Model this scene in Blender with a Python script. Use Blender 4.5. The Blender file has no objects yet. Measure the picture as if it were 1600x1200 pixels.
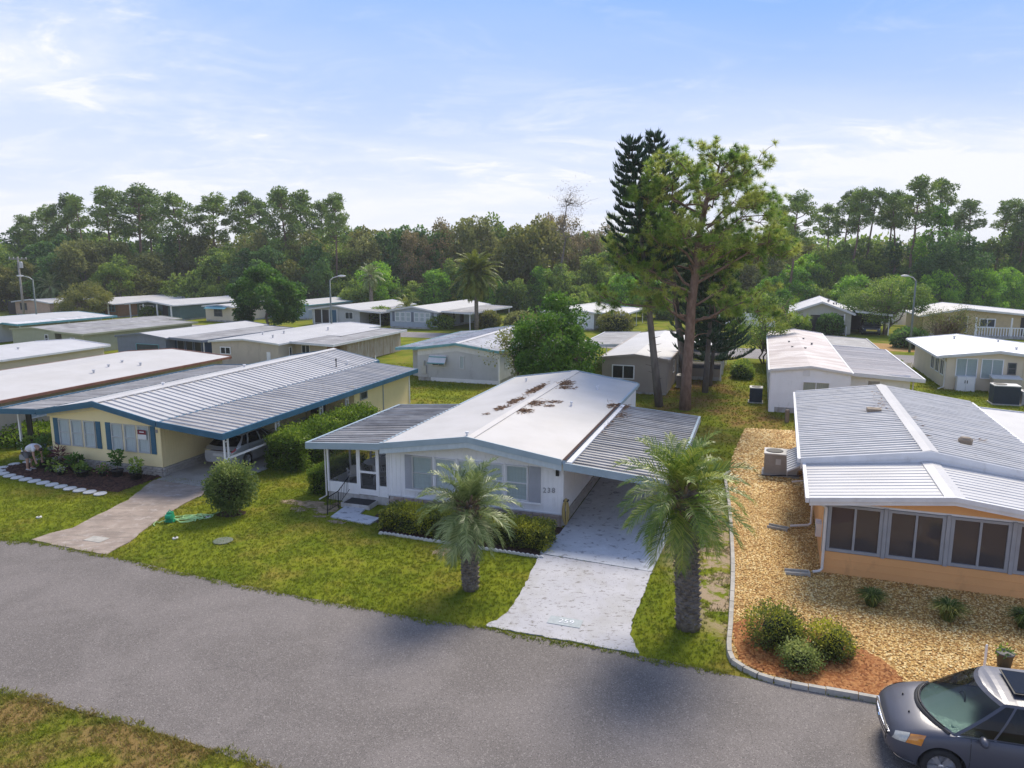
import bpy, bmesh, math, random
import numpy as np
from mathutils import Vector, Matrix
R = math.radians
SC = bpy.context.scene
COL = SC.collection
# ---------------------------------------------------------------- camera
cam_d = bpy.data.cameras.new('camera'); cam = bpy.data.objects.new('camera', cam_d); COL.objects.link(cam)
cam.location = (0, 0, 9.0); cam.rotation_euler = (R(90 - 9.866), 0, 0)
cam_d.sensor_width = 36; cam_d.lens = 25.875; cam_d.clip_start = .1; cam_d.clip_end = 6000
SC.camera = cam
SC.render.resolution_x = 1024; SC.render.resolution_y = 768
# ---------------------------------------------------------------- sky and sun
SUN_EL, SUN_AZ = 46.0, 27.0          # azimuth measured from +Y towards +X
W = bpy.data.worlds.new('World'); SC.world = W; W.use_nodes = True
nt = W.node_tree; N = nt.nodes; Lk = nt.links; N.clear()
def nd(t, **k):
    n = N.new(t)
    for a, b in k.items(): setattr(n, a, b)
    return n
def wmath(op, a, b=None, c=None):
    n = nd('ShaderNodeMath', operation=op)
    for i, v in enumerate((a, b, c)):
        if v is None: continue
        if isinstance(v, (int, float)): n.inputs[i].default_value = v
        else: Lk.new(v, n.inputs[i])
    return n.outputs[0]
sky = nd('ShaderNodeTexSky', sky_type='NISHITA'); sky.sun_disc = False
sky.sun_elevation = R(SUN_EL); sky.sun_rotation = R(SUN_AZ); sky.air_density = 1.0; sky.dust_density = .35; sky.ozone_density = 3.2; sky.altitude = 50
tc = nd('ShaderNodeTexCoord'); sep = nd('ShaderNodeSeparateXYZ'); Lk.new(tc.outputs['Generated'], sep.inputs[0])
den = wmath('ADD', wmath('MAXIMUM', sep.outputs[2], 0.0), 0.16)
px = wmath('DIVIDE', sep.outputs[0], den); py = wmath('DIVIDE', sep.outputs[1], den)
cmb = nd('ShaderNodeCombineXYZ'); Lk.new(px, cmb.inputs[0]); Lk.new(py, cmb.inputs[1])
def cloud(scale, stretch, lo, hi, seed, rough=.6, dist=.6, rot=0.0):
    mp = nd('ShaderNodeMapping'); mp.inputs['Scale'].default_value = stretch; mp.inputs['Location'].default_value = (seed, seed * .7, 0); mp.inputs['Rotation'].default_value = (0, 0, rot)
    Lk.new(cmb.outputs[0], mp.inputs[0])
    nz = nd('ShaderNodeTexNoise'); nz.inputs['Scale'].default_value = scale; nz.inputs['Detail'].default_value = 8; nz.inputs['Roughness'].default_value = rough; nz.inputs['Distortion'].default_value = dist
    Lk.new(mp.outputs[0], nz.inputs['Vector'])
    mr = nd('ShaderNodeMapRange', interpolation_type='SMOOTHSTEP'); mr.inputs['From Min'].default_value = lo; mr.inputs['From Max'].default_value = hi
    Lk.new(nz.outputs[0], mr.inputs[0]); return mr.outputs[0]
c1 = cloud(.62, (1, 1.25, 1), .46, .80, 4.3, .62, .5, .25)
c2 = cloud(2.1, (1, 1.5, 1), .47, .76, 11.7, .66, 1.0, -.35)
veil = cloud(.30, (1, 1.8, 1), .22, .74, 2.1, .5, .3)
m = wmath('MINIMUM', wmath('ADD', wmath('ADD', wmath('MULTIPLY', c1, .62), wmath('MULTIPLY', wmath('MULTIPLY', c2, wmath('ADD', c1, .22)), 1.05)), wmath('MULTIPLY', veil, .42)), 1.0)
hz = nd('ShaderNodeMapRange'); hz.inputs['From Min'].default_value = .0; hz.inputs['From Max'].default_value = .30; hz.inputs['To Min'].default_value = .80; hz.inputs['To Max'].default_value = 0.0
Lk.new(sep.outputs[2], hz.inputs[0])
mt = wmath('MINIMUM', wmath('ADD', wmath('MULTIPLY', m, .80), hz.outputs[0]), .95)
tn = nd('ShaderNodeMix', data_type='RGBA', blend_type='MULTIPLY'); tn.inputs[0].default_value = 1; Lk.new(sky.outputs[0], tn.inputs[6]); tn.inputs[7].default_value = (.80, .86, 1.0, 1)
dk = nd('ShaderNodeMix', data_type='RGBA', blend_type='DARKEN'); dk.inputs[0].default_value = 1; Lk.new(tn.outputs[2], dk.inputs[6]); dk.inputs[7].default_value = (1.05, 2.0, 4.5, 1)
mx = nd('ShaderNodeMix', data_type='RGBA'); Lk.new(mt, mx.inputs[0]); Lk.new(dk.outputs[2], mx.inputs[6]); mx.inputs[7].default_value = (4.0, 4.04, 4.2, 1)
bg = nd('ShaderNodeBackground'); bg.inputs[1].default_value = .104; Lk.new(mx.outputs[2], bg.inputs[0])
wo = nd('ShaderNodeOutputWorld'); Lk.new(bg.outputs[0], wo.inputs[0])
sd = bpy.data.lights.new('sun', 'SUN'); sun = bpy.data.objects.new('sun', sd); COL.objects.link(sun)
sd.energy = 2.05; sd.angle = R(22.0); sd.color = (1, .90, .74)
sv = Vector((math.sin(R(SUN_AZ)) * math.cos(R(SUN_EL)), math.cos(R(SUN_AZ)) * math.cos(R(SUN_EL)), math.sin(R(SUN_EL))))
sun.rotation_euler = sv.to_track_quat('Z', 'Y').to_euler(); sun.location = (30, 60, 60)
SC.view_settings.view_transform = 'Standard'; SC.view_settings.look = 'None'; SC.view_settings.gamma = 1
SC.view_settings.use_curve_mapping = False; SC.view_settings.exposure = 1.28
# ---------------------------------------------------------------- materials
MAT = {}
def srgb(r, g, b):
    f = lambda c: (c / 255 / 12.92) if c / 255 <= .04045 else ((c / 255 + .055) / 1.055) ** 2.4
    return (f(r), f(g), f(b), 1)
def _n(t, ty, **k):
    n = t.nodes.new(ty)
    for a, b in k.items(): setattr(n, a, b)
    return n
def _coord(t, kind, scale):
    if kind == 'POS':
        g = _n(t, 'ShaderNodeNewGeometry'); o = g.outputs['Position']
    else:
        g = _n(t, 'ShaderNodeTexCoord'); o = g.outputs['Object']
    mp = _n(t, 'ShaderNodeMapping'); mp.inputs['Scale'].default_value = scale
    t.links.new(o, mp.inputs[0]); return mp.outputs[0]
def _noise(t, vec, scale, detail=5, rough=.6, dist=0):
    n = _n(t, 'ShaderNodeTexNoise'); n.inputs['Scale'].default_value = scale; n.inputs['Detail'].default_value = detail
    n.inputs['Roughness'].default_value = rough; n.inputs['Distortion'].default_value = dist
    t.links.new(vec, n.inputs['Vector']); return n.outputs[0]
def _range(t, v, lo, hi, a=0, b=1):
    n = _n(t, 'ShaderNodeMapRange', interpolation_type='SMOOTHSTEP')
    n.inputs['From Min'].default_value = lo; n.inputs['From Max'].default_value = hi; n.inputs['To Min'].default_value = a; n.inputs['To Max'].default_value = b
    t.links.new(v, n.inputs[0]); return n.outputs[0]
def _mix(t, fac, a, b, mode='MIX'):
    n = _n(t, 'ShaderNodeMix', data_type='RGBA', blend_type=mode)
    for i, v in ((0, fac), (6, a), (7, b)):
        if isinstance(v, (int, float)): n.inputs[i].default_value = v
        elif isinstance(v, tuple): n.inputs[i].default_value = v
        else: t.links.new(v, n.inputs[i])
    return n.outputs[2]
def _mul(t, a, b, op='MULTIPLY'):
    n = _n(t, 'ShaderNodeMath', operation=op)
    for i, v in enumerate((a, b)):
        if isinstance(v, (int, float)): n.inputs[i].default_value = v
        else: t.links.new(v, n.inputs[i])
    return n.outputs[0]
def c4(c): return tuple(c) if len(c) == 4 else (c[0], c[1], c[2], 1)
def new_mat(name):
    m = bpy.data.materials.new(name); m.use_nodes = True; t = m.node_tree; t.nodes.clear()
    o = _n(t, 'ShaderNodeOutputMaterial'); p = _n(t, 'ShaderNodeBsdfPrincipled'); t.links.new(p.outputs[0], o.inputs[0])
    MAT[name] = m; return m, t, p, o
def mk(name, base, var=None, vs=2.5, rough=.65, spec=.3, metal=0, bump=0, bs=40, coord='OBJ', st=(1, 1, 1), layers=(), coat=0):
    """layers: (colour, noise scale, lo, hi, stretch, strength) stains laid over the base"""
    m, t, p, o = new_mat(name)
    v = _coord(t, coord, st); col = c4(base)
    if var is None: var = tuple(x * .86 for x in base[:3])
    col = _mix(t, _range(t, _noise(t, v, vs, 6), .3, .7), c4(base), c4(var))
    for i, (lc, ls, lo, hi, lst, k) in enumerate(layers):
        vv = _coord(t, coord, lst); nz = _noise(t, vv, ls, 7, .68, .3)
        col = _mix(t, _mul(t, _range(t, nz, lo - .05, hi - .08), k), col, c4(lc))
    t.links.new(col, p.inputs['Base Color']) if not isinstance(col, tuple) else None
    p.inputs['Roughness'].default_value = rough; p.inputs['Specular IOR Level'].default_value = spec; p.inputs['Metallic'].default_value = metal
    p.inputs['Coat Weight'].default_value = coat
    if bump:
        b = _n(t, 'ShaderNodeBump'); b.inputs['Strength'].default_value = bump; b.inputs['Distance'].default_value = .02
        t.links.new(_noise(t, _coord(t, coord, (1, 1, 1)), bs, 4), b.inputs['Height']); t.links.new(b.outputs[0], p.inputs['Normal'])
    return m
def leafmat(name, lo, mid, hi, trans=.42, rough=.5, patch=.35, spec=.25):
    """colour from the per-leaf attribute 'tint' with slow variation from place to place"""
    m, t, p, o = new_mat(name)
    a = _n(t, 'ShaderNodeAttribute', attribute_name='tint')
    g = _n(t, 'ShaderNodeNewGeometry'); nz = _noise(t, g.outputs['Position'], .9, 3)
    oi = _n(t, 'ShaderNodeObjectInfo')
    f = _mul(t, a.outputs['Fac'], _mul(t, _range(t, nz, .25, .75, -patch, patch), _mul(t, _mul(t, oi.outputs['Random'], -.5, 'ADD'), .35), 'ADD'), 'ADD')
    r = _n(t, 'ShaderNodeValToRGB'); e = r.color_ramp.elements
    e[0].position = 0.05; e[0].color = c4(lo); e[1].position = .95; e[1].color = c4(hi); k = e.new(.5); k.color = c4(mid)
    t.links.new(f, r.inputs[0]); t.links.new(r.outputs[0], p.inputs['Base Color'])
    p.inputs['Roughness'].default_value = rough; p.inputs['Specular IOR Level'].default_value = spec
    tr = _n(t, 'ShaderNodeBsdfTranslucent'); t.links.new(r.outputs[0], tr.inputs[0])
    ms = _n(t, 'ShaderNodeMixShader'); ms.inputs[0].default_value = trans
    t.links.new(p.outputs[0], ms.inputs[1]); t.links.new(tr.outputs[0], ms.inputs[2]); t.links.new(ms.outputs[0], o.inputs[0])
    return m
def glassmat(name, tint, trans=.6, rough=.04):
    m, t, p, o = new_mat(name)
    p.inputs['Base Color'].default_value = (.02, .02, .022, 1); p.inputs['Roughness'].default_value = rough; p.inputs['Specular IOR Level'].default_value = .6
    tb = _n(t, 'ShaderNodeBsdfTransparent'); tb.inputs[0].default_value = c4(tint)
    ms = _n(t, 'ShaderNodeMixShader'); ms.inputs[0].default_value = trans
    t.links.new(p.outputs[0], ms.inputs[1]); t.links.new(tb.outputs[0], ms.inputs[2]); t.links.new(ms.outputs[0], o.inputs[0])
    return m
def screenmat(name, dens):
    m, t, p, o = new_mat(name)
    p.inputs['Base Color'].default_value = (.035, .035, .035, 1); p.inputs['Roughness'].default_value = .8
    tb = _n(t, 'ShaderNodeBsdfTransparent'); ms = _n(t, 'ShaderNodeMixShader'); ms.inputs[0].default_value = 1 - dens
    t.links.new(p.outputs[0], ms.inputs[1]); t.links.new(tb.outputs[0], ms.inputs[2]); t.links.new(ms.outputs[0], o.inputs[0])
    return m
GREY = (.30, .28, .27)
DIRT = (.085, .072, .06)
mk('white_paint', (.86, .85, .85), (.80, .79, .79), rough=.5)
mk('white_siding', (.88, .87, .87), (.82, .81, .81), vs=1.2, rough=.5, layers=[((.42, .40, .37), 3, .60, .82, (1, 1, .35), .35)])
mk('white_roof', (.53, .51, .49), (.475, .455, .43), vs=.7, rough=.6, layers=[((.52, .49, .45), 1.6, .55, .8, (1, .35, 1), .5), ((.34, .30, .26), 7, .68, .84, (1, 1, 1), .45)])
mk('white_roof_b', (.51, .50, .49), (.45, .44, .43), vs=.5, rough=.55, layers=[((.50, .48, .46), 1.1, .56, .84, (.4, 1, 1), .5)])
mk('white_metal_roof', (.55, .535, .52), (.485, .47, .455), vs=.6, rough=.42, layers=[((.42, .40, .38), 2.2, .56, .82, (.5, 3, 1), .45)])
mk('weathered_white_roof', (.70, .69, .69), (.60, .59, .59), vs=.6, rough=.5, layers=[((.22, .20, .19), 1.1, .47, .72, (.5, 2.2, 1), .6), ((.10, .08, .07), 4, .62, .8, (.6, 3, 1), .7)])
mk('dirty_pan_roof', (.42, .405, .39), (.30, .285, .27), vs=1.0, rough=.6, layers=[((.13, .12, .11), 1.6, .46, .74, (.35, 3.4, 1), .6), ((.52, .50, .48), 2.4, .56, .78, (.4, 4, 1), .5)])
mk('grey_flat_roof', (.33, .325, .325), (.25, .245, .245), vs=.7, rough=.7, layers=[((.12, .11, .105), .9, .48, .75, (.5, 1, 1), .6), ((.62, .61, .6), 1.3, .62, .8, (1, .4, 1), .6)])
mk('pink_stained_roof', (.60, .56, .55), (.50, .45, .44), vs=.5, rough=.55, layers=[((.30, .23, .22), .7, .42, .7, (.5, 1.6, 1), .7), ((.11, .08, .075), 5, .66, .8, (1, 2, 1), .8)])
mk('rib_cream', (.64, .615, .58), (.55, .53, .50), vs=1.2, rough=.5, layers=[((.25, .22, .19), 2, .58, .8, (.6, 3, 1), .5)])
mk('bluegrey_trim', (.36, .44, .49), (.30, .38, .43), vs=1.5, rough=.45)
mk('bluegrey_pale', (.54, .60, .63), (.47, .53, .56), vs=1.5, rough=.5, st=(6, 1, 1))
mk('blue_trim', (.045, .14, .22), (.035, .11, .18), vs=1.5, rough=.4)
mk('teal_trim', (.16, .38, .42), (.12, .30, .34), rough=.45)
mk('white_trim', (.73, .73, .74), (.64, .64, .65), vs=2, rough=.42, layers=[((.35, .32, .3), 3, .6, .8, (1, 1, .4), .35)])
mk('brown_trim', (.30, .14, .09), (.22, .10, .07), rough=.5)
mk('grey_trim', (.34, .35, .37), rough=.5)
mk('yellow_siding', (.88, .74, .42), (.82, .69, .38), vs=.9, rough=.55)
mk('cream_board', (.76, .66, .45), rough=.55)
mk('orange_siding', (.80, .425, .175), (.73, .385, .155), vs=.8, rough=.55, layers=[((.40, .20, .09), 2.4, .58, .85, (1, 1, .5), .35)])
mk('grey_siding', (.55, .55, .545), (.49, .49, .485), vs=.8, rough=.6, layers=[((.22, .22, .21), 2.0, .58, .8, (1, 1, .4), .35)])
mk('taupe_siding', (.38, .325, .275), (.34, .29, .25), vs=.8, rough=.6)
mk('beige_siding', (.56, .48, .385), (.50, .43, .345), vs=.8, rough=.6, layers=[((.25, .2, .16), 1.8, .55, .8, (1, 1, .4), .35)])
mk('rust_siding', (.56, .50, .43), (.40, .30, .21), vs=1.5, rough=.6, st=(2, 2, .5), layers=[((.33, .17, .08), 2.5, .52, .75, (2, 2, .35), .6)])
mk('olive_siding', (.40, .40, .28), (.36, .36, .25), rough=.6)
mk('navy_siding', (.045, .075, .135), (.038, .062, .11), rough=.55)
mk('slate_siding', (.19, .215, .26), rough=.6)
mk('teal_siding', (.12, .19, .19), rough=.6)
mk('pink_siding', (.60, .42, .31), rough=.6)
mk('bluegrey_siding', (.43, .48, .55), (.39, .44, .50), rough=.6)
mk('sage_siding', (.50, .48, .39), (.45, .43, .35), rough=.6)
mk('cream_siding', (.74, .63, .48), (.67, .57, .43), vs=.8, rough=.6)
mk('lightsand_siding', (.60, .47, .27), rough=.6)
mk('terracotta_siding', (.34, .19, .11), rough=.6)
mk('skirt_grey', (.48, .47, .46), (.38, .36, .34), vs=3, rough=.75, layers=[((.2, .17, .14), 3, .5, .75, (1, 1, .4), .5)])
mk('brick', (.44, .36, .315), (.30, .225, .19), vs=2.2, rough=.85, bump=.4, bs=60, layers=[((.60, .56, .52), 3, .55, .75, (1, 1, 1), .6)])
mk('brick_pale', (.46, .43, .39), (.34, .31, .28), vs=3, rough=.85, bump=.4, bs=60)
mk('mortar', (.50, .47, .44), rough=.9)
mk('concrete', (.42, .40, .37), (.33, .31, .285), vs=2.0, rough=.85, bump=.2, bs=50, layers=[((.2, .18, .15), 1.6, .52, .78, (1, 1, 1), .5)])
mk('curb_concrete', (.46, .43, .38), (.34, .32, .28), vs=4, rough=.85, bump=.3, bs=50)
mk('stone_white', (.66, .64, .60), (.56, .54, .5), vs=6, rough=.8, bump=.3)
mk('dark_interior', (.06, .055, .05), rough=.9)
mk('curtain', (.74, .75, .75), (.62, .64, .64), vs=6, rough=.85, st=(6, 1, .15))
mk('blind', (.60, .64, .63), (.50, .54, .53), vs=3, rough=.8, st=(.2, 1, 14))
mk('dark_blind', (.07, .075, .08), (.11, .115, .12), vs=2, rough=.7, st=(1, 1, 6))
mk('grey_shutter', (.40, .41, .45), (.35, .36, .39), rough=.55)
mk('alu', (.55, .56, .58), rough=.4, metal=.3)
mk('bronze_alu', (.22, .21, .21), rough=.45, metal=.2)
glassmat('glass', (.93, .98, .98), .84); glassmat('dark_glass', (.30, .28, .28), .45); MAT['dark_glass'].node_tree.nodes['Principled BSDF'].inputs['Base Color'].default_value = (.13, .115, .115, 1)
screenmat('screen', .40); screenmat('dense_screen', .72)
mk('black_metal', (.02, .02, .02), rough=.45); mk('black_plastic', (.022, .022, .024), (.03, .03, .032), rough=.55)
mk('rubber_mat', (.028, .03, .03), (.045, .045, .045), vs=20, rough=.8)
mk('paint_slab', (.52, .53, .55), (.45, .46, .485), vs=1.1, rough=.7, bump=.12, bs=40, layers=[((.15, .15, .16), 4.0, .60, .72, (1, 1, 1), .8), ((.62, .63, .65), 1.6, .55, .75, (1, 1, 1), .5)])
mk('paint_drive', (.445, .44, .46), (.39, .385, .41), vs=1.0, rough=.7, bump=.12, bs=40, layers=[((.34, .33, .32), 1.2, .50, .74, (1, .6, 1), .6), ((.16, .145, .13), 5.0, .615, .71, (1, 1.8, 1), .8), ((.10, .09, .08), 13, .655, .73, (1, 1, 1), .7)])
mk('old_drive', (.37, .30, .245), (.27, .215, .175), vs=1.6, rough=.88, bump=.2, bs=50, layers=[((.20, .165, .135), 1.6, .48, .72, (.5, 2.2, 1), .65), ((.50, .45, .41), 2.4, .58, .76, (1, 1, 1), .5), ((.14, .12, .10), 7, .62, .76, (.6, 1.6, 1), .5)])
mk('bark', (.105, .078, .058), (.20, .165, .135), vs=3, rough=.9, bump=.8, bs=14, st=(1, 1, .3))
mk('pine_bark', (.15, .092, .066), (.25, .17, .13), vs=5, rough=.9, bump=.9, bs=12, st=(1, 1, .4))
mk('grey_bark', (.10, .086, .072), (.19, .165, .14), vs=3, rough=.9, bump=.6, bs=12, st=(1, 1, .3))
mk('palm_bark', (.12, .096, .076), (.26, .225, .19), vs=5, rough=.95, bump=.8, bs=30)
mk('palm_boot', (.15, .095, .06), (.26, .185, .12), vs=6, rough=.95)
mk('core_green', (.016, .024, .009), (.026, .034, .014), rough=.95)
mk('timber', (.27, .22, .17), (.2, .16, .12), rough=.85, st=(1, 1, .1), vs=6)
mk('lamp_pole', (.17, .20, .18), rough=.6); mk('lamp_head', (.6, .6, .58), rough=.4)
mk('pole_wood', (.34, .32, .29), (.26, .24, .22), rough=.85)
mk('ac_dark', (.035, .05, .07), (.03, .042, .06), rough=.5); mk('ac_beige', (.40, .36, .315), (.33, .30, .26), rough=.55); mk('ac_top', (.62, .61, .58), rough=.5)
mk('pvc', (.72, .69, .65), (.62, .59, .55), rough=.45)
mk('hose_green', (.50, .74, .34), (.42, .64, .28), rough=.45); mk('reel_green', (.02, .30, .15), rough=.4)
mk('hose_tan', (.44, .33, .12), (.34, .25, .09), rough=.6)
mk('manhole', (.11, .14, .10), (.16, .17, .13), vs=12, rough=.8)
mk('needle_litter', (.20, .115, .065), (.30, .19, .115), vs=20, rough=.95)
mk('pot_black', (.02, .022, .026), rough=.5); mk('pot_white', (.66, .66, .66), rough=.5); mk('pot_grey', (.11, .11, .115), rough=.6)
mk('skin', (.50, .29, .205), rough=.5); mk('shirt', (.74, .72, .74), rough=.8); mk('hair', (.055, .04, .03), rough=.6); mk('shorts', (.16, .16, .18), rough=.8); mk('shoe', (.6, .6, .6), rough=.6)
mk('sign_red', (.20, .025, .045), rough=.4); mk('sign_white', (.75, .75, .75), rough=.4)
mk('plate_grey', (.40, .44, .45), (.34, .37, .38), vs=8, rough=.75); mk('number_dark', (.30, .30, .31), rough=.5); mk('number_white', (.74, .75, .76), rough=.6)
leafmat('leaf_hedge', (0.063, 0.119, 0.014), (0.140, 0.231, 0.025), (0.280, 0.364, 0.042))
leafmat('leaf_hedge_mixed', (0.062, 0.089, 0.030), (0.179, 0.221, 0.042), (0.546, 0.526, 0.053))
leafmat('leaf_bright', (.036, .10, .016), (.075, .18, .024), (.155, .29, .04))
leafmat('leaf_bush', (0.084, 0.137, 0.038), (0.199, 0.263, 0.062), (0.420, 0.473, 0.148))
leafmat('leaf_dark', (0.051, 0.116, 0.031), (0.100, 0.206, 0.051), (0.195, 0.335, 0.072))
leafmat('leaf_mid', (0.091, 0.169, 0.037), (0.195, 0.295, 0.051), (0.374, 0.471, 0.077))
leafmat('leaf_olive', (0.106, 0.130, 0.041), (0.206, 0.230, 0.068), (0.312, 0.325, 0.104))
leafmat('leaf_yellow', (.095, .125, .028), (.18, .205, .045), (.29, .28, .07))
leafmat('leaf_rust', (0.138, 0.131, 0.056), (0.250, 0.206, 0.094), (0.350, 0.263, 0.125))
leafmat('leaf_vine', (0.071, 0.173, 0.026), (0.161, 0.353, 0.037), (0.355, 0.588, 0.051))
leafmat('leaf_lime', (.06, .12, .01), (.15, .26, .02), (.30, .40, .04))
leafmat('leaf_burgundy', (0.105, 0.035, 0.044), (0.210, 0.070, 0.079), (0.350, 0.158, 0.123))
leafmat('flower_white', (.6, .6, .58), (.7, .7, .68), (.75, .74, .7)); leafmat('flower_pink', (.6, .2, .25), (.7, .35, .4), (.75, .5, .5))
leafmat('needle_pine', (.10, .18, .030), (.22, .36, .055), (.46, .50, .11), trans=.5)
leafmat('needle_far', (0.091, 0.152, 0.041), (0.170, 0.268, 0.055), (0.302, 0.402, 0.077), trans=.2)
leafmat('norfolk', (.022, .052, .030), (.044, .098, .050), (.085, .15, .07), trans=.15)
leafmat('palm_silver', (.085, .125, .036), (.20, .265, .082), (.40, .45, .19), trans=.25, rough=.4, spec=.4)
leafmat('palm_green', (.07, .13, .016), (.17, .26, .034), (.40, .43, .08), trans=.25, rough=.4, spec=.4)
leafmat('palm_date', (.07, .105, .02), (.16, .205, .03), (.30, .32, .06), trans=.35)
leafmat('ornamental_grass', (.07, .11, .02), (.15, .21, .04), (.34, .34, .10))
leafmat('bare_twig', (.17, .12, .075), (.26, .185, .105), (.36, .27, .13), trans=.15)
# ground materials -------------------------------------------------------------
def grass_color(t, bright=1.0):
    g = _n(t, 'ShaderNodeNewGeometry'); pos = g.outputs['Position']
    def nz(s, d=5, r=.6, off=0):
        mp = _n(t, 'ShaderNodeMapping'); mp.inputs['Location'].default_value = (off, off * .6, 0); t.links.new(pos, mp.inputs[0]); return _noise(t, mp.outputs[0], s, d, r, .2)
    k = bright
    col = _mix(t, _range(t, nz(.55, 6), .33, .66), (.086 * k, .118 * k, .008 * k, 1), (.160 * k, .182 * k, .013 * k, 1))
    col = _mix(t, _mul(t, _range(t, nz(.40, 7, .68, 31), .47, .70), .7), col, (.225 * k, .165 * k, .038 * k, 1))
    col = _mix(t, _mul(t, _range(t, nz(1.7, 6, .7, 57), .54, .74), .6), col, (.060 * k, .085 * k, .009 * k, 1))
    col = _mix(t, _mul(t, _range(t, nz(9, 4, .7, 5), .5, .75), .4), col, (.24 * k, .215 * k, .04 * k, 1))
    sv_ = _n(t, 'ShaderNodeSeparateXYZ'); t.links.new(pos, sv_.inputs[0]); col = _mix(t, _mul(t, _range(t, _mul(t, sv_.outputs[1], _mul(t, sv_.outputs[0], .5), 'ADD'), 11.5, 9.0), _range(t, nz(.8, 6, .65, 91), .36, .6)), col, (.20 * k, .135 * k, .05 * k, 1))
    # worn sandy strip beside the carport slab and the brown ground of the yard under the pines
    sx = _n(t, 'ShaderNodeSeparateXYZ'); t.links.new(pos, sx.inputs[0])
    a = _mul(t, _range(t, sx.outputs[0], 4.2, 5.3), _range(t, sx.outputs[0], 9.4, 6.6))
    b = _mul(t, _range(t, sx.outputs[1], 15.3, 17.5), _range(t, sx.outputs[1], 27, 24))
    col = _mix(t, _mul(t, _mul(t, a, b), _range(t, nz(1.5, 6, .7, 77), .44, .54)), col, (.36, .27, .18, 1))
    a2 = _mul(t, _range(t, sx.outputs[0], 6.5, 9.5), _range(t, sx.outputs[0], 17, 14)); b2 = _mul(t, _range(t, sx.outputs[1], 34, 40), _range(t, sx.outputs[1], 60, 52))
    col = _mix(t, _mul(t, _mul(t, a2, b2), _range(t, nz(.35, 6, .7, 13), .38, .62)), col, (.215, .125, .045, 1))
    return col
m_, t_, p_, o_ = new_mat('grass_ground'); t_.links.new(grass_color(t_, 1.15), p_.inputs['Base Color']); p_.inputs['Roughness'].default_value = .95; p_.inputs['Specular IOR Level'].default_value = .05
b_ = _n(t_, 'ShaderNodeBump'); b_.inputs['Strength'].default_value = .6; b_.inputs['Distance'].default_value = .05
t_.links.new(_noise(t_, _coord(t_, 'POS', (1, 1, 1)), 16, 5, .7), b_.inputs['Height']); t_.links.new(b_.outputs[0], p_.inputs['Normal'])
m_, t_, p_, o_ = new_mat('grass_blade'); gc_ = grass_color(t_, 1.5)
at_ = _n(t_, 'ShaderNodeAttribute', attribute_name='tint'); gc_ = _mix(t_, _range(t_, at_.outputs['Fac'], 0, 1, 0, .55), gc_, (.34, .36, .05, 1))
t_.links.new(gc_, p_.inputs['Base Color']); p_.inputs['Roughness'].default_value = .7; p_.inputs['Specular IOR Level'].default_value = .15
tr_ = _n(t_, 'ShaderNodeBsdfTranslucent'); t_.links.new(gc_, tr_.inputs[0]); ms_ = _n(t_, 'ShaderNodeMixShader'); ms_.inputs[0].default_value = .3
t_.links.new(p_.outputs[0], ms_.inputs[1]); t_.links.new(tr_.outputs[0], ms_.inputs[2]); t_.links.new(ms_.outputs[0], o_.inputs[0])
def asphalt(name, a, b, sp):
    m, t, p, o = new_mat(name); v = _coord(t, 'POS', (1, 1, 1))
    col = _mix(t, _range(t, _noise(t, v, .35, 6, .65, .4), .38, .62), c4(a), c4(b))
    col = _mix(t, _mul(t, _range(t, _noise(t, _coord(t, 'POS', (.5, 1.2, 1)), 1.1, 6, .7, .5), .58, .75), .3), col, (.07, .066, .066, 1))
    col = _mix(t, _mul(t, _range(t, _noise(t, v, 36, 2, .6), .53, .68), .5), col, c4(sp))
    col = _mix(t, _mul(t, _range(t, _noise(t, _coord(t, 'POS', (1, 1, 3)), 47, 2, .6), .56, .68), .75), col, (.035, .033, .034, 1))
    vo = _n(t, 'ShaderNodeTexVoronoi', feature='DISTANCE_TO_EDGE'); vo.inputs['Scale'].default_value = .16
    mpw = _n(t, 'ShaderNodeVectorMath', operation='ADD'); nzc = _n(t, 'ShaderNodeTexNoise'); nzc.inputs['Scale'].default_value = .8; nzc.inputs['Detail'].default_value = 6
    t.links.new(v, nzc.inputs['Vector']); t.links.new(v, mpw.inputs[0]); t.links.new(nzc.outputs[1], mpw.inputs[1]); t.links.new(mpw.outputs[0], vo.inputs['Vector'])
    crack = _mul(t, _range(t, vo.outputs[0], .0012, .0035, 1, 0), _range(t, _noise(t, v, .25, 2), .52, .62))
    col = _mix(t, _mul(t, crack, .22), col, (.04, .038, .036, 1))
    t.links.new(col, p.inputs['Base Color']); p.inputs['Roughness'].default_value = .85; p.inputs['Specular IOR Level'].default_value = .25
    bu = _n(t, 'ShaderNodeBump'); bu.inputs['Strength'].default_value = .5; bu.inputs['Distance'].default_value = .012
    t.links.new(_noise(t, v, 45, 3), bu.inputs['Height']); t.links.new(bu.outputs[0], p.inputs['Normal'])
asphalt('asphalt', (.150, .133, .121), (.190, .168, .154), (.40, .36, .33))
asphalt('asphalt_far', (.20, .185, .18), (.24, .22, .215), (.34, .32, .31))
mk('gravel_base', (.40, .235, .075), (.28, .155, .05), vs=9, rough=.95, bump=.6, bs=50, coord='POS')
mk('mulch_base', (.20, .075, .028), (.13, .045, .018), vs=9, rough=.95, bump=.6, bs=50, coord='POS')
mk('dark_mulch', (.062, .030, .022), (.04, .02, .015), vs=9, rough=.95, bump=.8, bs=40, coord='POS')
mk('sand', (.40, .30, .21), (.24, .17, .10), vs=3, rough=.95, bump=.4, bs=30, coord='POS', layers=[((.12, .10, .03), 4, .5, .68, (1, 1, 1), .8)])
leafmat('pebble', (.36, .18, .045), (.64, .40, .12), (.82, .66, .34), trans=0, rough=.7, patch=.12)
leafmat('chip', (.13, .038, .010), (.25, .085, .020), (.40, .18, .06), trans=0, rough=.85, patch=.12)
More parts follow.
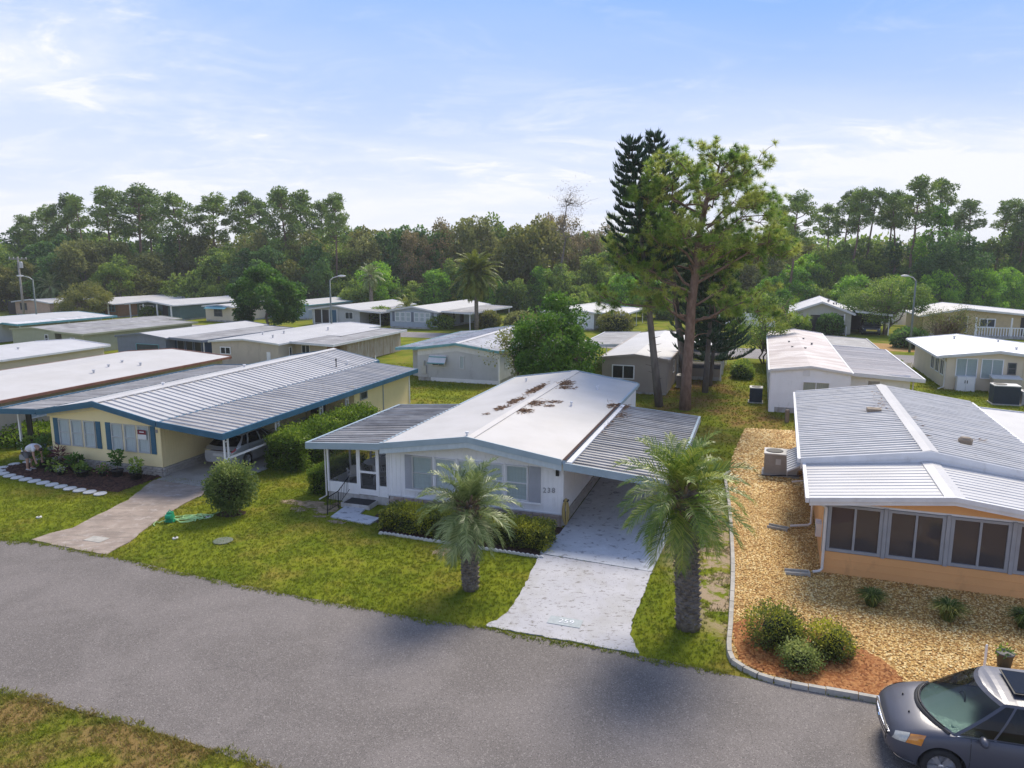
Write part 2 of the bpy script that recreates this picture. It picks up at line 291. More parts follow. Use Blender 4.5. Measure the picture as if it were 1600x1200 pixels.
leafmat('dark_chip', (.03, .014, .01), (.07, .032, .022), (.12, .06, .04), trans=0, rough=.9, patch=.1)
# ---------------------------------------------------------------- mesh helpers
def mesh_obj(name, me, mat, parent=None, loc=None, rot=None):
    if mat is not None:
        me.materials.clear(); me.materials.append(MAT[mat] if isinstance(mat, str) else mat)
    o = bpy.data.objects.new(name, me); COL.objects.link(o)
    if parent is not None: o.parent = parent
    if loc is not None: o.location = loc
    if rot is not None: o.rotation_euler = rot
    return o
def tag(o, label=None, cat=None, group=None, kind=None):
    if label: o['label'] = label
    if cat: o['category'] = cat
    if group: o['group'] = group
    if kind: o['kind'] = kind
    return o
def thing(name, label, cat, loc=(0, 0, 0), rz=0, group=None):
    o = bpy.data.objects.new(name, None); COL.objects.link(o); o.empty_display_size = .2
    o.location = loc; o.rotation_euler = (0, 0, rz); return tag(o, label, cat, group)
class MB:
    def __init__(s): s.v = []; s.f = []
    def quad(s, a, b, c, d): n = len(s.v); s.v += [a, b, c, d]; s.f.append((n, n + 1, n + 2, n + 3)); return s
    def poly(s, pts): n = len(s.v); s.v += list(pts); s.f.append(tuple(range(n, n + len(pts)))); return s
    def box(s, x0, y0, z0, x1, y1, z1):
        return s.hexa([(x0, y0, z0), (x1, y0, z0), (x1, y1, z0), (x0, y1, z0), (x0, y0, z1), (x1, y0, z1), (x1, y1, z1), (x0, y1, z1)])
    def hexa(s, p):
        n = len(s.v); s.v += list(p)
        for f in ((0, 3, 2, 1), (4, 5, 6, 7), (0, 1, 5, 4), (1, 2, 6, 5), (2, 3, 7, 6), (3, 0, 4, 7)): s.f.append(tuple(n + i for i in f))
        return s
    def prism(s, pts, z0, z1):
        n = len(s.v); k = len(pts)
        s.v += [(x, y, z0) for x, y in pts] + [(x, y, z1) for x, y in pts]
        s.f.append(tuple(n + i for i in reversed(range(k)))); s.f.append(tuple(n + k + i for i in range(k)))
        for i in range(k): j = (i + 1) % k; s.f.append((n + i, n + j, n + k + j, n + k + i))
        return s
    def tube(s, path, rad, n=8, cap=True):
        P = [Vector(p) for p in path]; K = len(P)
        if isinstance(rad, (int, float)): rad = [rad] * K
        b0 = len(s.v); up = Vector((0, 0, 1))
        prev = None
        for i in range(K):
            d = (P[min(i + 1, K - 1)] - P[max(i - 1, 0)]).normalized()
            if prev is None: x = d.orthogonal().normalized()
            else: x = (prev - d * prev.dot(d)); x = x.normalized() if x.length > 1e-5 else d.orthogonal().normalized()
            prev = x; y = d.cross(x)
            for j in range(n):
                a = 2 * math.pi * j / n; s.v.append(tuple(P[i] + (x * math.cos(a) + y * math.sin(a)) * rad[i]))
        for i in range(K - 1):
            for j in range(n):
                k = (j + 1) % n; s.f.append((b0 + i * n + j, b0 + i * n + k, b0 + (i + 1) * n + k, b0 + (i + 1) * n + j))
        if cap:
            s.f.append(tuple(b0 + j for j in reversed(range(n)))); s.f.append(tuple(b0 + (K - 1) * n + j for j in range(n)))
        return s
    def lathe(s, prof, n=16, c=(0, 0), caps=True):
        b0 = len(s.v)
        for r, z in prof:
            for j in range(n): a = 2 * math.pi * j / n; s.v.append((c[0] + r * math.cos(a), c[1] + r * math.sin(a), z))
        for i in range(len(prof) - 1):
            for j in range(n): k = (j + 1) % n; s.f.append((b0 + i * n + j, b0 + i * n + k, b0 + (i + 1) * n + k, b0 + (i + 1) * n + j))
        if caps: s.f.append(tuple(b0 + j for j in reversed(range(n)))); s.f.append(tuple(b0 + (len(prof) - 1) * n + j for j in range(n)))
        return s
    def mesh(s, name, smooth=False):
        me = bpy.data.meshes.new(name); me.from_pydata([tuple(v) for v in s.v], [], s.f); me.update()
        if smooth: me.polygons.foreach_set('use_smooth', [True] * len(me.polygons))
        return me
    def build(s, name, mat, parent=None, smooth=False, loc=None, rot=None):
        return mesh_obj(name, s.mesh(name, smooth), mat, parent, loc, rot)
def np_mesh(name, V, F, tint=None, smooth=False):
    """V (n,3) floats, F (m,k) ints, tint per vertex"""
    V = np.asarray(V, np.float32); F = np.asarray(F, np.int32); m, k = F.shape
    me = bpy.data.meshes.new(name); me.vertices.add(len(V)); me.vertices.foreach_set('co', V.ravel())
    me.loops.add(m * k); me.loops.foreach_set('vertex_index', F.ravel())
    me.polygons.add(m); me.polygons.foreach_set('loop_start', np.arange(0, m * k, k, dtype=np.int32))
    if smooth: me.polygons.foreach_set('use_smooth', np.ones(m, bool))
    if tint is not None:
        a = me.attributes.new('tint', 'FLOAT', 'POINT'); a.data.foreach_set('value', np.asarray(tint, np.float32))
    me.update(calc_edges=True); return me
def unit(a): return a / np.maximum(np.linalg.norm(a, axis=1, keepdims=True), 1e-9)
def leaf_mesh(name, pos, dirs, length, width, rng, tint=None, droop=.0, jitter=.7):
    """one folded leaf (quad) per position; dirs = preferred direction"""
    n = len(pos); d = unit(dirs + rng.normal(0, jitter, (n, 3)))
    s = unit(np.cross(d, rng.normal(0, 1, (n, 3)))); up = np.cross(s, d)
    L = length * rng.uniform(.65, 1.3, (n, 1)); w = width * rng.uniform(.7, 1.25, (n, 1))
    mid = pos + d * L * .5 + up * (L * .1); tip = pos + d * L; tip[:, 2:] -= droop * L
    V = np.empty((n, 4, 3)); V[:, 0] = pos; V[:, 1] = mid + s * w * .5; V[:, 2] = tip; V[:, 3] = mid - s * w * .5
    F = np.arange(n * 4).reshape(n, 4)
    if tint is None: tint = rng.uniform(.15, .85, n)
    return np_mesh(name, V.reshape(-1, 3), F, np.repeat(tint, 4))
def in_poly(x, y, poly):
    c = np.zeros(len(x), bool); n = len(poly); j = n - 1
    for i in range(n):
        xi, yi = poly[i]; xj, yj = poly[j]
        c ^= ((yi > y) != (yj > y)) & (x < (xj - xi) * (y - yi) / (yj - yi + 1e-12) + xi); j = i
    return c
def fr(o, deg, u, v):
    t = R(deg); return (o[0] + u * math.cos(t) + v * math.sin(t), o[1] - u * math.sin(t) + v * math.cos(t))
def rag(poly, step=.25, amp=.04, seed=1, closed=True):
    rr = random.Random(seed); out = []
    n = len(poly)
    for i in range(n if closed else n - 1):
        a, b = poly[i], poly[(i + 1) % n]; L = math.hypot(b[0] - a[0], b[1] - a[1]); k = max(1, int(L / step))
        for j in range(k):
            t = j / k; out.append((a[0] + (b[0] - a[0]) * t + rr.uniform(-amp, amp), a[1] + (b[1] - a[1]) * t + rr.uniform(-amp, amp)))
    return out
def smooth_line(pts, k=6):
    out = []
    n = len(pts)
    for i in range(n - 1):
        p0, p1, p2, p3 = pts[max(i - 1, 0)], pts[i], pts[i + 1], pts[min(i + 2, n - 1)]
        for j in range(k):
            t = j / k
            out.append(tuple(.5 * (2 * p1[q] + (p2[q] - p0[q]) * t + (2 * p0[q] - 5 * p1[q] + 4 * p2[q] - p3[q]) * t * t + (3 * p1[q] - p0[q] - 3 * p2[q] + p3[q]) * t ** 3) for q in range(len(p1))))
    out.append(tuple(pts[-1])); return out
def sheet(name, poly, z, mat, th=.0):
    b = MB()
    if th: b.prism(poly, z - th, z)
    else: b.poly([(x, y, z) for x, y in poly])
    me = b.mesh(name); bm = bmesh.new(); bm.from_mesh(me); bmesh.ops.recalc_face_normals(bm, faces=bm.faces); bmesh.ops.triangulate(bm, faces=[f for f in bm.faces if len(f.verts) > 4]); bm.to_mesh(me); bm.free()
    if not th and me.polygons and me.polygons[0].normal.z < 0: me.flip_normals()
    o = mesh_obj(name, me, mat); o['kind'] = 'structure'; return o
_txt = {}
def text_mesh(s, size, ext):
    cu = bpy.data.curves.new('txt', 'FONT'); cu.body = s; cu.size = size; cu.extrude = ext; cu.resolution_u = 3; cu.align_x = 'CENTER'; cu.align_y = 'CENTER'
    o = bpy.data.objects.new('txt', cu); COL.objects.link(o); bpy.context.view_layer.update()
    me = bpy.data.meshes.new_from_object(o.evaluated_get(bpy.context.evaluated_depsgraph_get())); bpy.data.objects.remove(o); bpy.data.curves.remove(cu); return me
# ================================================================ the setting
EDGE_UP = [(-60, 27), (-40, 25.3), (-26, 23.9), (-16.42, 22.4), (-15.5, 22.35), (-12.4, 21.25), (-9.6, 20.0), (-6.35, 18.72), (-4.2, 17.93), (-2.4, 17.28), (-.8, 16.8), (2.89, 15.5), (4.85, 14.70), (7.5, 13.62), (12, 11.9), (20, 9.2), (34, 5)]
EDGE_DN = [(-60, 17), (-40, 16), (-24, 15.6), (-14, 14.75), (-10.67, 14.05), (-9.3, 13.65), (-7.2, 12.85), (-5.6, 12.25), (-4.6, 11.8), (0, 9.6), (6, 6.4), (14, 2.2), (24, -3)]
g_ = MB()
for i in range(-6, 6):
    for j in range(-1, 8):
        pass
sheet('ground', [(-900, -60), (900, -60), (900, 1600), (-900, 1600)], 0, 'grass_ground')
road_poly = rag(smooth_line(EDGE_UP, 5), .25, .035, 3, False) + [(34, 5), (24, -3)] + rag(list(reversed(smooth_line(EDGE_DN, 5))), .25, .045, 4, False) + [(-60, 17)]
sheet('road', road_poly, .012, 'asphalt')
FAR_UP = [(-130, 140), (-80, 110.5), (-50, 100), (-22, 91.5), (0, 83.5), (20.8, 73.2), (37.7, 66.6), (55, 59), (90, 44)]
FAR_DN = [(-130, 132), (-80, 103.5), (-50, 93.5), (-22, 85.5), (0, 78), (19.0, 66.2), (33, 59.4), (50, 51.5), (90, 36)]
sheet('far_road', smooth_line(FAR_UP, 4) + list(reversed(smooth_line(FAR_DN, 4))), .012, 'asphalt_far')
# main driveway: painted concrete, outer apron and slab under the carport
HM, DM = (-4.49, 25.71), 18.6
def hm(u, v): return fr(HM, DM, u, v)
dr_l = [(-.66, 16.84), (-.22, 17.36), (.0, 17.85), (.28, 18.8), (.70, 20.6), (.86, 21.26)]
dr_r = [(4.02, 19.95), (3.58, 18.7), (3.24, 17.75), (2.93, 16.85), (2.84, 16.4), (2.93, 15.54)]
DRIVE = rag(dr_l + dr_r, .13, .028, 9)
sheet('driveway', DRIVE, .034, 'paint_drive', .03)
SLAB = [(.84, 21.28), hm(6.62, -.6), hm(6.62, 9.6), hm(10.05, 9.6), hm(10.02, -.25), (4.02, 19.97)]
sheet('carport_slab', rag([(.845, 21.29), (1.1, 22.3), hm(6.62, -.7)], .2, .03, 2, False) + [hm(6.62, -.7), hm(6.62, 9.6), hm(10.05, 9.6), hm(10.02, -.25), (4.03, 19.98)], .040, 'paint_slab', .035)
pl = tag(mesh_obj('lot_number_plate', MB().box(-.42, -.20, 0, .42, .20, .012).mesh('plate'), 'plate_grey', None, (1.32, 17.02, .034), (0, 0, R(-19))), 'grey painted rectangle with the lot number 259 on the white driveway', 'number plate')
nm_ = mesh_obj('lot_number', text_mesh('259', .27, .004), 'number_white', pl, (.03, -.0, .0165))
# yellow home's driveway
HY, DY = (-20.04, 31.18), 18.0
def hy(u, v): return fr(HY, DY, u, v)
YD = [(-15.45, 22.42), (-15.2, 22.95), (-14.75, 23.45), (-14.35, 26.3), (-14.55, 28.55), hy(5.95, -.5), hy(9.15, -.75), (-12.05, 26.0), (-12.25, 24.2), (-12.2, 22.2), (-12.4, 21.22), (-13.8, 21.75)]
sheet('driveway', rag(YD, .25, .03, 5), .030, 'old_drive', .026)
sheet('carport_slab', [hy(6.0, -.48), hy(6.0, 16.6), hy(9.3, 16.6), hy(9.3, -.73)], .036, 'concrete', .03)
pv = tag(mesh_obj('lot_number_patch', MB().box(-.33, -.2, 0, .33, .2, .010).mesh('patch'), 'curb_concrete', None, (-13.35, 22.45, .030), (0, 0, R(-18))), 'pale worn lot number patch on the stained old driveway', 'number plate')
# gravel yard of the orange home with its mulch bed
HO, DO = (8.9, 19.98), 20.0
def ho(u, v): return fr(HO, DO, u, v)
GRAVEL = smooth_line([(12.35, 38.0), (10.35, 33.2), (9.05, 29.6), (7.90, 25.6), (6.55, 20.6), (5.55, 17.3), (5.02, 15.55), (5.12, 14.95), (5.75, 14.42), (7.5, 13.78), (10, 12.86), (13, 11.75), (22, 8.7)], 6) + [(24, 10), (24, 22), ho(6.4, 3.4), ho(-.02, 3.4), ho(-.02, 17.5), (15.5, 37.2)]
sheet('gravel_yard', GRAVEL, .018, 'gravel_base')
MULCH = smooth_line([(5.45, 16.85), (5.18, 15.55), (5.28, 15.05), (5.85, 14.56), (6.7, 14.22), (7.65, 13.88), (8.2, 14.05), (8.38, 14.8), (8.2, 15.5), (7.6, 16.3), (6.7, 16.95), (5.9, 17.15), (5.45, 16.85)], 5)
sheet('mulch_bed', MULCH, .026, 'mulch_base')
YBED = smooth_line([hy(-.35, .1), hy(-1.35, -.25), hy(-1.5, -1.3), hy(-.2, -1.75), hy(2, -2.0), hy(4.4, -2.35), hy(5.8, -2.2)], 5) + [hy(5.83, -.06), hy(-.3, -.06)]
sheet('mulch_bed', YBED, .024, 'dark_mulch')
MBED = [hm(.0, -.08), hm(.05, -1.1), hm(.95, -2.45), hm(3.5, -2.62), hm(6.75, -2.72), hm(6.6, -.08)]
sheet('planting_bed', rag(MBED, .2, .05, 6), .020, 'dark_mulch')
for k_, (cu, cv, ru, rv) in enumerate(((-3.6, -.75, .5, .25), (-2.75, -.7, .5, .4), (-2.0, -1.0, .42, .5), (-2.9, -1.35, .35, .2), (-1.75, -.35, .3, .2), (-1.75, -1.75, .3, .16), (-.9, -2.05, .4, .12))):
    sheet('bare_sand', rag([hm(cu + ru * math.cos(a_ * .7), cv + rv * math.sin(a_ * .7)) for a_ in range(9)], .1, .10, 8 + k_), .009 + .001 * k_, 'sand')
sheet('bare_sand', rag([(-2.55, 21.55), (-2.05, 21.75), (-1.65, 21.5), (-2.0, 21.25), (-2.45, 21.3)], .12, .07, 12), .010, 'sand')
sheet('far_gravel_yard', [(33.5, 71.2), (46, 66.2), (48, 72), (35.5, 78)], .014, 'gravel_base')
sheet('side_path', [(12.9, 66.2), (18.8, 64.2), (19.4, 65.6), (13.6, 68)], .014, 'asphalt_far')
# scatter: grass tufts, pebbles, mulch chips ------------------------------------
def scatter_pts(poly, dens, rng, holes=()):
    xs = [p[0] for p in poly]; ys = [p[1] for p in poly]
    n = int((max(xs) - min(xs)) * (max(ys) - min(ys)) * dens)
    x = rng.uniform(min(xs), max(xs), n); y = rng.uniform(min(ys), max(ys), n); k = in_poly(x, y, poly)
    for h in holes: k &= ~in_poly(x, y, h)
    return x[k], y[k]
def stones(name, label, cat, poly, dens, size, mat, seed, holes=(), flat=.55, z0=.018, elong=1.0, vis=None):
    rng = np.random.default_rng(seed); x, y = scatter_pts(poly, dens, rng, holes)
    if vis is not None: k = vis(x, y); x, y = x[k], y[k]
    n = len(x); base = np.array([(1, 0, 0), (0, 1, 0), (-1, 0, 0), (0, -1, 0), (.1, .1, 1)], float)
    s = size * rng.uniform(.55, 1.35, (n, 1, 1)); a = rng.uniform(0, 6.283, n)
    V = base[None] * s * np.array([elong, 1, flat * 1.2])[None, None] * rng.uniform(.7, 1.25, (n, 5, 1)); V[:, :4, 2] = 0
    ca, sa = np.cos(a)[:, None], np.sin(a)[:, None]; X = V[:, :, 0] * ca - V[:, :, 1] * sa; Y = V[:, :, 0] * sa + V[:, :, 1] * ca
    V[:, :, 0] = X + x[:, None]; V[:, :, 1] = Y + y[:, None]; V[:, :, 2] += z0 + rng.uniform(0, .018, (n, 1)); V[:, 2, 2] += rng.uniform(-.0, .02, n)
    F = (np.array([(0, 1, 4), (1, 2, 4), (2, 3, 4), (3, 0, 4)])[None] + (np.arange(n) * 5)[:, None, None]).reshape(-1, 3)
    me = np_mesh(name, V.reshape(-1, 3), F, np.repeat(rng.uniform(0, 1, n), 5)); return tag(mesh_obj(name, me, mat), label, cat, kind='stuff')
infr = lambda x, y: (x < .74 * y + 1.2)
stones('gravel', 'golden tan river gravel covering the yard around the orange home', 'gravel', GRAVEL, 820, .028, 'pebble', 5, [MULCH], vis=lambda x, y: infr(x, y) & (y < 27))
stones('gravel', 'golden tan gravel strip beside the side wall of the orange home', 'gravel', GRAVEL, 230, .05, 'pebble', 6, [], vis=lambda x, y: infr(x, y) & (y >= 27))
stones('mulch', 'rust red bark mulch around the three low shrubs', 'mulch', MULCH, 900, .042, 'chip', 7, elong=1.8, flat=.5, z0=.026)
stones('mulch', 'dark brown bark mulch under the potted plants', 'mulch', YBED, 260, .05, 'dark_chip', 8, elong=1.8, flat=.5, z0=.024)
def grass(name, label, poly, dens, blade, wid, seed, holes, nb=4, vis=None):
    rng = np.random.default_rng(seed); x, y = scatter_pts(poly, dens, rng, holes)
    if vis is not None: k = vis(x, y); x, y = x[k], y[k]
    n = len(x); xx = np.repeat(x, nb) + rng.normal(0, .025, n * nb); yy = np.repeat(y, nb) + rng.normal(0, .025, n * nb); N_ = n * nb
    a = rng.uniform(0, 6.283, N_); h = blade * rng.uniform(.5, 1.4, N_); le = rng.uniform(.2, 1.1, N_) * h; w = wid * rng.uniform(.7, 1.3, N_)
    V = np.zeros((N_, 3, 3)); b = rng.uniform(0, 6.283, N_)
    V[:, 0, 0] = xx - np.cos(a) * w; V[:, 0, 1] = yy - np.sin(a) * w; V[:, 1, 0] = xx + np.cos(a) * w; V[:, 1, 1] = yy + np.sin(a) * w
    V[:, 2, 0] = xx + np.cos(b) * le; V[:, 2, 1] = yy + np.sin(b) * le; V[:, 2, 2] = h
    me = np_mesh(name, V.reshape(-1, 3), np.arange(N_ * 3).reshape(-1, 3), np.repeat(np.repeat(rng.uniform(0, 1, n), nb), 3))
    return tag(mesh_obj(name, me, 'grass_blade'), label, 'grass', kind='stuff')
hh = lambda f, u0, u1, v0, v1: [f(u0, v0), f(u1, v0), f(u1, v1), f(u0, v1)]
SANDS = [[hm(-3.6, -.5), hm(-1.4, -.3), hm(-1.5, -1.6), hm(-2.9, -1.1)]]
HOLES = [road_poly, DRIVE, SLAB, YD, YBED, MBED, GRAVEL, hh(hm, -2.6, 10.05, 0, 15), hh(hy, -2.2, 9.2, 0, 18), hh(ho, 0, 9, 0, 16), [hm(-1.45, -.3), hm(.2, -.3), hm(.2, -1.85), hm(-1.45, -1.75)]] + SANDS
seen = lambda x, y: (np.abs(x) < .74 * y + 1.5)
worn = lambda x, y: ~((x > 4.9) & (x < 7.6) & (y > 15.6) & (y < 26) & (np.sin(x * 5.1 + y * 1.3) + np.sin(y * 3.7 - x * 2) > .1))
grass('lawn_grass', 'mown grass of the front lawns between road and homes', [(-27, 15.0), (12, 12), (14, 30), (-34, 34)], 115, .055, .012, 11, HOLES, 5, vis=lambda x, y: seen(x, y) & worn(x, y) & (y > 13.5))
grass('lawn_grass', 'patchy grass of the verge across the road', [(-13, 11), (-4, 9.5), (-4.5, 12.2), (-10.5, 14.6), (-14, 15)], 240, .06, .010, 12, [road_poly], 5, vis=lambda x, y: np.abs(x) < .74 * y + 1)
def fringe(name, label, edge, seed, side):
    rng = np.random.default_rng(seed); L = smooth_line(edge, 6); P_ = np.array(L); d = np.diff(P_, axis=0); ln = np.hypot(d[:, 0], d[:, 1]); n = 5200; k = rng.choice(len(d), n, p=ln / ln.sum()); f = rng.uniform(0, 1, (n, 1)); p = P_[k] + d[k] * f; nn = np.column_stack([-d[k, 1], d[k, 0]]) / ln[k][:, None]; wav = .10 * np.sin(p[:, 0] * 2.3) + .07 * np.sin(p[:, 0] * 5.9 + 1)
    p = p + nn * side * (rng.normal(.05 if side < 0 else -.02, .07, n) + wav * .5)[:, None]; ok = (np.abs(p[:, 0]) < .76 * p[:, 1] + 1) & ~in_poly(p[:, 0], p[:, 1], DRIVE) & ~in_poly(p[:, 0], p[:, 1], YD) & ~in_poly(p[:, 0], p[:, 1], GRAVEL) & (p[:, 0] < 4.75); p = p[ok]; nb = 5; q = np.repeat(p, nb, 0) + rng.normal(0, .03, (len(p) * nb, 2)); N_ = len(q); a = rng.uniform(0, 6.283, N_); h = .06 * rng.uniform(.5, 1.4, N_); V = np.zeros((N_, 3, 3)); w = .011
    V[:, 0, 0] = q[:, 0] - np.cos(a) * w; V[:, 0, 1] = q[:, 1] - np.sin(a) * w; V[:, 1, 0] = q[:, 0] + np.cos(a) * w; V[:, 1, 1] = q[:, 1] + np.sin(a) * w; b_ = rng.uniform(0, 6.283, N_); V[:, 2, 0] = q[:, 0] + np.cos(b_) * h * .9; V[:, 2, 1] = q[:, 1] + np.sin(b_) * h * .9; V[:, 2, 2] = h + .012; V[:, :2, 2] = .01
    return tag(mesh_obj(name, np_mesh(name, V.reshape(-1, 3), np.arange(N_ * 3).reshape(-1, 3), np.repeat(rng.uniform(0, 1, N_), 3)), 'grass_blade'), label, 'grass', kind='stuff')
fringe('grass_edge', 'ragged grass fringe along the lawn side of the road', EDGE_UP, 21, -1); fringe('grass_edge', 'ragged grass fringe along the verge side of the road', EDGE_DN, 22, 1)
grass('lawn_grass', 'grass of the back yards behind the white home', [(-16, 33), (40, 30), (40, 62), (-20, 62)], 24, .08, .024, 13, HOLES, 4, vis=seen)
# ================================================================ homes
_wc = {}
def window(parent, u, v, rot, w, h, z0, frame='alu', back='curtain', div='h', glass='glass', fw=.05, name='window'):
    key = (round(w, 3), round(h, 3), frame, back, div, glass, fw)
    if key not in _wc:
        b = MB(); d = .055
        b.box(0, -d, 0, fw, .0, h).box(w - fw, -d, 0, w, .0, h).box(fw, -d, 0, w - fw, .0, fw).box(fw, -d, h - fw, w - fw, .0, h)
        if 'h' in div: b.box(fw, -d * .8, h * .5 - fw * .4, w - fw, -.006, h * .5 + fw * .4)
        if 'v' in div: b.box(w * .5 - fw * .4, -d * .8, fw, w * .5 + fw * .4, -.006, h - fw)
        f = b.mesh('window'); p = MB().quad((fw, -.024, fw), (w - fw, -.024, fw), (w - fw, -.024, h - fw), (fw, -.024, h - fw)).mesh('pane')
        # gathered curtain or blind just behind the pane
        c = MB(); k = max(6, int(w / .06)); xs = [fw + (w - 2 * fw) * i / k for i in range(k + 1)]
        ys = [-.010 + .007 * (i % 2) for i in range(k + 1)]
        for i in range(k): c.quad((xs[i], ys[i], fw), (xs[i + 1], ys[i + 1], fw), (xs[i + 1], ys[i + 1], h - fw), (xs[i], ys[i], h - fw))
        _wc[key] = (f, p, c.mesh('curtain'))
        f.materials.append(MAT[frame]); p.materials.append(MAT[glass]); _wc[key][2].materials.append(MAT[back])
    f, p, c = _wc[key]
    o = mesh_obj(name, f, None, parent, (u, v, z0), (0, 0, rot))
    mesh_obj('pane', p, None, o); mesh_obj('curtain' if back == 'curtain' else 'blind', c, None, o); return o
def shutter(parent, u, v, rot, w, h, z0, mat):
    b = MB().box(0, -.035, 0, w, 0, h)
    for i in range(int(h / .06)): b.box(.03, -.043, .03 + i * .06, w - .03, -.035, .03 + i * .06 + .035)
    return b.build('shutter', mat, parent, loc=(u, v, z0), rot=(0, 0, rot))
def wall(parent, u, v, rot, length, z0, top, mat, siding='plain', pitch=.2, brk=None, name='wall'):
    """top: function of the distance along the wall; the mesh lies in the wall's own frame (x along, -y outward)"""
    b = MB(); br = [0.0] + ([brk] if brk is not None else []) + [length]
    for a, c in zip(br[:-1], br[1:]):
        y = .012 if siding != 'plain' else 0
        b.quad((a, y, z0), (c, y, z0), (c, y, top(c)), (a, y, top(a)))
    if siding == 'vert':
        n = int(length / pitch); g = .012
        for i in range(n):
            a, c = i * length / n + (g if i else 0), (i + 1) * length / n - (g if i < n - 1 else 0)
            if brk is not None and a < brk < c: ts = (top(a), top(c))
            b.hexa([(a, 0, z0), (c, 0, z0), (c, .011, z0), (a, .011, z0), (a, 0, top(a)), (c, 0, top(c)), (c, .011, top(c)), (a, .011, top(a))])
    if siding == 'lap':
        tm = max(top(x) for x in (0, length, brk or 0)); z = z0
        while z < tm - .02:
            z1 = min(z + pitch, tm); xs = [x for x in np.linspace(0, length, 61) if top(x) >= z1 - .01]
            if len(xs) > 1:
                a, c = xs[0], xs[-1]
                b.quad((a, -.016, z), (c, -.016, z), (c, .0, z1), (a, .0, z1)); b.quad((a, .004, z), (c, .004, z), (c, -.016, z), (a, -.016, z))
            z = z1
    return b.build(name, mat, parent, loc=(u, v, 0), rot=(0, 0, rot))
def ribbed(u0, z0, u1, z1, v0, v1, pitch, rib=.05, hgt=.04, th=.03, warp=0, seed=0):
    """pan roof: pans run from (u0,z0) to (u1,z1), raised ribs every pitch along v; returns pans, ribs"""
    rr = random.Random(seed); n = max(1, round((v1 - v0) / pitch)); b = MB(); r = MB()
    b.hexa([(u0, v0, z0 - th), (u1, v0, z1 - th), (u1, v1, z1 - th), (u0, v1, z0 - th), (u0, v0, z0), (u1, v0, z1), (u1, v1, z1), (u0, v1, z0)])
    for i in range(n + 1):
        v = v0 + (v1 - v0) * i / n; a, c = max(v0, v - rib / 2), min(v1, v + rib / 2); h = hgt * rr.uniform(.8, 1.15)
        r.hexa([(u0, a, z0), (u1, a, z1), (u1, c, z1), (u0, c, z0), (u0, a + rib * .2, z0 + h), (u1, a + rib * .2, z1 + h), (u1, c - rib * .2, z1 + h), (u0, c - rib * .2, z0 + h)])
    return b, r
def bricks(parent, u, v, rot, length, z0, z1, bl, bh, mat, seed=0, holes=()):
    rr = random.Random(seed); mesh = []
    for k in range(5):
        b = MB(); j = lambda s: rr.uniform(-s, s); w, h, d = bl - .02, bh - .015, .06
        b.hexa([(0 + j(.008), -.03 + j(.008), j(.004)), (w + j(.008), -.03 + j(.008), j(.004)), (w, d, 0), (0, d, 0), (j(.01), -.03 + j(.01), h + j(.006)), (w + j(.01), -.03 + j(.01), h + j(.006)), (w, d, h), (0, d, h)])
        me = b.mesh('brick'); me.materials.append(MAT[mat]); mesh.append(me)
    rows = max(1, round((z1 - z0) / bh)); t = rot
    for r_ in range(rows):
        n = int(length / bl)
        for i in range(n):
            s = i * length / n + (.5 * bl if r_ % 2 and i < n - 1 else 0)
            o = mesh_obj('brick', mesh[rr.randrange(5)], None, parent, (u + s * math.cos(t) + .02 * math.sin(t), v + s * math.sin(t) - .02 * math.cos(t), z0 + r_ * bh), (0, 0, rot + rr.uniform(-.02, .02)))
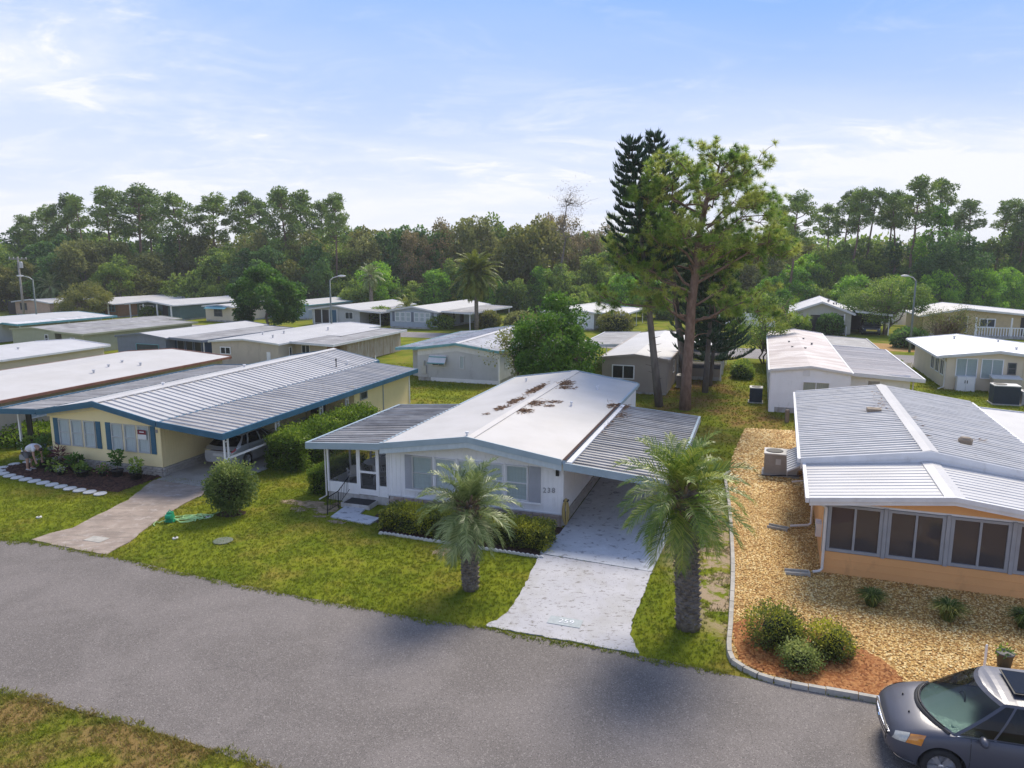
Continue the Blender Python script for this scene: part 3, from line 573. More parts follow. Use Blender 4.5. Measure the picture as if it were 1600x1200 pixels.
class Home:
    def __init__(s, name, label, o, deg, W_, L, eave, ridge, wall_m, roof_m, trim_m, siding='vert', pitch=.2, skirt=.35, skirt_m='skirt_grey', ru=None, of=.4, orr=.3, os=.15, ribs=None, cap=True, fas=.22, group=None, eave_r=None, th=.07, cat='mobile home', ribs_left=True, vs=0.0, trim2=None):
        s.t = thing(name, label, cat, (o[0], o[1], 0), R(-deg), group); s.W, s.L = W_, L; s.ru = W_ / 2 if ru is None else ru
        s.eave, s.ridge = eave, ridge; s.er = eave if eave_r is None else eave_r
        t = s.t; W_ = s.W
        top = s.top
        s.walls = [wall(t, 0, vs, 0, W_, skirt, lambda x: top(x) - th, wall_m, siding, pitch, s.ru),
                   wall(t, W_, vs, R(90), L - vs, skirt, lambda x: s.er - th, wall_m, siding, pitch),
                   wall(t, W_, L, R(180), W_, skirt, lambda x: top(W_ - x) - th, wall_m, siding, pitch, W_ - s.ru),
                   wall(t, 0, L, R(-90), L - vs, skirt, lambda x: s.eave - th, wall_m, siding, pitch)]
        if skirt > 0:
            MB().box(.03, .03, 0, W_ - .03, L - .03, skirt + .002).build('skirting', skirt_m, t)
        v0, v1 = -of, L + orr
        zl, zr = top(-os), top(W_ + os)
        s.v0, s.v1, s.zl, s.zr = v0, v1, zl, zr
        for (u0, z0, u1, z1, sd_) in ((s.ru, ridge, -os, zl, 0), (s.ru, ridge, W_ + os, zr, 1)):
            if u1 < u0: u0, z0, u1, z1 = u1, z1, u0, z0
            if ribs and (sd_ == 1 or ribs_left):
                b, r = ribbed(u0, z0, u1, z1, v0, v1, ribs[0], ribs[1], ribs[2], th, seed=sd_)
                ro = b.build('roof_panel', roof_m, t); r.build('roof_ribs', ribs[3] if len(ribs) > 3 else roof_m, ro)
            else:
                # membrane roof with slight sag and seams
                rr = random.Random(len(name) + sd_); nv = 14; b = MB(); nu = 4
                P_ = [[(u0 + (u1 - u0) * i / nu, v0 + (v1 - v0) * j / nv, z0 + (z1 - z0) * i / nu + (rr.uniform(-.012, .012) if 0 < i < nu and 0 < j < nv else 0)) for i in range(nu + 1)] for j in range(nv + 1)]
                for j in range(nv):
                    for i in range(nu): b.quad(P_[j][i], P_[j][i + 1], P_[j + 1][i + 1], P_[j + 1][i])
                b.hexa([(u0, v0, z0 - th), (u1, v0, z1 - th), (u1, v1, z1 - th), (u0, v1, z0 - th), (u0, v0, z0 - .02), (u1, v0, z1 - .02), (u1, v1, z1 - .02), (u0, v1, z0 - .02)])
                b.build('roof_panel', roof_m, t)
        if cap:
            c = MB(); k = .22; dz = .045 if not ribs else ribs[2] + .03
            for sg, uu, zz in ((-1, s.ru - k, ridge - k * (ridge - zl) / (s.ru + os)), (1, s.ru + k, ridge - k * (ridge - zr) / (W_ + os - s.ru))):
                a = (s.ru, v0 - .01, ridge + dz); b_ = (uu, v0 - .01, zz + dz * .8)
                c.hexa([(a[0], a[1], a[2] - .035), (b_[0], b_[1], b_[2] - .035), (b_[0], v1 + .01, b_[2] - .035), (a[0], v1 + .01, a[2] - .035), a, b_, (b_[0], v1 + .01, b_[2]), (a[0], v1 + .01, a[2])])
            c.build('ridge_cap', roof_m if cap is True else cap, t)
        # fascia on both gables, in two stepped boards, and eaves gutters
        for vv, sg in ((v0, -1), (v1, 1)):
            for (ua, za, ub, zb) in ((-os, zl, s.ru, ridge), (s.ru, ridge, W_ + os, zr)):
                for d0, d1, h0, h1, fm in ((.004, .055, .055, -fas * .45, trim_m), (.004, .03, -fas * .45 - .001, -fas, trim2 or trim_m)):
                    f = MB()
                    y0, y1 = vv + sg * d0, vv + sg * d1
                    f.hexa([(ua, y0, za + h1), (ub, y0, zb + h1), (ub, y1, zb + h1), (ua, y1, za + h1), (ua, y0, za + h0), (ub, y0, zb + h0), (ub, y1, zb + h0), (ua, y1, za + h0)])
                    f.build('fascia', fm, t)
        for uu, zz, sg in ((-os, zl, -1), (W_ + os, zr, 1)):
            MB().box(min(uu + sg * .004, uu + sg * .10), v0, zz - .13, max(uu + sg * .004, uu + sg * .10), v1, zz + .012).build('gutter', trim_m, t)
    def top(s, u):
        return s.eave + (s.ridge - s.eave) * (u / s.ru) if u <= s.ru else s.ridge + (s.er - s.ridge) * ((u - s.ru) / (s.W - s.ru))
def side_roof(t, u0, z0, u1, z1, v0, v1, mat, trim, pitch=.3, ribs=True, rib_m=None, posts=(), post_m='white_paint', fas=.16, double=False, name='carport_roof', beam=True, rh=.045):
    """lean-to roof from the wall side (u0,z0) out to (u1,z1), with trim on its three free edges and posts at v in posts"""
    lo, hi = (u0, u1) if u0 < u1 else (u1, u0); zl, zh = (z0, z1) if u0 < u1 else (z1, z0)
    if ribs:
        b, r = ribbed(lo, zl, hi, zh, v0, v1, pitch, .06, rh, .04, seed=3); ro = b.build(name, mat, t); r.build('roof_ribs', rib_m or mat, ro)
    else:
        ro = MB().hexa([(lo, v0, zl - .05), (hi, v0, zh - .05), (hi, v1, zh - .05), (lo, v1, zl - .05), (lo, v0, zl), (hi, v0, zh), (hi, v1, zh), (lo, v1, zl)]).build(name, mat, t)
    for vv, sg in ((v0, -1), (v1, 1)):
        y0, y1 = sorted((vv + sg * .003, vv + sg * .05))
        MB().hexa([(lo, y0, zl - fas), (hi, y0, zh - fas), (hi, y1, zh - fas), (lo, y1, zl - fas), (lo, y0, zl + .05), (hi, y0, zh + .05), (hi, y1, zh + .05), (lo, y1, zl + .05)]).build('fascia', trim, t)
    sg = 1 if u1 > u0 else -1; x0, x1 = sorted((u1 + sg * .003, u1 + sg * .09))
    MB().box(x0, v0 - .05, z1 - fas, x1, v1 + .05, z1 + .05).build('gutter', trim, t)
    up = u1 - sg * .22; zp = z1 + (z0 - z1) * .22 / abs(u1 - u0)
    if beam and posts: MB().box(up - .035, min(posts) - .05, zp - .17, up + .035, max(posts) + .05, zp - .052).build('beam', post_m, t)
    for v in posts:
        b = MB()
        if double:
            for d in (-.11, .11): b.box(up - .028, v + d - .028, .02, up + .028, v + d + .028, zp - .165)
            b.box(up - .02, v - .11, zp - .45, up + .02, v + .11, zp - .41)
        else: b.box(up - .04, v - .04, .02, up + .04, v + .04, zp - .165)
        b.build('post', post_m, t)
    return ro
def downspout(t, pts, r=.038, mat='pvc'):
    return MB().tube(pts, r, 8).build('downspout', mat, t)
def vents(t, pts, mat='alu', r=.05, h=.28):
    for x, y, z in pts: MB().lathe([(r, z - .1), (r, z + h * .7), (r * 1.6, z + h * .72), (r * 1.5, z + h)], 10, (x, y)).build('roof_vent', mat, t)
# ---------------------------------------------------------------- the white home, number 238
h = Home('mobile_home', 'white mobile home number 238 with screened porch and painted carport', HM, DM, 6.54, 14.9, 2.44, 2.93, 'white_siding', 'white_roof', 'bluegrey_trim', 'vert', .17, .42, 'mortar', of=.45, orr=.15, os=.06, fas=.34, th=.07, trim2='bluegrey_pale')
t = h.t
MB().box(.06, -.0, 0, 6.5, .045, .40).build('footing', 'mortar', t)
bricks(t, 0.02, .0, 0, 6.5, .0, .42, .40, .105, 'brick', 3)
bricks(t, 6.53, .05, R(90), 9.4, .03, .42, .42, .13, 'brick_pale', 4)
MB().box(-.03, -.035, .415, 6.58, .0, .455).build('ledge', 'white_trim', t)
xw = [(.98, 1.22), (2.22, 0), (3.26, 0), (4.28, 0)]
for i in range(5):
    u = .98 + i * .885
    window(t, u, -.002, 0, .80, 1.24, .77, 'white_trim' if i else 'alu', 'blind' if i in (0, 4) else 'curtain', 'h')
    if i: MB().box(u - .075, -.05, .74, u - .01, 0, 2.04).build('mullion', 'white_paint', t)
shutter(t, .70, -.004, 0, .27, 1.24, .77, 'grey_shutter'); shutter(t, 5.36, -.004, 0, .40, 1.24, .77, 'grey_shutter')
MB().box(.68, -.075, .70, 5.78, 0, .765).build('window_sill', 'white_paint', t)
for i, ch in enumerate('238'): mesh_obj('house_number', text_mesh(ch, .25, .008), 'number_dark', t, (5.90 + i * .155, -.022, 1.22 + i * .012), (R(90), 0, 0))
MB().box(6.30, -.09, 1.78, 6.40, -.0, 1.98).build('porch_light', 'black_metal', t)
MB().box(6.46, -.012, .42, 6.555, .08, 2.3).build('corner_board', 'white_paint', t)
MB().box(-.02, -.012, .42, .07, .08, 2.35).build('corner_board', 'white_paint', t)
vents(t, [(1.2, 12.8, 2.6), (5.0, 7.2, 2.66), (5.2, 11.6, 2.62), (3.2, -.25, 2.90)], 'white_trim', .04, .2)
# carport on the right and the screened porch on the left
side_roof(t, 6.66, 2.33, 10.15, 2.04, -.45, 9.5, 'dirty_pan_roof', 'bluegrey_trim', .31, True, 'dirty_pan_roof', (-.1, 3.1, 6.3, 9.2), 'white_paint', .20, name='carport_roof')
MB().box(6.74, -.4, 2.335, 6.92, 9.5, 2.39).build('roof_flashing', 'white_trim', t); MB().box(6.612, -.43, h.zr + .013, 6.73, 9.5, h.zr + .03).build('dark_gutter_strip', 'dark_mulch', t)  # dark strip along the gap between white roof and carport flashing
MB().box(7.0, 8.6, .04, 9.9, 9.4, 2.0).build('storage_shed', 'white_siding', t)
side_roof(t, -.06, 2.42, -3.02, 2.22, -.45, 6.9, 'dirty_pan_roof', 'bluegrey_trim', .31, True, 'dirty_pan_roof', (), fas=.19, name='porch_roof')
MB().box(-2.52, 0, 0, 0, 6.5, .32).build('porch_floor', 'skirt_grey', t)
for (u0, u1) in ((-2.46, -1.27), (-.42, -.02)):
    MB().box(u0, .01, .32, u1, .05, .72).build('knee_panel', 'white_paint', t)
    MB().quad((u0, .03, .74), (u1, .03, .74), (u1, .03, 2.14), (u0, .03, 2.14)).build('screen', 'screen', t)
for u in (-2.52, -1.27, -.42, -.045): MB().box(u - .02, -.012, .322, u + .05, .07, 2.2).build('post', 'white_paint', t)
MB().box(-2.54, -.008, 2.12, .0, .07, 2.22).build('header', 'white_paint', t)
d = MB().box(-1.22, .0, .34, -1.15, .04, 2.1).box(-.50, .0, .34, -.43, .04, 2.1).box(-1.15, .0, .34, -.50, .04, .55).box(-1.15, .0, 1.16, -.50, .04, 1.24).box(-1.15, .0, 2.02, -.50, .04, 2.1).build('screen_door', 'white_paint', t)
MB().quad((-1.15, .02, .55), (-.5, .02, .55), (-.5, .02, 1.16), (-1.15, .02, 1.16)).quad((-1.15, .02, 1.24), (-.5, .02, 1.24), (-.5, .02, 2.02), (-1.15, .02, 2.02)).build('screen', 'screen', d)
MB().box(-.58, -.05, 1.1, -.52, 0, 1.16).build('door_handle', 'black_metal', d)
for v0, v1 in ((.07, 1.6), (1.6, 3.2), (3.2, 4.8), (4.8, 6.45)):
    MB().box(-2.52, v0, .32, -2.48, v1, .72).build('knee_panel', 'white_paint', t); MB().box(-2.54, v1 - .06, .32, -2.47, v1, 2.14).build('post', 'white_paint', t)
    MB().quad((-2.5, v0, .72), (-2.5, v1, .72), (-2.5, v1, 2.14), (-2.5, v0, 2.14)).build('screen', 'screen', t)
MB().box(-2.5, 6.42, .32, -.02, 6.48, 2.16).build('porch_rear_wall', 'white_siding', t)
downspout(t, [(-2.6, -.02, 2.1), (-2.6, -.02, .15), (-2.75, -.3, .06)], .03)
MB().box(-1.62, -.62, 0, -.46, .0, .17).build('step', 'skirt_grey', t)
tag(MB().box(-1.5, -.6, .168, -.5, -.05, .19).box(-1.5, -.615, .05, -.5, -.6, .19).build('door_mat', 'rubber_mat', None), 'black rubber mat covering the step of the screened porch', 'mat')
dm_ = bpy.data.objects['door_mat']; dm_.location = (HM[0], HM[1], 0); dm_.rotation_euler = (0, 0, R(-DM))
sheet('front_path', [hm(-1.46, -.6), hm(-.62, -.62), hm(-.55, -1.15), hm(.35, -1.3), hm(.30, -1.95), hm(-1.36, -1.72)], .05, 'paint_slab', .05)
rl = thing('handrail', 'black wrought iron handrail beside the porch step', 'handrail', (HM[0], HM[1], 0), R(-DM))
ra = [(-1.62, -1.50, .62), (-1.60, -.80, .66), (-1.58, -.06, 1.0)]
for (u, v, z) in ra[:2]: MB().tube([(u, v, .0), (u, v, z)], .018, 6).build('post', 'black_metal', rl)
MB().tube(ra, .018, 6).build('rail', 'black_metal', rl); MB().tube([(-1.62, -1.5, .14), (-1.6, -.8, .16), (-1.58, -.06, .50)], .012, 6).build('rail', 'black_metal', rl)
for k in range(13):
    v = -1.42 + k * .108; zt = .62 + (.04 * (v + 1.5) / .7 if v < -.8 else .04 + .34 * (v + .8) / .74); zb = .14 + (.02 * (v + 1.5) / .7 if v < -.8 else .02 + .34 * (v + .8) / .74)
    MB().tube([(-1.61, v, zb), (-1.61, v, zt)], .008, 5).build('baluster', 'black_metal', rl)
# porch furniture
pt = thing('patio_table', 'round white patio table inside the screened porch', 'table', (*hm(-1.55, 2.0), .32), R(-DM))
MB().lathe([(.5, .66), (.53, .68), (.53, .70), (.0, .705)], 24).build('table_top', 'white_paint', pt)
for a in range(4): MB().tube([(.12 * math.cos(a * 1.57), .12 * math.sin(a * 1.57), .66), (.34 * math.cos(a * 1.57), .34 * math.sin(a * 1.57), .01)], .022, 6).build('leg', 'white_paint', pt)
chairs = None
for i, (u, v, a, lb) in enumerate(((-2.0, 1.0, 200, 'white plastic patio chair in front of the porch table by the screen'), (-.95, 1.25, 120, 'white plastic patio chair beside the screen door'), (-.8, 2.6, 60, 'white plastic patio chair against the home wall behind the table'), (-2.1, 3.1, -30, 'white plastic patio chair deepest inside the screened porch'))):
    c = thing('patio_chair', lb, 'chair', (*hm(u, v), .32), R(a), 'patio chairs in the screened porch')
    if chairs is None:
        ms = [('seat', MB().box(-.23, -.23, .40, .23, .23, .43).mesh('seat')), ('backrest', MB().hexa([(-.21, .2, .46), (.21, .2, .46), (.21, .23, .46), (-.21, .23, .46), (-.17, .3, .86), (.17, .3, .86), (.17, .33, .86), (-.17, .33, .86)]).mesh('backrest')), ('armrest', MB().box(-.28, -.2, .61, -.22, .22, .635).mesh('armrest')), ('armrest', MB().box(.22, -.2, .61, .28, .22, .635).mesh('armrest'))]
        for sx in (-1, 1):
            for sy in (-1, 1): ms.append(('leg', MB().tube([(sx * .25, sy * .24, .0), (sx * .22, sy * .2, .62 if sy < 0 else .5)], .02, 6).mesh('leg')))
        for _, me in ms: me.materials.append(MAT['white_paint'])
        chairs = ms
    for nme, me in chairs: mesh_obj(nme, me, None, c)
# coiled hose on the corner of the home
hs = thing('garden_hose', 'tan hose coiled on the wall hook at the carport corner', 'hose', (*hm(6.66, -.05), 0), R(-DM))
rr = random.Random(4)
for k in range(12):
    w, hgt = .05 + .016 * (k % 5), .42 + .04 * rr.uniform(-1, 1); pts = []
    for i in range(25):
        a = 2 * math.pi * i / 24; pts.append((.02 + w * math.sin(a) * .9, -.04 - .011 * k + .02 * math.cos(2 * a), .60 + hgt * math.cos(a)))
    MB().tube(pts, .022, 6, False).build('hose_loop', 'hose_tan', hs)
MB().box(-.06, -.16, .96, .10, .02, 1.0).build('hook', 'black_metal', hs)
# needles lying on the roof
def litter(name, label, o, deg, top, spots, seed):
    rng = np.random.default_rng(seed); P_, D_ = [], []
    for (u, v, ru, rv, n) in spots:
        uu = rng.normal(u, ru * .5, n); vv = rng.normal(v, rv * .5, n); vv += (uu - u) * .6
        for a, b in zip(uu, vv): x, y = fr(o, deg, a, b); P_.append((x, y, top(a) + .012 + rng.uniform(0, .02)))
    P_ = np.array(P_); D_ = rng.normal(0, 1, P_.shape) * np.array([1, 1, .12])
    P_ = P_[rng.uniform(0, 1, len(P_)) < .6]; D_ = rng.normal(0, 1, P_.shape) * np.array([1, 1, .05]); me = leaf_mesh(name, P_, D_, .22, .04, rng, jitter=.03); return tag(mesh_obj(name, me, 'needle_litter'), label, 'pine needles', kind='stuff')
litter('pine_needle_litter', 'brown pine needle piles along the ridge of the white roof', HM, DM, h.top, [(2.72, 9.6, .18, 1.5, 520), (2.75, 6.5, .22, .9, 330), (2.6, 5.0, .2, .45, 160), (3.6, 11.4, .3, .7, 420), (3.95, 10.5, .3, .4, 150), (3.62, 6.2, .25, .6, 280), (3.7, 4.6, .25, .4, 200), (4.2, 7.2, .3, .35, 110), (4.25, 6.3, .15, .2, 60), (2.4, 3.9, .1, .2, 30), (6.45, 8.8, .12, .5, 160)], 3)
litter('pine_needle_litter', 'brown pine needles caught along the carport flashing', HM, DM, lambda u: 2.33 - (u - 6.66) * .083 + .03, [(6.95, 9.1, .2, .5, 160), (7.1, 7.4, .25, .6, 90), (6.9, 5.2, .08, 1.8, 70)], 5)
# ---------------------------------------------------------------- the yellow home
h = Home('mobile_home', 'pale yellow mobile home with blue shutters and ribbed white roof', HY, DY, 5.95, 18.0, 2.52, 3.03, 'yellow_siding', 'white_metal_roof', 'blue_trim', 'vert', .14, .40, 'mortar', ru=2.95, of=.42, orr=.2, os=.22, ribs=(.40, .07, .05), cap=True, fas=.2, eave_r=2.46, ribs_left=False)
t = h.t
wall(t, .02, -.012, 0, 5.91, .42, lambda x: h.top(x + .02) - .08, 'yellow_siding', 'plain', brk=2.93, name='front_cladding')
bricks(t, .0, -.03, 0, 5.95, 0, .40, .30, .10, 'brick_pale', 7); bricks(t, 5.95, .0, R(90), 9.9, .03, .40, .42, .125, 'brick_pale', 8)
# gable board under the fascia
for ua, ub in ((.0, 2.95), (2.95, 5.95)): MB().hexa([(ua, -.12, h.top(ua) - .34), (ub, -.12, h.top(ub) - .34), (ub, -.015, h.top(ub) - .34), (ua, -.015, h.top(ua) - .34), (ua, -.12, h.top(ua) - .14), (ub, -.12, h.top(ub) - .14), (ub, -.015, h.top(ub) - .14), (ua, -.015, h.top(ua) - .14)]).build('gable_board', 'cream_board', t)
for u0 in (.22, 3.1):
    shutter(t, u0, -.014, 0, .26, 1.18, .94, 'blue_trim'); shutter(t, u0 + 2.35, -.014, 0, .24, 1.18, .94, 'blue_trim')
    for k in range(3):
        window(t, u0 + .30 + k * .70, -.014, 0, .60, 1.16, .95, 'alu', 'curtain', 'h')
        if k: MB().box(u0 + .30 + k * .70 - .085, -.06, .94, u0 + .30 + k * .70 - .012, -.013, 2.12).build('mullion', 'cream_board', t)
sg_ = MB().box(4.84, -.088, 1.54, 5.28, -.075, 1.94).build('window_sign', 'sign_white', t); sg_['label'] = 'red and white notice in the window'
MB().box(4.84, -.094, 1.75, 5.28, -.0885, 1.94).build('sign_band', 'sign_red', sg_)
MB().box(4.94, -.0965, 1.83, 5.18, -.0945, 1.875).build('sign_lettering', 'sign_white', sg_)
MB().box(5.60, -.035, 1.86, 5.82, -.014, 1.99).build('number_plaque', 'number_dark', t)
side_roof(t, 6.22, 2.42, 9.32, 2.14, -.42, 17.2, 'dirty_pan_roof', 'blue_trim', .40, True, 'white_metal_roof', (.05, 3.4, 6.9, 9.3), 'white_paint', .20, True, rh=.055)
MB().box(9.06, -.02, .98, 9.1, 9.3, 1.06).build('carport_rail', 'white_paint', t)
sh = wall(t, 8.95, 10.3, R(90), 6.6, .05, lambda x: 2.1, 'yellow_siding', 'vert', .14, name='shed_wall'); wall(t, 6.0, 10.3, 0, 2.95, .05, lambda x: 2.2, 'yellow_siding', 'vert', .14, name='shed_wall')
wall(t, 8.95, 16.9, R(180), 2.95, .05, lambda x: 2.1, 'yellow_siding', 'vert', .14, name='shed_wall')
MB().box(8.94, 13.45, .05, 8.985, 13.53, 2.1).build('shed_post', 'grey_trim', t); MB().box(8.93, 16.82, .05, 8.99, 16.92, 2.1).build('shed_post', 'white_trim', t)
window(t, 8.95, 10.9, R(90), .75, .45, 1.35, 'grey_trim', 'dark_blind', '')
MB().box(6.3, 10.24, .05, 7.2, 10.29, 1.95).build('shed_door', 'dark_interior', t)
side_roof(t, -.24, 2.50, -2.55, 2.38, -.42, 13.5, 'dirty_pan_roof', 'blue_trim', .31, True, 'dirty_pan_roof', (.4, 4.5, 9.0), 'white_paint', .18, name='porch_roof', rh=.02)
MB().box(-2.2, .1, 0, -.05, 9, .22).build('porch_floor', 'concrete', t)
MB().box(-2.15, .9, .2, -1.55, 1.0, .55).build('porch_wall', 'blue_trim', t)
for k in range(9): MB().box(-2.05 + k * .22, 2.0, .25, -2.02 + k * .22, 2.03, 1.15).build('railing_bar', 'black_metal', t)
MB().box(-2.1, 1.99, 1.15, -.1, 2.04, 1.19).build('railing', 'black_metal', t)
MB().box(-2.2, .62, .2, -1.9, .68, 2.2).build('trellis', 'black_metal', t)
vents(t, [(1.5, 5, 2.75), (1.2, 11.5, 2.72), (5.6, 15.4, 2.6)], 'white_trim', .06, .16); vents(t, [(5.55, 14.2, 2.6)], 'black_metal', .03, .45)
# ---------------------------------------------------------------- the orange home
h = Home('mobile_home', 'orange mobile home with grey sunroom windows and ribbed roof', HO, DO, 6.2, 16.0, 2.54, 3.0, 'orange_siding', 'weathered_white_roof', 'white_trim', 'vert', .2, .0, ru=3.1, of=-3.35, orr=.1, os=.62, ribs=(.31, .13, .05, 'rib_cream'), cap='white_metal_roof', fas=.32, vs=3.4)
t = h.t
# sunroom in front
def ptop(u): return 2.34 + .36 * (u / 3.1 if u < 3.1 else (6.2 - u) / 3.1)
pv0, pv1 = -.35, 3.62
for (u0, u1) in ((-.45, 3.1), (3.1, 6.65)):
    z0, z1 = ptop(max(u0, 0)) - (.05 if u0 < 0 else 0), ptop(min(u1, 6.2)) - (.05 if u1 > 6.2 else 0)
    b, r = ribbed(u0, z0, u1, z1, pv0, pv1, .31, .07, .016, .06, seed=2); ro = b.build('sunroom_roof', 'white_metal_roof', t); r.build('roof_ribs', 'white_metal_roof', ro)
    f = MB()
    for d0, d1, h0, h1 in ((.004, .10, .06, -.07), (.004, .055, -.07, -.18)):
        f.hexa([(u0, pv0 - d1, z0 + h1), (u1, pv0 - d1, z1 + h1), (u1, pv0 - d0, z1 + h1), (u0, pv0 - d0, z0 + h1), (u0, pv0 - d1, z0 + h0), (u1, pv0 - d1, z1 + h0), (u1, pv0 - d0, z1 + h0), (u0, pv0 - d0, z0 + h0)])
    f.build('fascia', 'white_trim', t)
MB().hexa([(2.85, pv0, ptop(2.85) + .005), (3.1, pv0, ptop(3.1) + .03), (3.1, pv1, ptop(3.1) + .03), (2.85, pv1, ptop(2.85) + .005), (2.85, pv0, ptop(2.85) + .04), (3.1, pv0, ptop(3.1) + .05), (3.1, pv1, ptop(3.1) + .05), (2.85, pv1, ptop(2.85) + .04)]).hexa([(3.1, pv0, ptop(3.1) + .03), (3.35, pv0, ptop(3.35) + .005), (3.35, pv1, ptop(3.35) + .005), (3.1, pv1, ptop(3.1) + .03), (3.1, pv0, ptop(3.1) + .05), (3.35, pv0, ptop(3.35) + .04), (3.35, pv1, ptop(3.35) + .04), (3.1, pv1, ptop(3.1) + .05)]).build('ridge_cap', 'white_metal_roof', t)
MB().box(-.56, pv0 - .08, 2.19, -.46, pv1, 2.33).build('gutter', 'white_trim', t); MB().box(6.66, pv0 - .08, 2.19, 6.76, pv1, 2.33).build('gutter', 'white_trim', t)
MB().box(0, -.0, 0, 6.2, .08, .68).build('knee_wall', 'orange_siding', t)
MB().box(.02, -.008, .21, 6.18, .0, .225).box(.02, -.008, .44, 6.18, .0, .455).build('panel_seam', 'orange_siding', t)
b = MB(); b.poly([(0, .0, 2.16), (6.2, .0, 2.16), (6.2, .0, ptop(6.2) - .06), (3.1, .0, ptop(3.1) - .06), (0, .0, ptop(0) - .06)]); b.build('gable_panel', 'orange_siding', t)
MB().box(0, .0, 2.10, 6.2, .08, 2.16).build('header', 'white_trim', t)
wall(t, 0, 3.4, R(-90), 3.4, 0, lambda x: 2.3, 'orange_siding', 'vert', .2, name='sunroom_side_wall'); wall(t, 6.2, 0, R(90), 3.4, 0, lambda x: 2.3, 'orange_siding', 'vert', .2, name='sunroom_side_wall')
for k in range(5): MB().box(-.03 + k * 1.525, -.055, .68, .07 + k * 1.525, .08, 2.12).build('post', 'grey_trim', t)
for k in range(4):
    u0 = .08 + k * 1.525; w = 1.41; b = MB(); z0, z1 = .70, 2.09
    b.box(u0, -.03, z0, u0 + .09, .05, z1).box(u0 + w - .09, -.03, z0, u0 + w, .05, z1).box(u0 + .09, -.03, z0, u0 + w - .09, .05, z0 + .09).box(u0 + .09, -.03, z1 - .07, u0 + w - .09, .05, z1).box(u0 + w * .5 - .03, -.02, z0 + .09, u0 + w * .5 + .03, .05, z1 - .07)
    o = b.build('window', 'grey_trim', t)
    for a, c in ((u0 + .09, u0 + w * .5 - .03), (u0 + w * .5 + .03, u0 + w - .09)): MB().quad((a, .015, z0 + .09), (c, .015, z0 + .09), (c, .015, z1 - .07), (a, .015, z1 - .07)).build('pane', 'dark_glass', o)
MB().box(.02, .1, .0, 6.18, 3.3, .12).build('sunroom_floor', 'taupe_siding', t)
MB().box(1.4, 2.3, .12, 3.4, 3.2, .55).box(1.4, 3.0, .55, 3.4, 3.2, .95).build('sofa', 'taupe_siding', t)
MB().lathe([(.05, .12), (.05, .6), (.45, .62), (.45, .66), (0, .66)], 16, (2.6, 1.1)).build('side_table', 'white_paint', t)
downspout(t, [(-.44, -.36, 2.2), (-.1, -.12, 2.08), (.02, -.075, 1.98), (.02, -.075, .16), (-.05, -.12, .10), (-.22, -.17, .07)], .04)
downspout(t, [(-.50, 3.5, 2.22), (-.20, 3.55, 2.1), (-.16, 3.55, 2.0), (-.16, 3.55, .24), (-.24, 3.5, .17), (-.80, 3.38, .11)], .04)
downspout(t, [(-.5, 8.6, 2.4), (-.1, 8.6, 2.2), (-.07, 8.6, .25), (-.7, 8.5, .14)], .04)
for i, (u, v, r_) in enumerate(((-.55, -.35, 8), (-1.1, 3.2, -15))):
    x, y = ho(u, v); b = MB().box(-.42, -.14, 0, .25, .14, .03).box(-.42, -.14, .03, .25, -.11, .09).box(-.42, .11, .03, .25, .14, .09).box(.22, -.11, .03, .25, .11, .09)
    tag(b.build('splash_block', 'curb_concrete', None, loc=(x, y, .02), rot=(0, 0, R(r_ - DO))), ('concrete splash block under the front corner downspout of the orange home', 'concrete splash block on the gravel below the side downspout')[i], 'splash block')
# window awning, side vent and wall box on the left side
aw = MB().hexa([(-1.0, 4.1, 1.74), (-1.0, 6.9, 1.74), (-.01, 6.9, 2.3), (-.01, 4.1, 2.3), (-1.0, 4.1, 1.77), (-1.0, 6.9, 1.77), (-.01, 6.9, 2.33), (-.01, 4.1, 2.33)])
for k in range(10): v = 4.12 + k * .3; aw.hexa([(-1.0, v, 1.77), (-1.0, v + .05, 1.77), (-.01, v + .05, 2.33), (-.01, v, 2.33), (-1.0, v, 1.80), (-1.0, v + .05, 1.80), (-.01, v + .05, 2.36), (-.01, v, 2.36)])
aw.hexa([(-1.0, 4.1, 1.6), (-1.0, 6.9, 1.6), (-.985, 6.9, 1.6), (-.985, 4.1, 1.6), (-1.0, 4.1, 1.74), (-1.0, 6.9, 1.74), (-.985, 6.9, 1.74), (-.985, 4.1, 1.74)])
aw.build('window_awning', 'white_metal_roof', t); window(t, 0, 6.2, R(-90), 1.5, 1.0, 1.05, 'alu', 'dark_blind', 'v')
w_ = MB().box(-.16, .9, .75, -.0, 1.35, 1.15).build('utility_box', 'white_trim', t); MB().box(-.165, .98, .80, -.16, 1.1, 1.02).box(-.165, 1.15, .8, -.16, 1.27, 1.02).build('vent_slot', 'black_plastic', w_)
vb = [MB().box(1.95, 9.9, 2.80, 2.45, 10.35, 3.02).build('roof_vent', 'timber', t), MB().lathe([(.2, 2.7), (.22, 2.95), (.15, 3.02), (0, 3.02)], 14, (4.55, 5.9)).build('roof_vent', 'timber', t)]
for n_ in vb: n_['label'] = 'rusty tan roof vent cap'
side_roof(t, 6.84, 2.42, 10.2, 2.2, 3.6, 15.0, 'white_roof_b', 'white_trim', .3, False, None, (3.8, 9, 14.8), 'white_paint', .16)
litter('pine_needle_litter', 'scattered needles along the ridge of the weathered ribbed roof', HO, DO, h.top, [(2.7, 12, .4, 3, 160), (3.4, 8, .3, 3, 60), (5.2, 7.2, .2, .4, 40)], 8)
# ---------------------------------------------------------------- the homes behind
def basic(label, o, deg, W_, L, eave, ridge, wm, rm, tm, siding='plain', name='mobile_home', **k):
    return Home(name, label, o, deg, W_, L, eave, ridge, wm, rm, tm, siding, group='mobile homes of the park', **k)
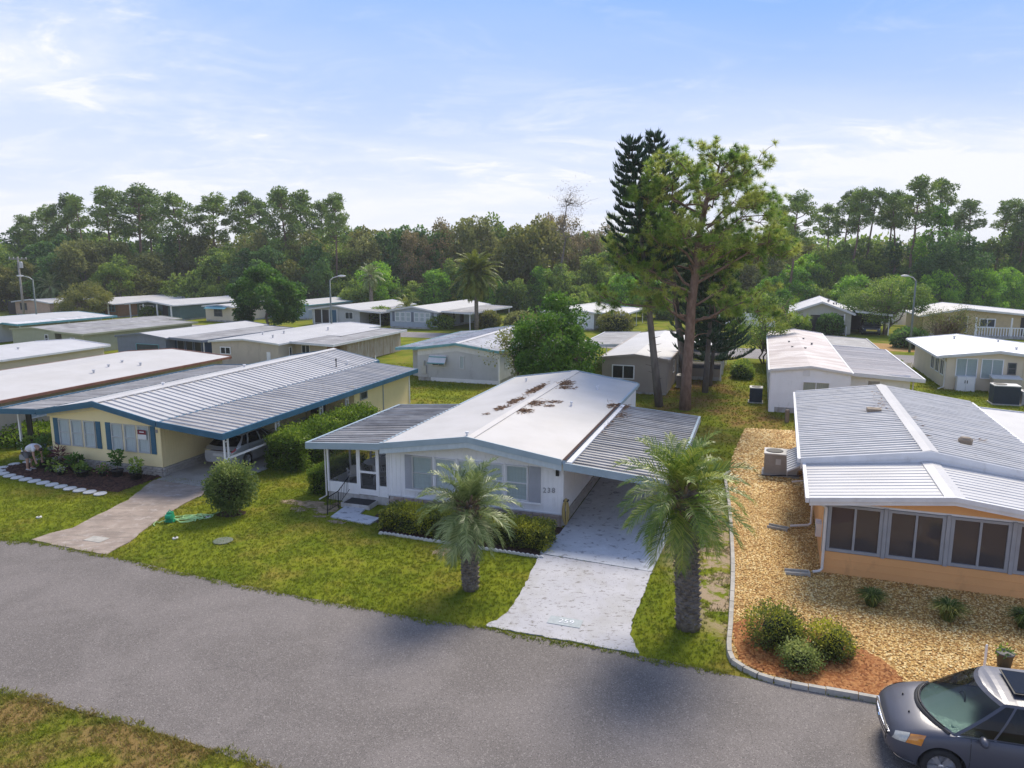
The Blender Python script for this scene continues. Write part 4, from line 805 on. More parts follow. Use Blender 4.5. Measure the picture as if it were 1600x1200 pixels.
# grey home with teal trim
h = basic('grey lap sided home with teal trim and striped window awning', (-6.92, 53.4), 18.5, 6.34, 14.5, 2.42, 2.86, 'grey_siding', 'weathered_white_roof', 'teal_trim', 'lap', pitch=.14, of=.35, os=.12, skirt=.28, ribs=(.40, .05, .03), cap='white_metal_roof', fas=.13); t = h.t
MB().box(1.05, -.012, .0, 6.3, .02, .30).build('skirt_paint', 'white_paint', t)
for ua, ub in ((.05, 3.17), (3.17, 6.29)): MB().hexa([(ua, -.03, h.top(ua) - .58), (ub, -.03, h.top(ub) - .58), (ub, -.0, h.top(ub) - .58), (ua, -.0, h.top(ua) - .58), (ua, -.03, h.top(ua) - .1), (ub, -.03, h.top(ub) - .1), (ub, -.0, h.top(ub) - .1), (ua, -.0, h.top(ua) - .1)]).build('gable_board', 'white_trim', t)
window(t, 1.15, -.016, 0, 1.05, .75, 1.15, 'white_trim', 'dark_blind', 'v'); window(t, 3.35, -.016, 0, .34, .95, 1.0, 'white_trim', 'curtain', '')
a = MB()
for k in range(4): z = 1.95 - k * .15; a.hexa([(1.0, -.06 - k * .12, z - .15), (2.35, -.06 - k * .12, z - .15), (2.35, -.04 - k * .12, z), (1.0, -.04 - k * .12, z), (1.0, -.18 - k * .12, z - .15), (2.35, -.18 - k * .12, z - .15), (2.35, -.16 - k * .12, z - .13), (1.0, -.16 - k * .12, z - .13)])
a.build('window_awning', 'white_trim', t); MB().box(1.0, -.56, 1.36, 2.35, -.52, 1.44).box(1.0, -.2, 1.78, 2.35, -.15, 1.85).build('awning_stripe', 'teal_trim', t)
MB().box(.35, -.14, .55, .72, 0, 1.15).build('electric_meter', 'alu', t); MB().tube([(.53, -.1, 1.15), (.53, -.1, 1.5)], .09, 10).build('meter_dial', 'alu', t)
MB().box(6.26, -.03, .05, 6.37, .08, 2.3).build('corner_board', 'white_paint', t)
wall(t, -1.15, 1.6, 0, 1.15, .05, lambda x: 2.2, 'grey_siding', 'lap', .14, name='porch_wall'); wall(t, -1.15, 12, R(-90), 10.4, .05, lambda x: 2.1, 'grey_siding', 'plain', name='porch_wall')
side_roof(t, -.13, 2.38, -2.0, 2.22, .6, 13.5, 'weathered_white_roof', 'teal_trim', .31, True, None, (), fas=.14)
window(t, 6.34, 1.2, R(90), 1.0, 1.0, 1.0, 'white_trim', 'curtain', 'v'); window(t, 6.34, 4.4, R(90), 1.0, 1.0, 1.0, 'white_trim', 'curtain', 'v')
tag(MB().tube([(0, 0, 0), (0, 0, 2.1)], .035, 8).build('clothes_pole', 'white_paint', None, loc=(-9.6, 51.3, 0)), 'white pole standing on the lawn behind the yellow home', 'pole')
# taupe home behind the pines
h = basic('taupe home with white roof behind the tall pine', fr((10.1, 47.35), 18.5, -4.3, 0), 18.5, 4.3, 16.5, 2.36, 2.62, 'taupe_siding', 'white_roof_b', 'taupe_siding', 'vert', pitch=.4, of=.12, os=.08, skirt=.15, fas=.12, cap=False); t = h.t
window(t, .68, -.002, 0, 1.5, .95, .95, 'white_paint', 'dark_interior', 'v', fw=.07); window(t, 4.3, 3.2, R(90), .8, .9, 1.0, 'white_paint', 'dark_interior', 'h'); window(t, 4.3, 8.2, R(90), .8, .9, 1.0, 'white_paint', 'dark_interior', 'h'); MB().box(4.3, 6, .2, 4.34, 6.9, 2.1).build('door', 'white_trim', t)
side_roof(t, -.1, 2.33, -3.3, 2.2, 7.5, 17.5, 'grey_flat_roof', 'white_trim', .3, False, None, (8, 12.5, 17), 'white_paint', .16)
side_roof(t, 4.4, 2.36, 7.6, 2.28, 6.6, 15.5, 'white_roof_b', 'slate_siding', .3, False, None, (6.8, 9.8, 15.3), 'white_paint', .2, name='porch_roof')
MB().box(4.3, 7.0, 0, 7.3, 15, .25).build('porch_floor', 'skirt_grey', t); MB().box(4.35, 7.02, .25, 7.3, 7.08, .85).build('knee_wall', 'taupe_siding', t); MB().box(7.24, 7.1, .25, 7.3, 15, .85).build('knee_wall', 'taupe_siding', t)
MB().quad((4.35, 7.05, .85), (7.28, 7.05, .85), (7.28, 7.05, 2.2), (4.35, 7.05, 2.2)).quad((7.27, 7.1, .85), (7.27, 15, .85), (7.27, 15, 2.2), (7.27, 7.1, 2.2)).build('screen', 'dense_screen', t)
MB().box(5.3, 7.0, 1.35, 5.38, 7.08, 2.2).box(4.4, 7.0, 1.4, 7.3, 7.06, 1.46).build('screen_frame', 'white_paint', t)
# white lap sided home
h = basic('white lap sided home with stained roof and enclosed carport', (15.07, 42.32), 18.5, 4.25, 22.5, 2.5, 2.78, 'white_siding', 'pink_stained_roof', 'white_trim', 'lap', pitch=.11, of=.15, os=.06, skirt=.0, fas=.1, cap=False); t = h.t
window(t, 1.75, -.018, 0, 1.45, .95, .95, 'white_paint', 'sage_siding', 'v'); MB().box(1.75, -.03, 2.22, 2.1, -.01, 2.55).build('gable_vent', 'white_trim', t)
MB().box(-.03, -.03, 0, .06, .05, 2.45).build('corner_board', 'white_paint', t); MB().box(4.2, -.03, 0, 4.28, .05, 2.45).build('corner_board', 'white_paint', t)
MB().box(.3, -.02, .0, 4.2, .0, .3).build('skirting', 'skirt_grey', t)
vents(t, [(1.5, 10, 2.66), (1.4, 13.4, 2.66), (2.3, 9, 2.72), (2.9, 12.2, 2.7), (2.5, 15.5, 2.7)], 'bronze_alu', .06, .12)
side_roof(t, 4.34, 2.44, 8.0, 2.24, .4, 14.2, 'pink_stained_roof', 'white_trim', .3, True, 'white_metal_roof', (), fas=.16, rh=.02)
side_roof(t, 4.34, 2.445, 7.6, 2.27, 14.3, 21.5, 'grey_flat_roof', 'grey_trim', .3, False, None, (), fas=.1, name='rear_carport_roof')
wall(t, 4.25, 1.0, 0, 3.2, .1, lambda x: 2.36, 'white_siding', 'plain', name='carport_wall'); wall(t, 7.45, 1.0, R(90), 13, .1, lambda x: 2.2, 'white_siding', 'plain', name='carport_wall')
MB().box(5.15, .95, .1, 6.05, 1.0, 2.1).build('door', 'white_paint', t); MB().box(5.3, .93, 1.25, 5.9, .95, 1.95).build('door_panel', 'skirt_grey', t)
downspout(t, [(7.9, .5, 2.2), (7.6, .9, 2.0), (7.55, .95, .1)], .04)
window(t, 0, 3.5, R(-90), 1.0, 1.0, 1.0, 'white_paint', 'curtain', 'h')
# cream home with bright white roof
h = basic('cream home with sunroom windows under a bright white roof', (29.65, 49.7), 18.5, 9.0, 11, 2.36, 2.75, 'cream_siding', 'white_paint', 'white_trim', 'plain', of=.32, os=.6, skirt=.0, fas=.14, cap=False, ru=3.0, eave_r=2.05); t = h.t
for k in range(2): window(t, .55 + k * 1.5, -.003, 0, 1.3, 1.35, .85, 'white_paint', 'blind', 'v', fw=.06)
for k in range(3): window(t, 0, 4.6 - k * 1.5, R(-90), 1.1, 1.3, .85, 'white_paint', 'dark_blind', 'v', fw=.06)
window(t, 3.6, -.003, 0, .5, .8, 1.2, 'bronze_alu', 'dark_blind', 'h'); MB().box(4.5, -.04, .1, 5.3, .0, 2.0).build('door', 'cream_board', t)
a = MB()
for k in range(5): a.hexa([(5.9 + k * .3, -.7, 1.35), (6.05 + k * .3, -.7, 1.35), (6.05 + k * .3, -.02, 1.9), (5.9 + k * .3, -.02, 1.9), (5.9 + k * .3, -.7, 1.39), (6.05 + k * .3, -.7, 1.39), (6.05 + k * .3, -.02, 1.94), (5.9 + k * .3, -.02, 1.94)])
a.hexa([(5.88, -.7, 1.33), (7.4, -.7, 1.33), (7.4, -.02, 1.88), (5.88, -.02, 1.88), (5.88, -.7, 1.36), (7.4, -.7, 1.36), (7.4, -.02, 1.91), (5.88, -.02, 1.91)]); a.build('window_awning', 'cream_board', t); window(t, 6.0, -.003, 0, 1.3, .9, .8, 'white_paint', 'dark_blind', 'v')
downspout(t, [(-.5, -.3, 2.2), (-.08, -.1, 1.9), (-.08, -.1, .2), (-.5, -.5, .08)], .04)
vents(t, [(2.2, 8.5, 2.66), (5.2, 8.6, 2.5), (4.9, 3.2, 2.5), (6.6, 2.2, 2.3)], 'alu', .07, .22)
c_ = thing('storage_cabinet', 'white two door cabinet against the cream home', 'cabinet', (*fr((29.65, 49.7), 18.5, .6, -.5), 0), R(-18.5))
MB().box(0, 0, 0, 1.1, .45, 1.0).build('cabinet_body', 'white_trim', c_)
for k in range(2): dd = MB().box(.04 + k * .52, -.02, .05, .53 + k * .52, 0, .95).build('door', 'white_paint', c_); MB().box(.46 + k * .14, -.045, .55, .50 + k * .14, -.02, .75).build('handle', 'black_metal', dd)
c_ = thing('deck_box', 'beige storage bin with sloping lid beside the cream home', 'storage bin', (*fr((29.65, 49.7), 18.5, 2.5, -1.4), 0), R(-18.5))
MB().box(0, 0, 0, 1.6, .9, 1.05).build('bin_body', 'beige_siding', c_); MB().hexa([(-.05, -.05, 1.05), (1.65, -.05, 1.05), (1.65, .95, 1.05), (-.05, .95, 1.05), (-.05, -.05, 1.1), (1.65, -.05, 1.1), (1.65, .95, 1.22), (-.05, .95, 1.22)]).build('bin_lid', 'ac_top', c_)
# taupe home on the left with rusty shed
h = basic('long taupe home with white roof and rust streaked shed', (-24.8, 60.43), 19, 6.5, 16, 2.12, 2.38, 'beige_siding', 'white_roof_b', 'white_trim', 'plain', of=.2, os=.1, skirt=.1, fas=.1, cap=False); t = h.t
window(t, .85, -.003, 0, 1.05, .62, 1.05, 'white_paint', 'dark_interior', 'v', fw=.07); MB().box(5.4, -.04, .5, 5.75, 0, 1.4).build('meter_panel', 'white_paint', t)
window(t, 6.5, 1.4, R(90), .35, .8, .9, 'white_paint', 'dark_interior', ''); vents(t, [(2.0, 4, 2.3), (3.6, 4.8, 2.36), (4.4, 2.2, 2.3), (5.0, 9.5, 2.3)], 'alu', .06, .24)
side_roof(t, 6.6, 2.12, 10.6, 2.0, 1.4, 14.2, 'grey_flat_roof', 'white_trim', .3, False, None, (), fas=.14)
MB().box(6.7, 6.6, 2.09, 8.2, 13.8, 2.13).build('roof_patch', 'white_roof_b', t)
wall(t, 10.2, 4.2, R(90), 9.6, .05, lambda x: 1.95, 'rust_siding', 'vert', .4, name='shed_wall'); wall(t, 6.5, 2.3, 0, 3.0, .05, lambda x: 2.05, 'beige_siding', 'vert', .5, name='shed_wall'); wall(t, 9.5, 2.3, R(90), 2.0, .05, lambda x: 2.0, 'terracotta_siding', 'plain', name='shed_wall'); wall(t, 9.5, 4.2, 0, .7, .05, lambda x: 2.0, 'rust_siding', 'plain', name='shed_wall')
window(t, 7.1, 2.3, 0, .8, .7, 1.1, 'white_paint', 'dark_blind', 'v')
# navy home
h = basic('navy blue sided home with dark carport roof', (-35.06, 65.08), 21, 5.6, 13, 2.05, 2.36, 'slate_siding', 'white_roof_b', 'slate_siding', 'plain', of=.1, os=.1, skirt=.0, fas=.1, cap=False); t = h.t
window(t, 2.2, -.003, 0, 2.6, .7, .75, 'teal_trim', 'dark_blind', '')
side_roof(t, 5.7, 2.05, 9.3, 1.92, .3, 12.6, 'grey_flat_roof', 'slate_siding', .3, False, None, (), fas=.16); wall(t, 9.0, 1.0, R(90), 11.4, 0, lambda x: 1.85, 'navy_siding', 'plain', name='side_wall'); wall(t, 5.6, 1.0, 0, 3.4, 0, lambda x: 1.9, 'navy_siding', 'plain', name='side_wall')
for k in range(3): window(t, 5.9 + k * .95, .99, 0, .8, 1.1, .7, 'slate_siding', 'dark_interior', '')
downspout(t, [(9.3, .3, 1.9), (9.2, .6, 1.75), (9.2, .6, .05)], .05)
# olive home
h = basic('olive green home with low grey roof', (-49.01, 71.97), 22, 6.0, 15, 1.98, 2.2, 'olive_siding', 'grey_flat_roof', 'olive_siding', 'plain', of=.1, os=.1, skirt=.0, fas=.1, cap=False); t = h.t
window(t, 4.6, -.003, 0, .5, .8, .8, 'white_paint', 'dark_interior', 'h')
side_roof(t, 6.1, 1.98, 10.2, 1.85, -.4, 13.5, 'grey_flat_roof', 'olive_siding', .3, False, None, (), fas=.12); wall(t, 7.0, -.1, 0, 3.0, 0, lambda x: 1.85, 'olive_siding', 'plain', name='side_wall'); wall(t, 10.0, -.1, R(90), 13, 0, lambda x: 1.8, 'olive_siding', 'plain', name='side_wall')
window(t, 8.2, -.11, 0, .55, .7, .8, 'white_trim', 'dark_interior', 'h')
# pale blue trimmed home at the far left
h = basic('pale home with light blue trimmed white roof', (-62.6, 79.0), 22, 8.5, 14, 2.05, 2.3, 'grey_siding', 'white_roof_b', 'teal_trim', 'plain', of=.3, os=.2, skirt=.0, fas=.2, cap=False); t = h.t
window(t, 5.5, -.003, 0, 1.2, .9, .9, 'white_paint', 'dark_blind', 'v'); side_roof(t, 8.7, 2.05, 11.0, 1.95, 2, 14, 'weathered_white_roof', 'teal_trim', .3, False, None, (2.4, 8, 13.6))
# white roofed homes left of the yellow one
oC = fr(HY, DY, -13.2, 1.0)
h = basic('home with broad white roof and brown gutter beside the yellow home', oC, DY, 8.0, 16.4, 2.32, 2.62, 'beige_siding', 'white_roof', 'brown_trim', 'plain', of=.4, os=.45, skirt=.2, fas=.2, cap=False, ru=3.6); t = h.t
window(t, 8.0, 2, R(90), 1.2, .9, 1.0, 'white_paint', 'curtain', 'v'); window(t, 8.0, 7, R(90), 1.2, .9, 1.0, 'white_paint', 'curtain', 'v'); vents(t, [(5.6, 9.4, 2.5), (6.4, 7.6, 2.48), (5.0, 11, 2.5), (6.6, 10.8, 2.46)], 'alu', .06, .14)
oC2 = fr(HY, DY, -25.2, 6.0)
h = basic('home with plain white roof at the edge of the park', oC2, DY, 7.0, 14.0, 2.32, 2.6, 'cream_siding', 'white_metal_roof', 'white_trim', 'plain', of=.3, os=.3, skirt=.2, fas=.14, cap=False); vents(h.t, [(4.6, 9, 2.5), (5.4, 4, 2.45)], 'alu', .06, .14)
# ---------------------------------------------------------------- homes across the far road
h = basic('blue grey home with white window rows and wide carport', (-15.5, 93.64), 22, 6.7, 15.5, 2.25, 2.8, 'bluegrey_siding', 'white_roof_b', 'white_trim', 'plain', of=.3, os=.3, skirt=.2, fas=.16, cap=False); t = h.t
for k in range(2):
    for j in range(3): window(t, .75 + k * 2.75 + j * .78, -.003, 0, .7, 1.2, .85, 'white_paint', 'curtain', 'h', fw=.08)
    shutter(t, .35 + k * 2.75, -.003, 0, .32, 1.2, .85, 'slate_siding')
shutter(t, 5.95, -.003, 0, .32, 1.2, .85, 'slate_siding')
side_roof(t, 7.0, 2.25, 11.0, 2.1, .6, 14, 'grey_flat_roof', 'white_trim', .3, False, None, (.9, 5, 9, 13.6)); window(t, 6.7, 1.2, R(90), .9, 1.1, .9, 'white_paint', 'dark_blind', 'h'); window(t, 6.7, 4.2, R(90), .9, 1.1, .9, 'white_paint', 'dark_blind', 'h'); MB().box(6.7, 6.5, .3, 6.76, 7.5, 2.1).build('door', 'dark_interior', t)
h = basic('grey home with white roof behind the street lamp', (-26.6, 98.2), 22, 7.4, 14, 2.1, 2.62, 'grey_siding', 'white_roof_b', 'white_trim', 'plain', of=.3, os=.3, skirt=.2, fas=.14, cap=False); t = h.t
for k in range(3): MB().box(.4 + k * 1.2, -.05, .3, 1.4 + k * 1.2, -.0, 2.0).build('porch_opening', ('dark_interior', 'dark_interior', 'blue_trim')[k], t)
for k in range(4): MB().box(.32 + k * 1.2, -.09, .0, .42 + k * 1.2, -.04, 2.1).build('post', 'white_paint', t)
side_roof(t, 7.7, 2.1, 10.9, 1.95, -.5, 8, 'grey_flat_roof', 'white_trim', .3, False, None, (-.3, 4, 7.6)); window(t, 5.2, -.003, 0, 1.2, .9, .9, 'white_paint', 'dark_blind', 'v')
h = basic('pale home with light blue roof edge between the bright green tree and the grey home', (-36.5, 108.5), 22, 8.0, 12, 2.15, 2.55, 'bluegrey_siding', 'white_roof_b', 'teal_trim', 'plain', of=.3, os=.3, skirt=.2, fas=.2, cap=False)
for k in range(2): window(h.t, 1.2 + k * 3.2, -.003, 0, 1.5, 1.1, .8, 'white_paint', 'dark_blind', 'v', fw=.08)
h = basic('small home with awning left of the bright green tree', (-43.0, 103.5), 24, 5.0, 10, 2.15, 2.4, 'cream_siding', 'white_roof_b', 'white_trim', 'plain', of=.3, os=.3, skirt=.2, fas=.14, cap=False)
window(h.t, 1.6, -.003, 0, 1.5, 1.2, .7, 'bronze_alu', 'dark_blind', 'hv'); MB().hexa([(.6, -.9, 1.8), (4.4, -.9, 1.8), (4.4, 0, 2.2), (.6, 0, 2.2), (.6, -.9, 1.85), (4.4, -.9, 1.85), (4.4, 0, 2.25), (.6, 0, 2.25)]).build('window_awning', 'teal_trim', h.t)
h = basic('dark teal home with white posts under a long white roof', (-54.6, 107.5), 24, 8.5, 13, 2.3, 2.75, 'teal_siding', 'white_roof_b', 'white_trim', 'plain', of=1.6, os=.5, skirt=.2, fas=.16, cap=False); t = h.t
for k in range(4): MB().box(.2 + k * 2.7, -1.45, 0, .34 + k * 2.7, -1.3, 2.3).build('post', 'white_paint', t)
for k in range(2): window(t, .6 + k * 1.5, -.003, 0, 1.3, 1.2, .8, 'white_paint', 'dark_blind', 'hv', fw=.08)
MB().box(5.2, -.04, .3, 6.2, 0, 2.2).build('door', 'dark_interior', t)
h = basic('terracotta fronted home with deep porch by the woods', (-67.0, 113.0), 24, 9.5, 13, 2.2, 2.75, 'terracotta_siding', 'white_roof_b', 'white_trim', 'plain', of=1.5, os=.8, skirt=.2, fas=.16, cap=False); t = h.t
for k in range(4): MB().box(-.2 + k * 3.1, -1.35, 0, -.06 + k * 3.1, -1.2, 2.2).build('post', 'white_paint', t)
MB().box(.1, -.04, .4, 3.2, 0, 2.0).build('porch_opening', 'dark_interior', t); window(t, 7.4, -.003, 0, 1.6, 1.2, .8, 'teal_trim', 'dark_blind', 'hv', fw=.08)
h = basic('peach home with dark carport near the utility pole', (-77.0, 114.5), 24, 8.0, 10, 2.1, 2.5, 'pink_siding', 'white_roof_b', 'white_trim', 'plain', of=.3, os=.4, skirt=.2, fas=.14, cap=False); window(h.t, 1.2, -.003, 0, 1.6, 1.1, .8, 'bronze_alu', 'dark_blind', 'v'); MB().box(-2.6, .5, 0, -.2, 8, 2.0).build('carport', 'dark_interior', h.t)
h = basic('white home with open carport half hidden by shrubs', (4.0, 92.5), 22, 6.5, 14, 2.2, 2.6, 'white_siding', 'white_roof_b', 'white_trim', 'plain', of=.3, os=.3, skirt=.2, fas=.14, cap=False); t = h.t
side_roof(t, 6.8, 2.2, 10.2, 2.05, .2, 12, 'weathered_white_roof', 'white_trim', .3, False, None, (.4, 4, 8, 11.8)); MB().box(6.9, 5.2, 0, 9.9, 5.3, 2.0).build('carport_back', 'dark_interior', t); window(t, 2, -.003, 0, 1.4, 1.1, .8, 'white_paint', 'dark_blind', 'v')
h = basic('sage gabled home with shingle roof and carport', (33.19, 87.29), 21, 6.4, 13, 2.55, 3.75, 'sage_siding', 'weathered_white_roof', 'white_trim', 'plain', of=.35, os=.35, skirt=.1, fas=.18, cap=False, th=.08); t = h.t
MB().box(2.0, -.06, .3, 5.6, -.01, 2.2).build('porch_opening', 'dark_interior', t); MB().box(5.6, -.09, 0, 5.75, -.02, 2.4).build('post', 'white_paint', t); window(t, .35, -.003, 0, .95, 1.45, .7, 'white_paint', 'curtain', 'h', fw=.08)
vents(t, [(4.0, 5, 3.45), (4.6, 4, 3.2), (4.2, 8, 3.4), (5.0, 6.4, 3.1)], 'bronze_alu', .08, .25)
side_roof(t, 6.8, 2.75, 10.6, 2.4, .2, 12, 'weathered_white_roof', 'white_trim', .3, False, None, (.4, 2.0, 11.8)); MB().box(6.6, 7, 0, 10.2, 7.1, 2.3).build('carport_back', 'dark_interior', t)
for k in range(8): MB().box(5.85, -1.6 + k * .2, 0, 5.9, -1.5 + k * .2, 1.0).build('fence_picket', 'white_paint', t)
h = basic('cream home with white porch railing at the woods edge', (47.2, 84.5), 19, 14, 11, 2.35, 3.2, 'lightsand_siding', 'white_metal_roof', 'white_trim', 'plain', of=.5, os=.5, skirt=.3, fas=.16, cap=False, ru=4.0, eave_r=2.3); t = h.t
window(t, 2.6, -.003, 0, 1.9, 1.9, .45, 'white_trim', 'dark_blind', 'h', fw=.08); window(t, 5.6, -.003, 0, 1.6, 1.0, 1.1, 'white_paint', 'dark_blind', 'v', fw=.1); MB().box(9.6, -.04, .3, 10.6, 0, 2.3).build('door', 'dark_interior', t)
for k in range(26): MB().box(5.1 + k * .26, -1.3, .3, 5.2 + k * .26, -1.25, 1.15).build('railing_bar', 'white_paint', t)
MB().box(5.0, -1.32, 1.15, 11.9, -1.22, 1.25).build('railing', 'white_paint', t); MB().box(5.0, -1.35, 0, 11.9, -.05, .3).build('porch_floor', 'skirt_grey', t)
for k in range(3): MB().box(4.95 + k * 3.4, -1.34, 0, 5.09 + k * 3.4, -1.2, 2.3).build('post', 'white_paint', t)
# white fences
for lb, a, b in (('white panel fence behind the oak', (48.5, 97.5), (58, 93.5)), ('white panel fence glimpsed left of the sage home', (26.5, 96), (33.5, 93.5))):
    n = 6; L = math.hypot(b[0] - a[0], b[1] - a[1]) / n; f = thing('fence', lb, 'fence', (a[0], a[1], 0), math.atan2(b[1] - a[1], b[0] - a[0]))
    for k in range(n): MB().box(k * L + .06, -.02, .08, (k + 1) * L - .06, .02, 1.75).build('fence_panel', 'white_paint', f); MB().box(k * L - .06, -.06, 0, k * L + .06, .06, 1.9).build('fence_post', 'white_paint', f)
# ================================================================ trees and plants
def tree_thing(name, label, loc, parts, rz=0, sc=1.0, group=None, cat='tree', scz=None):
    t = thing(name, label, cat, loc, rz, group); t.scale = (sc, sc, scz or sc)
    for nme, me, mat in parts:
        o = mesh_obj(nme, me, None, t)
        if not me.materials: me.materials.append(MAT[mat])
    return t
def limb(b, p0, p1, r0, r1, rng, wob=.1, n=5, seg=6, lift=0.0):
    p0, p1 = np.array(p0, float), np.array(p1, float); L = np.linalg.norm(p1 - p0); pts = []
    for i in range(n + 1):
        t = i / n; q = p0 + (p1 - p0) * t + rng.normal(0, wob * L * .12, 3) * (0 < i < n); q[2] += lift * L * math.sin(math.pi * t); pts.append(tuple(q))
    b.tube(pts, [r0 + (r1 - r0) * (i / n) for i in range(n + 1)], seg); return pts
def broadleaf(seed, h, r, base, ncl, nleaf, lsize, trunk_r=.16, flat=.8, top=1.0, loose=.35, nlimb=9, clr=.36, stems=1):
    """crown of leafy clumps carried on limbs; returns trunk and crown meshes"""
    rng = np.random.default_rng(seed); b = MB(); cz = (h + base) / 2; hz_ = (h - base) / 2
    C = []
    while len(C) < ncl:
        p = rng.uniform(-1, 1, 3)
        q = np.linalg.norm(p * np.array([1, 1, 1 / top]))
        if q > 1 or q < rng.uniform(.15, .85): continue
        taper = 1 - .28 * max(p[2], 0) ** 2; C.append((p[0] * r * taper, p[1] * r * taper, cz + p[2] * hz_))
    C = np.array(C) + rng.normal(0, .05 * r, (ncl, 3))
    for s in range(stems):
        off = rng.normal(0, .25 * (stems > 1), 2); lean = rng.normal(0, .04 * h, 2)
        tp = limb(b, (off[0], off[1], -.05), (off[0] * 2 + lean[0], off[1] * 2 + lean[1], base + (h - base) * .55), trunk_r / math.sqrt(stems), trunk_r * .35 / math.sqrt(stems), rng, .35, 7, 8)
        for i in rng.choice(ncl, min(nlimb, ncl), replace=False):
            st = tp[rng.integers(2, 7)]; limb(b, st, C[i], trunk_r * .4, trunk_r * .08, rng, .5, 4, 5, .06)
    per = rng.multinomial(nleaf, rng.dirichlet(np.ones(ncl) * 4)); P_, D_, T_ = [], [], []
    for c, n in zip(C, per):
        d = unit(rng.normal(0, 1, (n, 3))); rad = r * clr * rng.uniform(.7, 1.25) * rng.uniform(1 - loose * 1.6, 1, (n, 1)) ** .6
        p = c + d * rad * np.array([1, 1, flat]); P_.append(p); D_.append(d + np.array([0, 0, .25])); T_.append(np.clip(rng.normal(.5, .2) + rng.normal(0, .18, n) + .12 * d[:, 2], 0, 1))
    me = leaf_mesh('crown', np.concatenate(P_), np.concatenate(D_), lsize, lsize * .62, rng, np.concatenate(T_), .15)
    return b.mesh('trunk', True), me
def needle_tufts(P_, D_, k, ln, wd, rng, T_):
    n = len(P_); d = unit(np.repeat(D_, k, 0) + rng.normal(0, .75, (n * k, 3))); p = np.repeat(P_, k, 0)
    s = unit(np.cross(d, rng.normal(0, 1, (n * k, 3)))); L = ln * rng.uniform(.7, 1.2, (n * k, 1))
    V = np.empty((n * k, 3, 3)); V[:, 0] = p - s * wd; V[:, 1] = p + s * wd; V[:, 2] = p + d * L; V[:, 2, 2] -= .1 * L[:, 0]
    return V.reshape(-1, 3), np.arange(n * k * 3).reshape(-1, 3), np.repeat(np.clip(np.repeat(T_, k) + rng.normal(0, .1, n * k), 0, 1), 3)
# ---- the tall pine behind the white home
def big_pine(seed):
    rng = np.random.default_rng(seed); b = MB()
    tr = [(0, 0, -.1), (.02, 0, 2), (.10, .0, 4.2), (.12, 0, 6.2), (.30, 0, 8), (.42, .1, 10), (.75, .1, 12), (1.3, .1, 13.6), (1.55, 0, 14.7)]
    b.tube(tr, [.36, .29, .28, .26, .24, .19, .13, .08, .04], 12)
    tip = []
    def trunk_at(z):
        for a, c in zip(tr[:-1], tr[1:]):
            if a[2] <= z <= c[2]: t = (z - a[2]) / (c[2] - a[2]); return np.array([a[i] + (c[i] - a[i]) * t for i in range(3)])
        return np.array(tr[-1])
    limbs = [(5.1, 177, 4.9, 1.3), (5.0, 8, 3.5, 1.1), (5.25, -25, 5.0, .9), (5.6, 205, 3.4, 1.6), (6.0, 12, 4.6, 3.5), (6.5, 20, 3.9, 3.3), (6.2, 165, 3.9, 2.4), (6.8, 190, 4.4, 2.2), (7.2, 150, 4.6, 2.0), (7.4, -18, 4.6, 1.6), (7.9, 10, 4.4, 2.6)]
    for k in range(26):
        z = 7.2 + k * .27; ph = k * 137.5 + rng.uniform(-25, 25); prof = 4.7 * max(.12, 1 - ((z - 7.6) / 8.1) ** 2) * rng.uniform(.75, 1.1); limbs.append((z, ph, prof, prof * rng.uniform(.25, .55)))
    for z, ph, L, rise in limbs:
        p0 = trunk_at(z); a = R(ph); p1 = p0 + np.array([math.cos(a) * L, math.sin(a) * L, rise])
        r0 = .025 + .014 * L; pts = limb(b, p0, p1, r0, .016, rng, .5, 6, 6, .08)
        for j in range(int(5 + L * 3.7)):
            q = np.array(pts[rng.integers(2, 7)]) + rng.normal(0, .1, 3); dr = unit(((p1 - p0) / L * .8 + rng.normal(0, .75, 3) * np.array([1, 1, .65]) + np.array([0, 0, .25]))[None])[0]
            e = q + dr * rng.uniform(.6, 1.5); limb(b, q, e, .022, .008, rng, .5, 3, 4, .08)
            nt = rng.integers(2, 5); tip.append(((q + (e - q) * np.linspace(.62, 1, nt)[:, None]) + rng.normal(0, .12, (nt, 3)), np.repeat(dr[None], nt, 0) * .5 + np.array([0, 0, .3]), np.full(nt, rng.normal(.5, .26))))
    for q, ph, L in ((4.2, 20, 1.2), (3.2, 160, .5), (5.4, 120, .9), (4.7, 200, 1.5)):
        p0 = trunk_at(q); a = R(ph); limb(b, p0, p0 + np.array([math.cos(a) * L, math.sin(a) * L, .3]), .05, .015, rng, .8, 4, 5)
    P_ = np.concatenate([x[0] for x in tip]); D_ = np.concatenate([x[1] for x in tip]); T_ = np.concatenate([x[2] for x in tip])
    V, F, T = needle_tufts(P_, D_, 64, .36, .014, rng, T_); return b.mesh('trunk', True), np_mesh('crown', V, F, T)
tm, cm = big_pine(21)
tree_thing('pine_tree', 'tall long needled pine with bare lower trunk behind the white home', (10.28, 42.86, 0), [('trunk', tm, 'pine_bark'), ('crown', cm, 'needle_pine')])
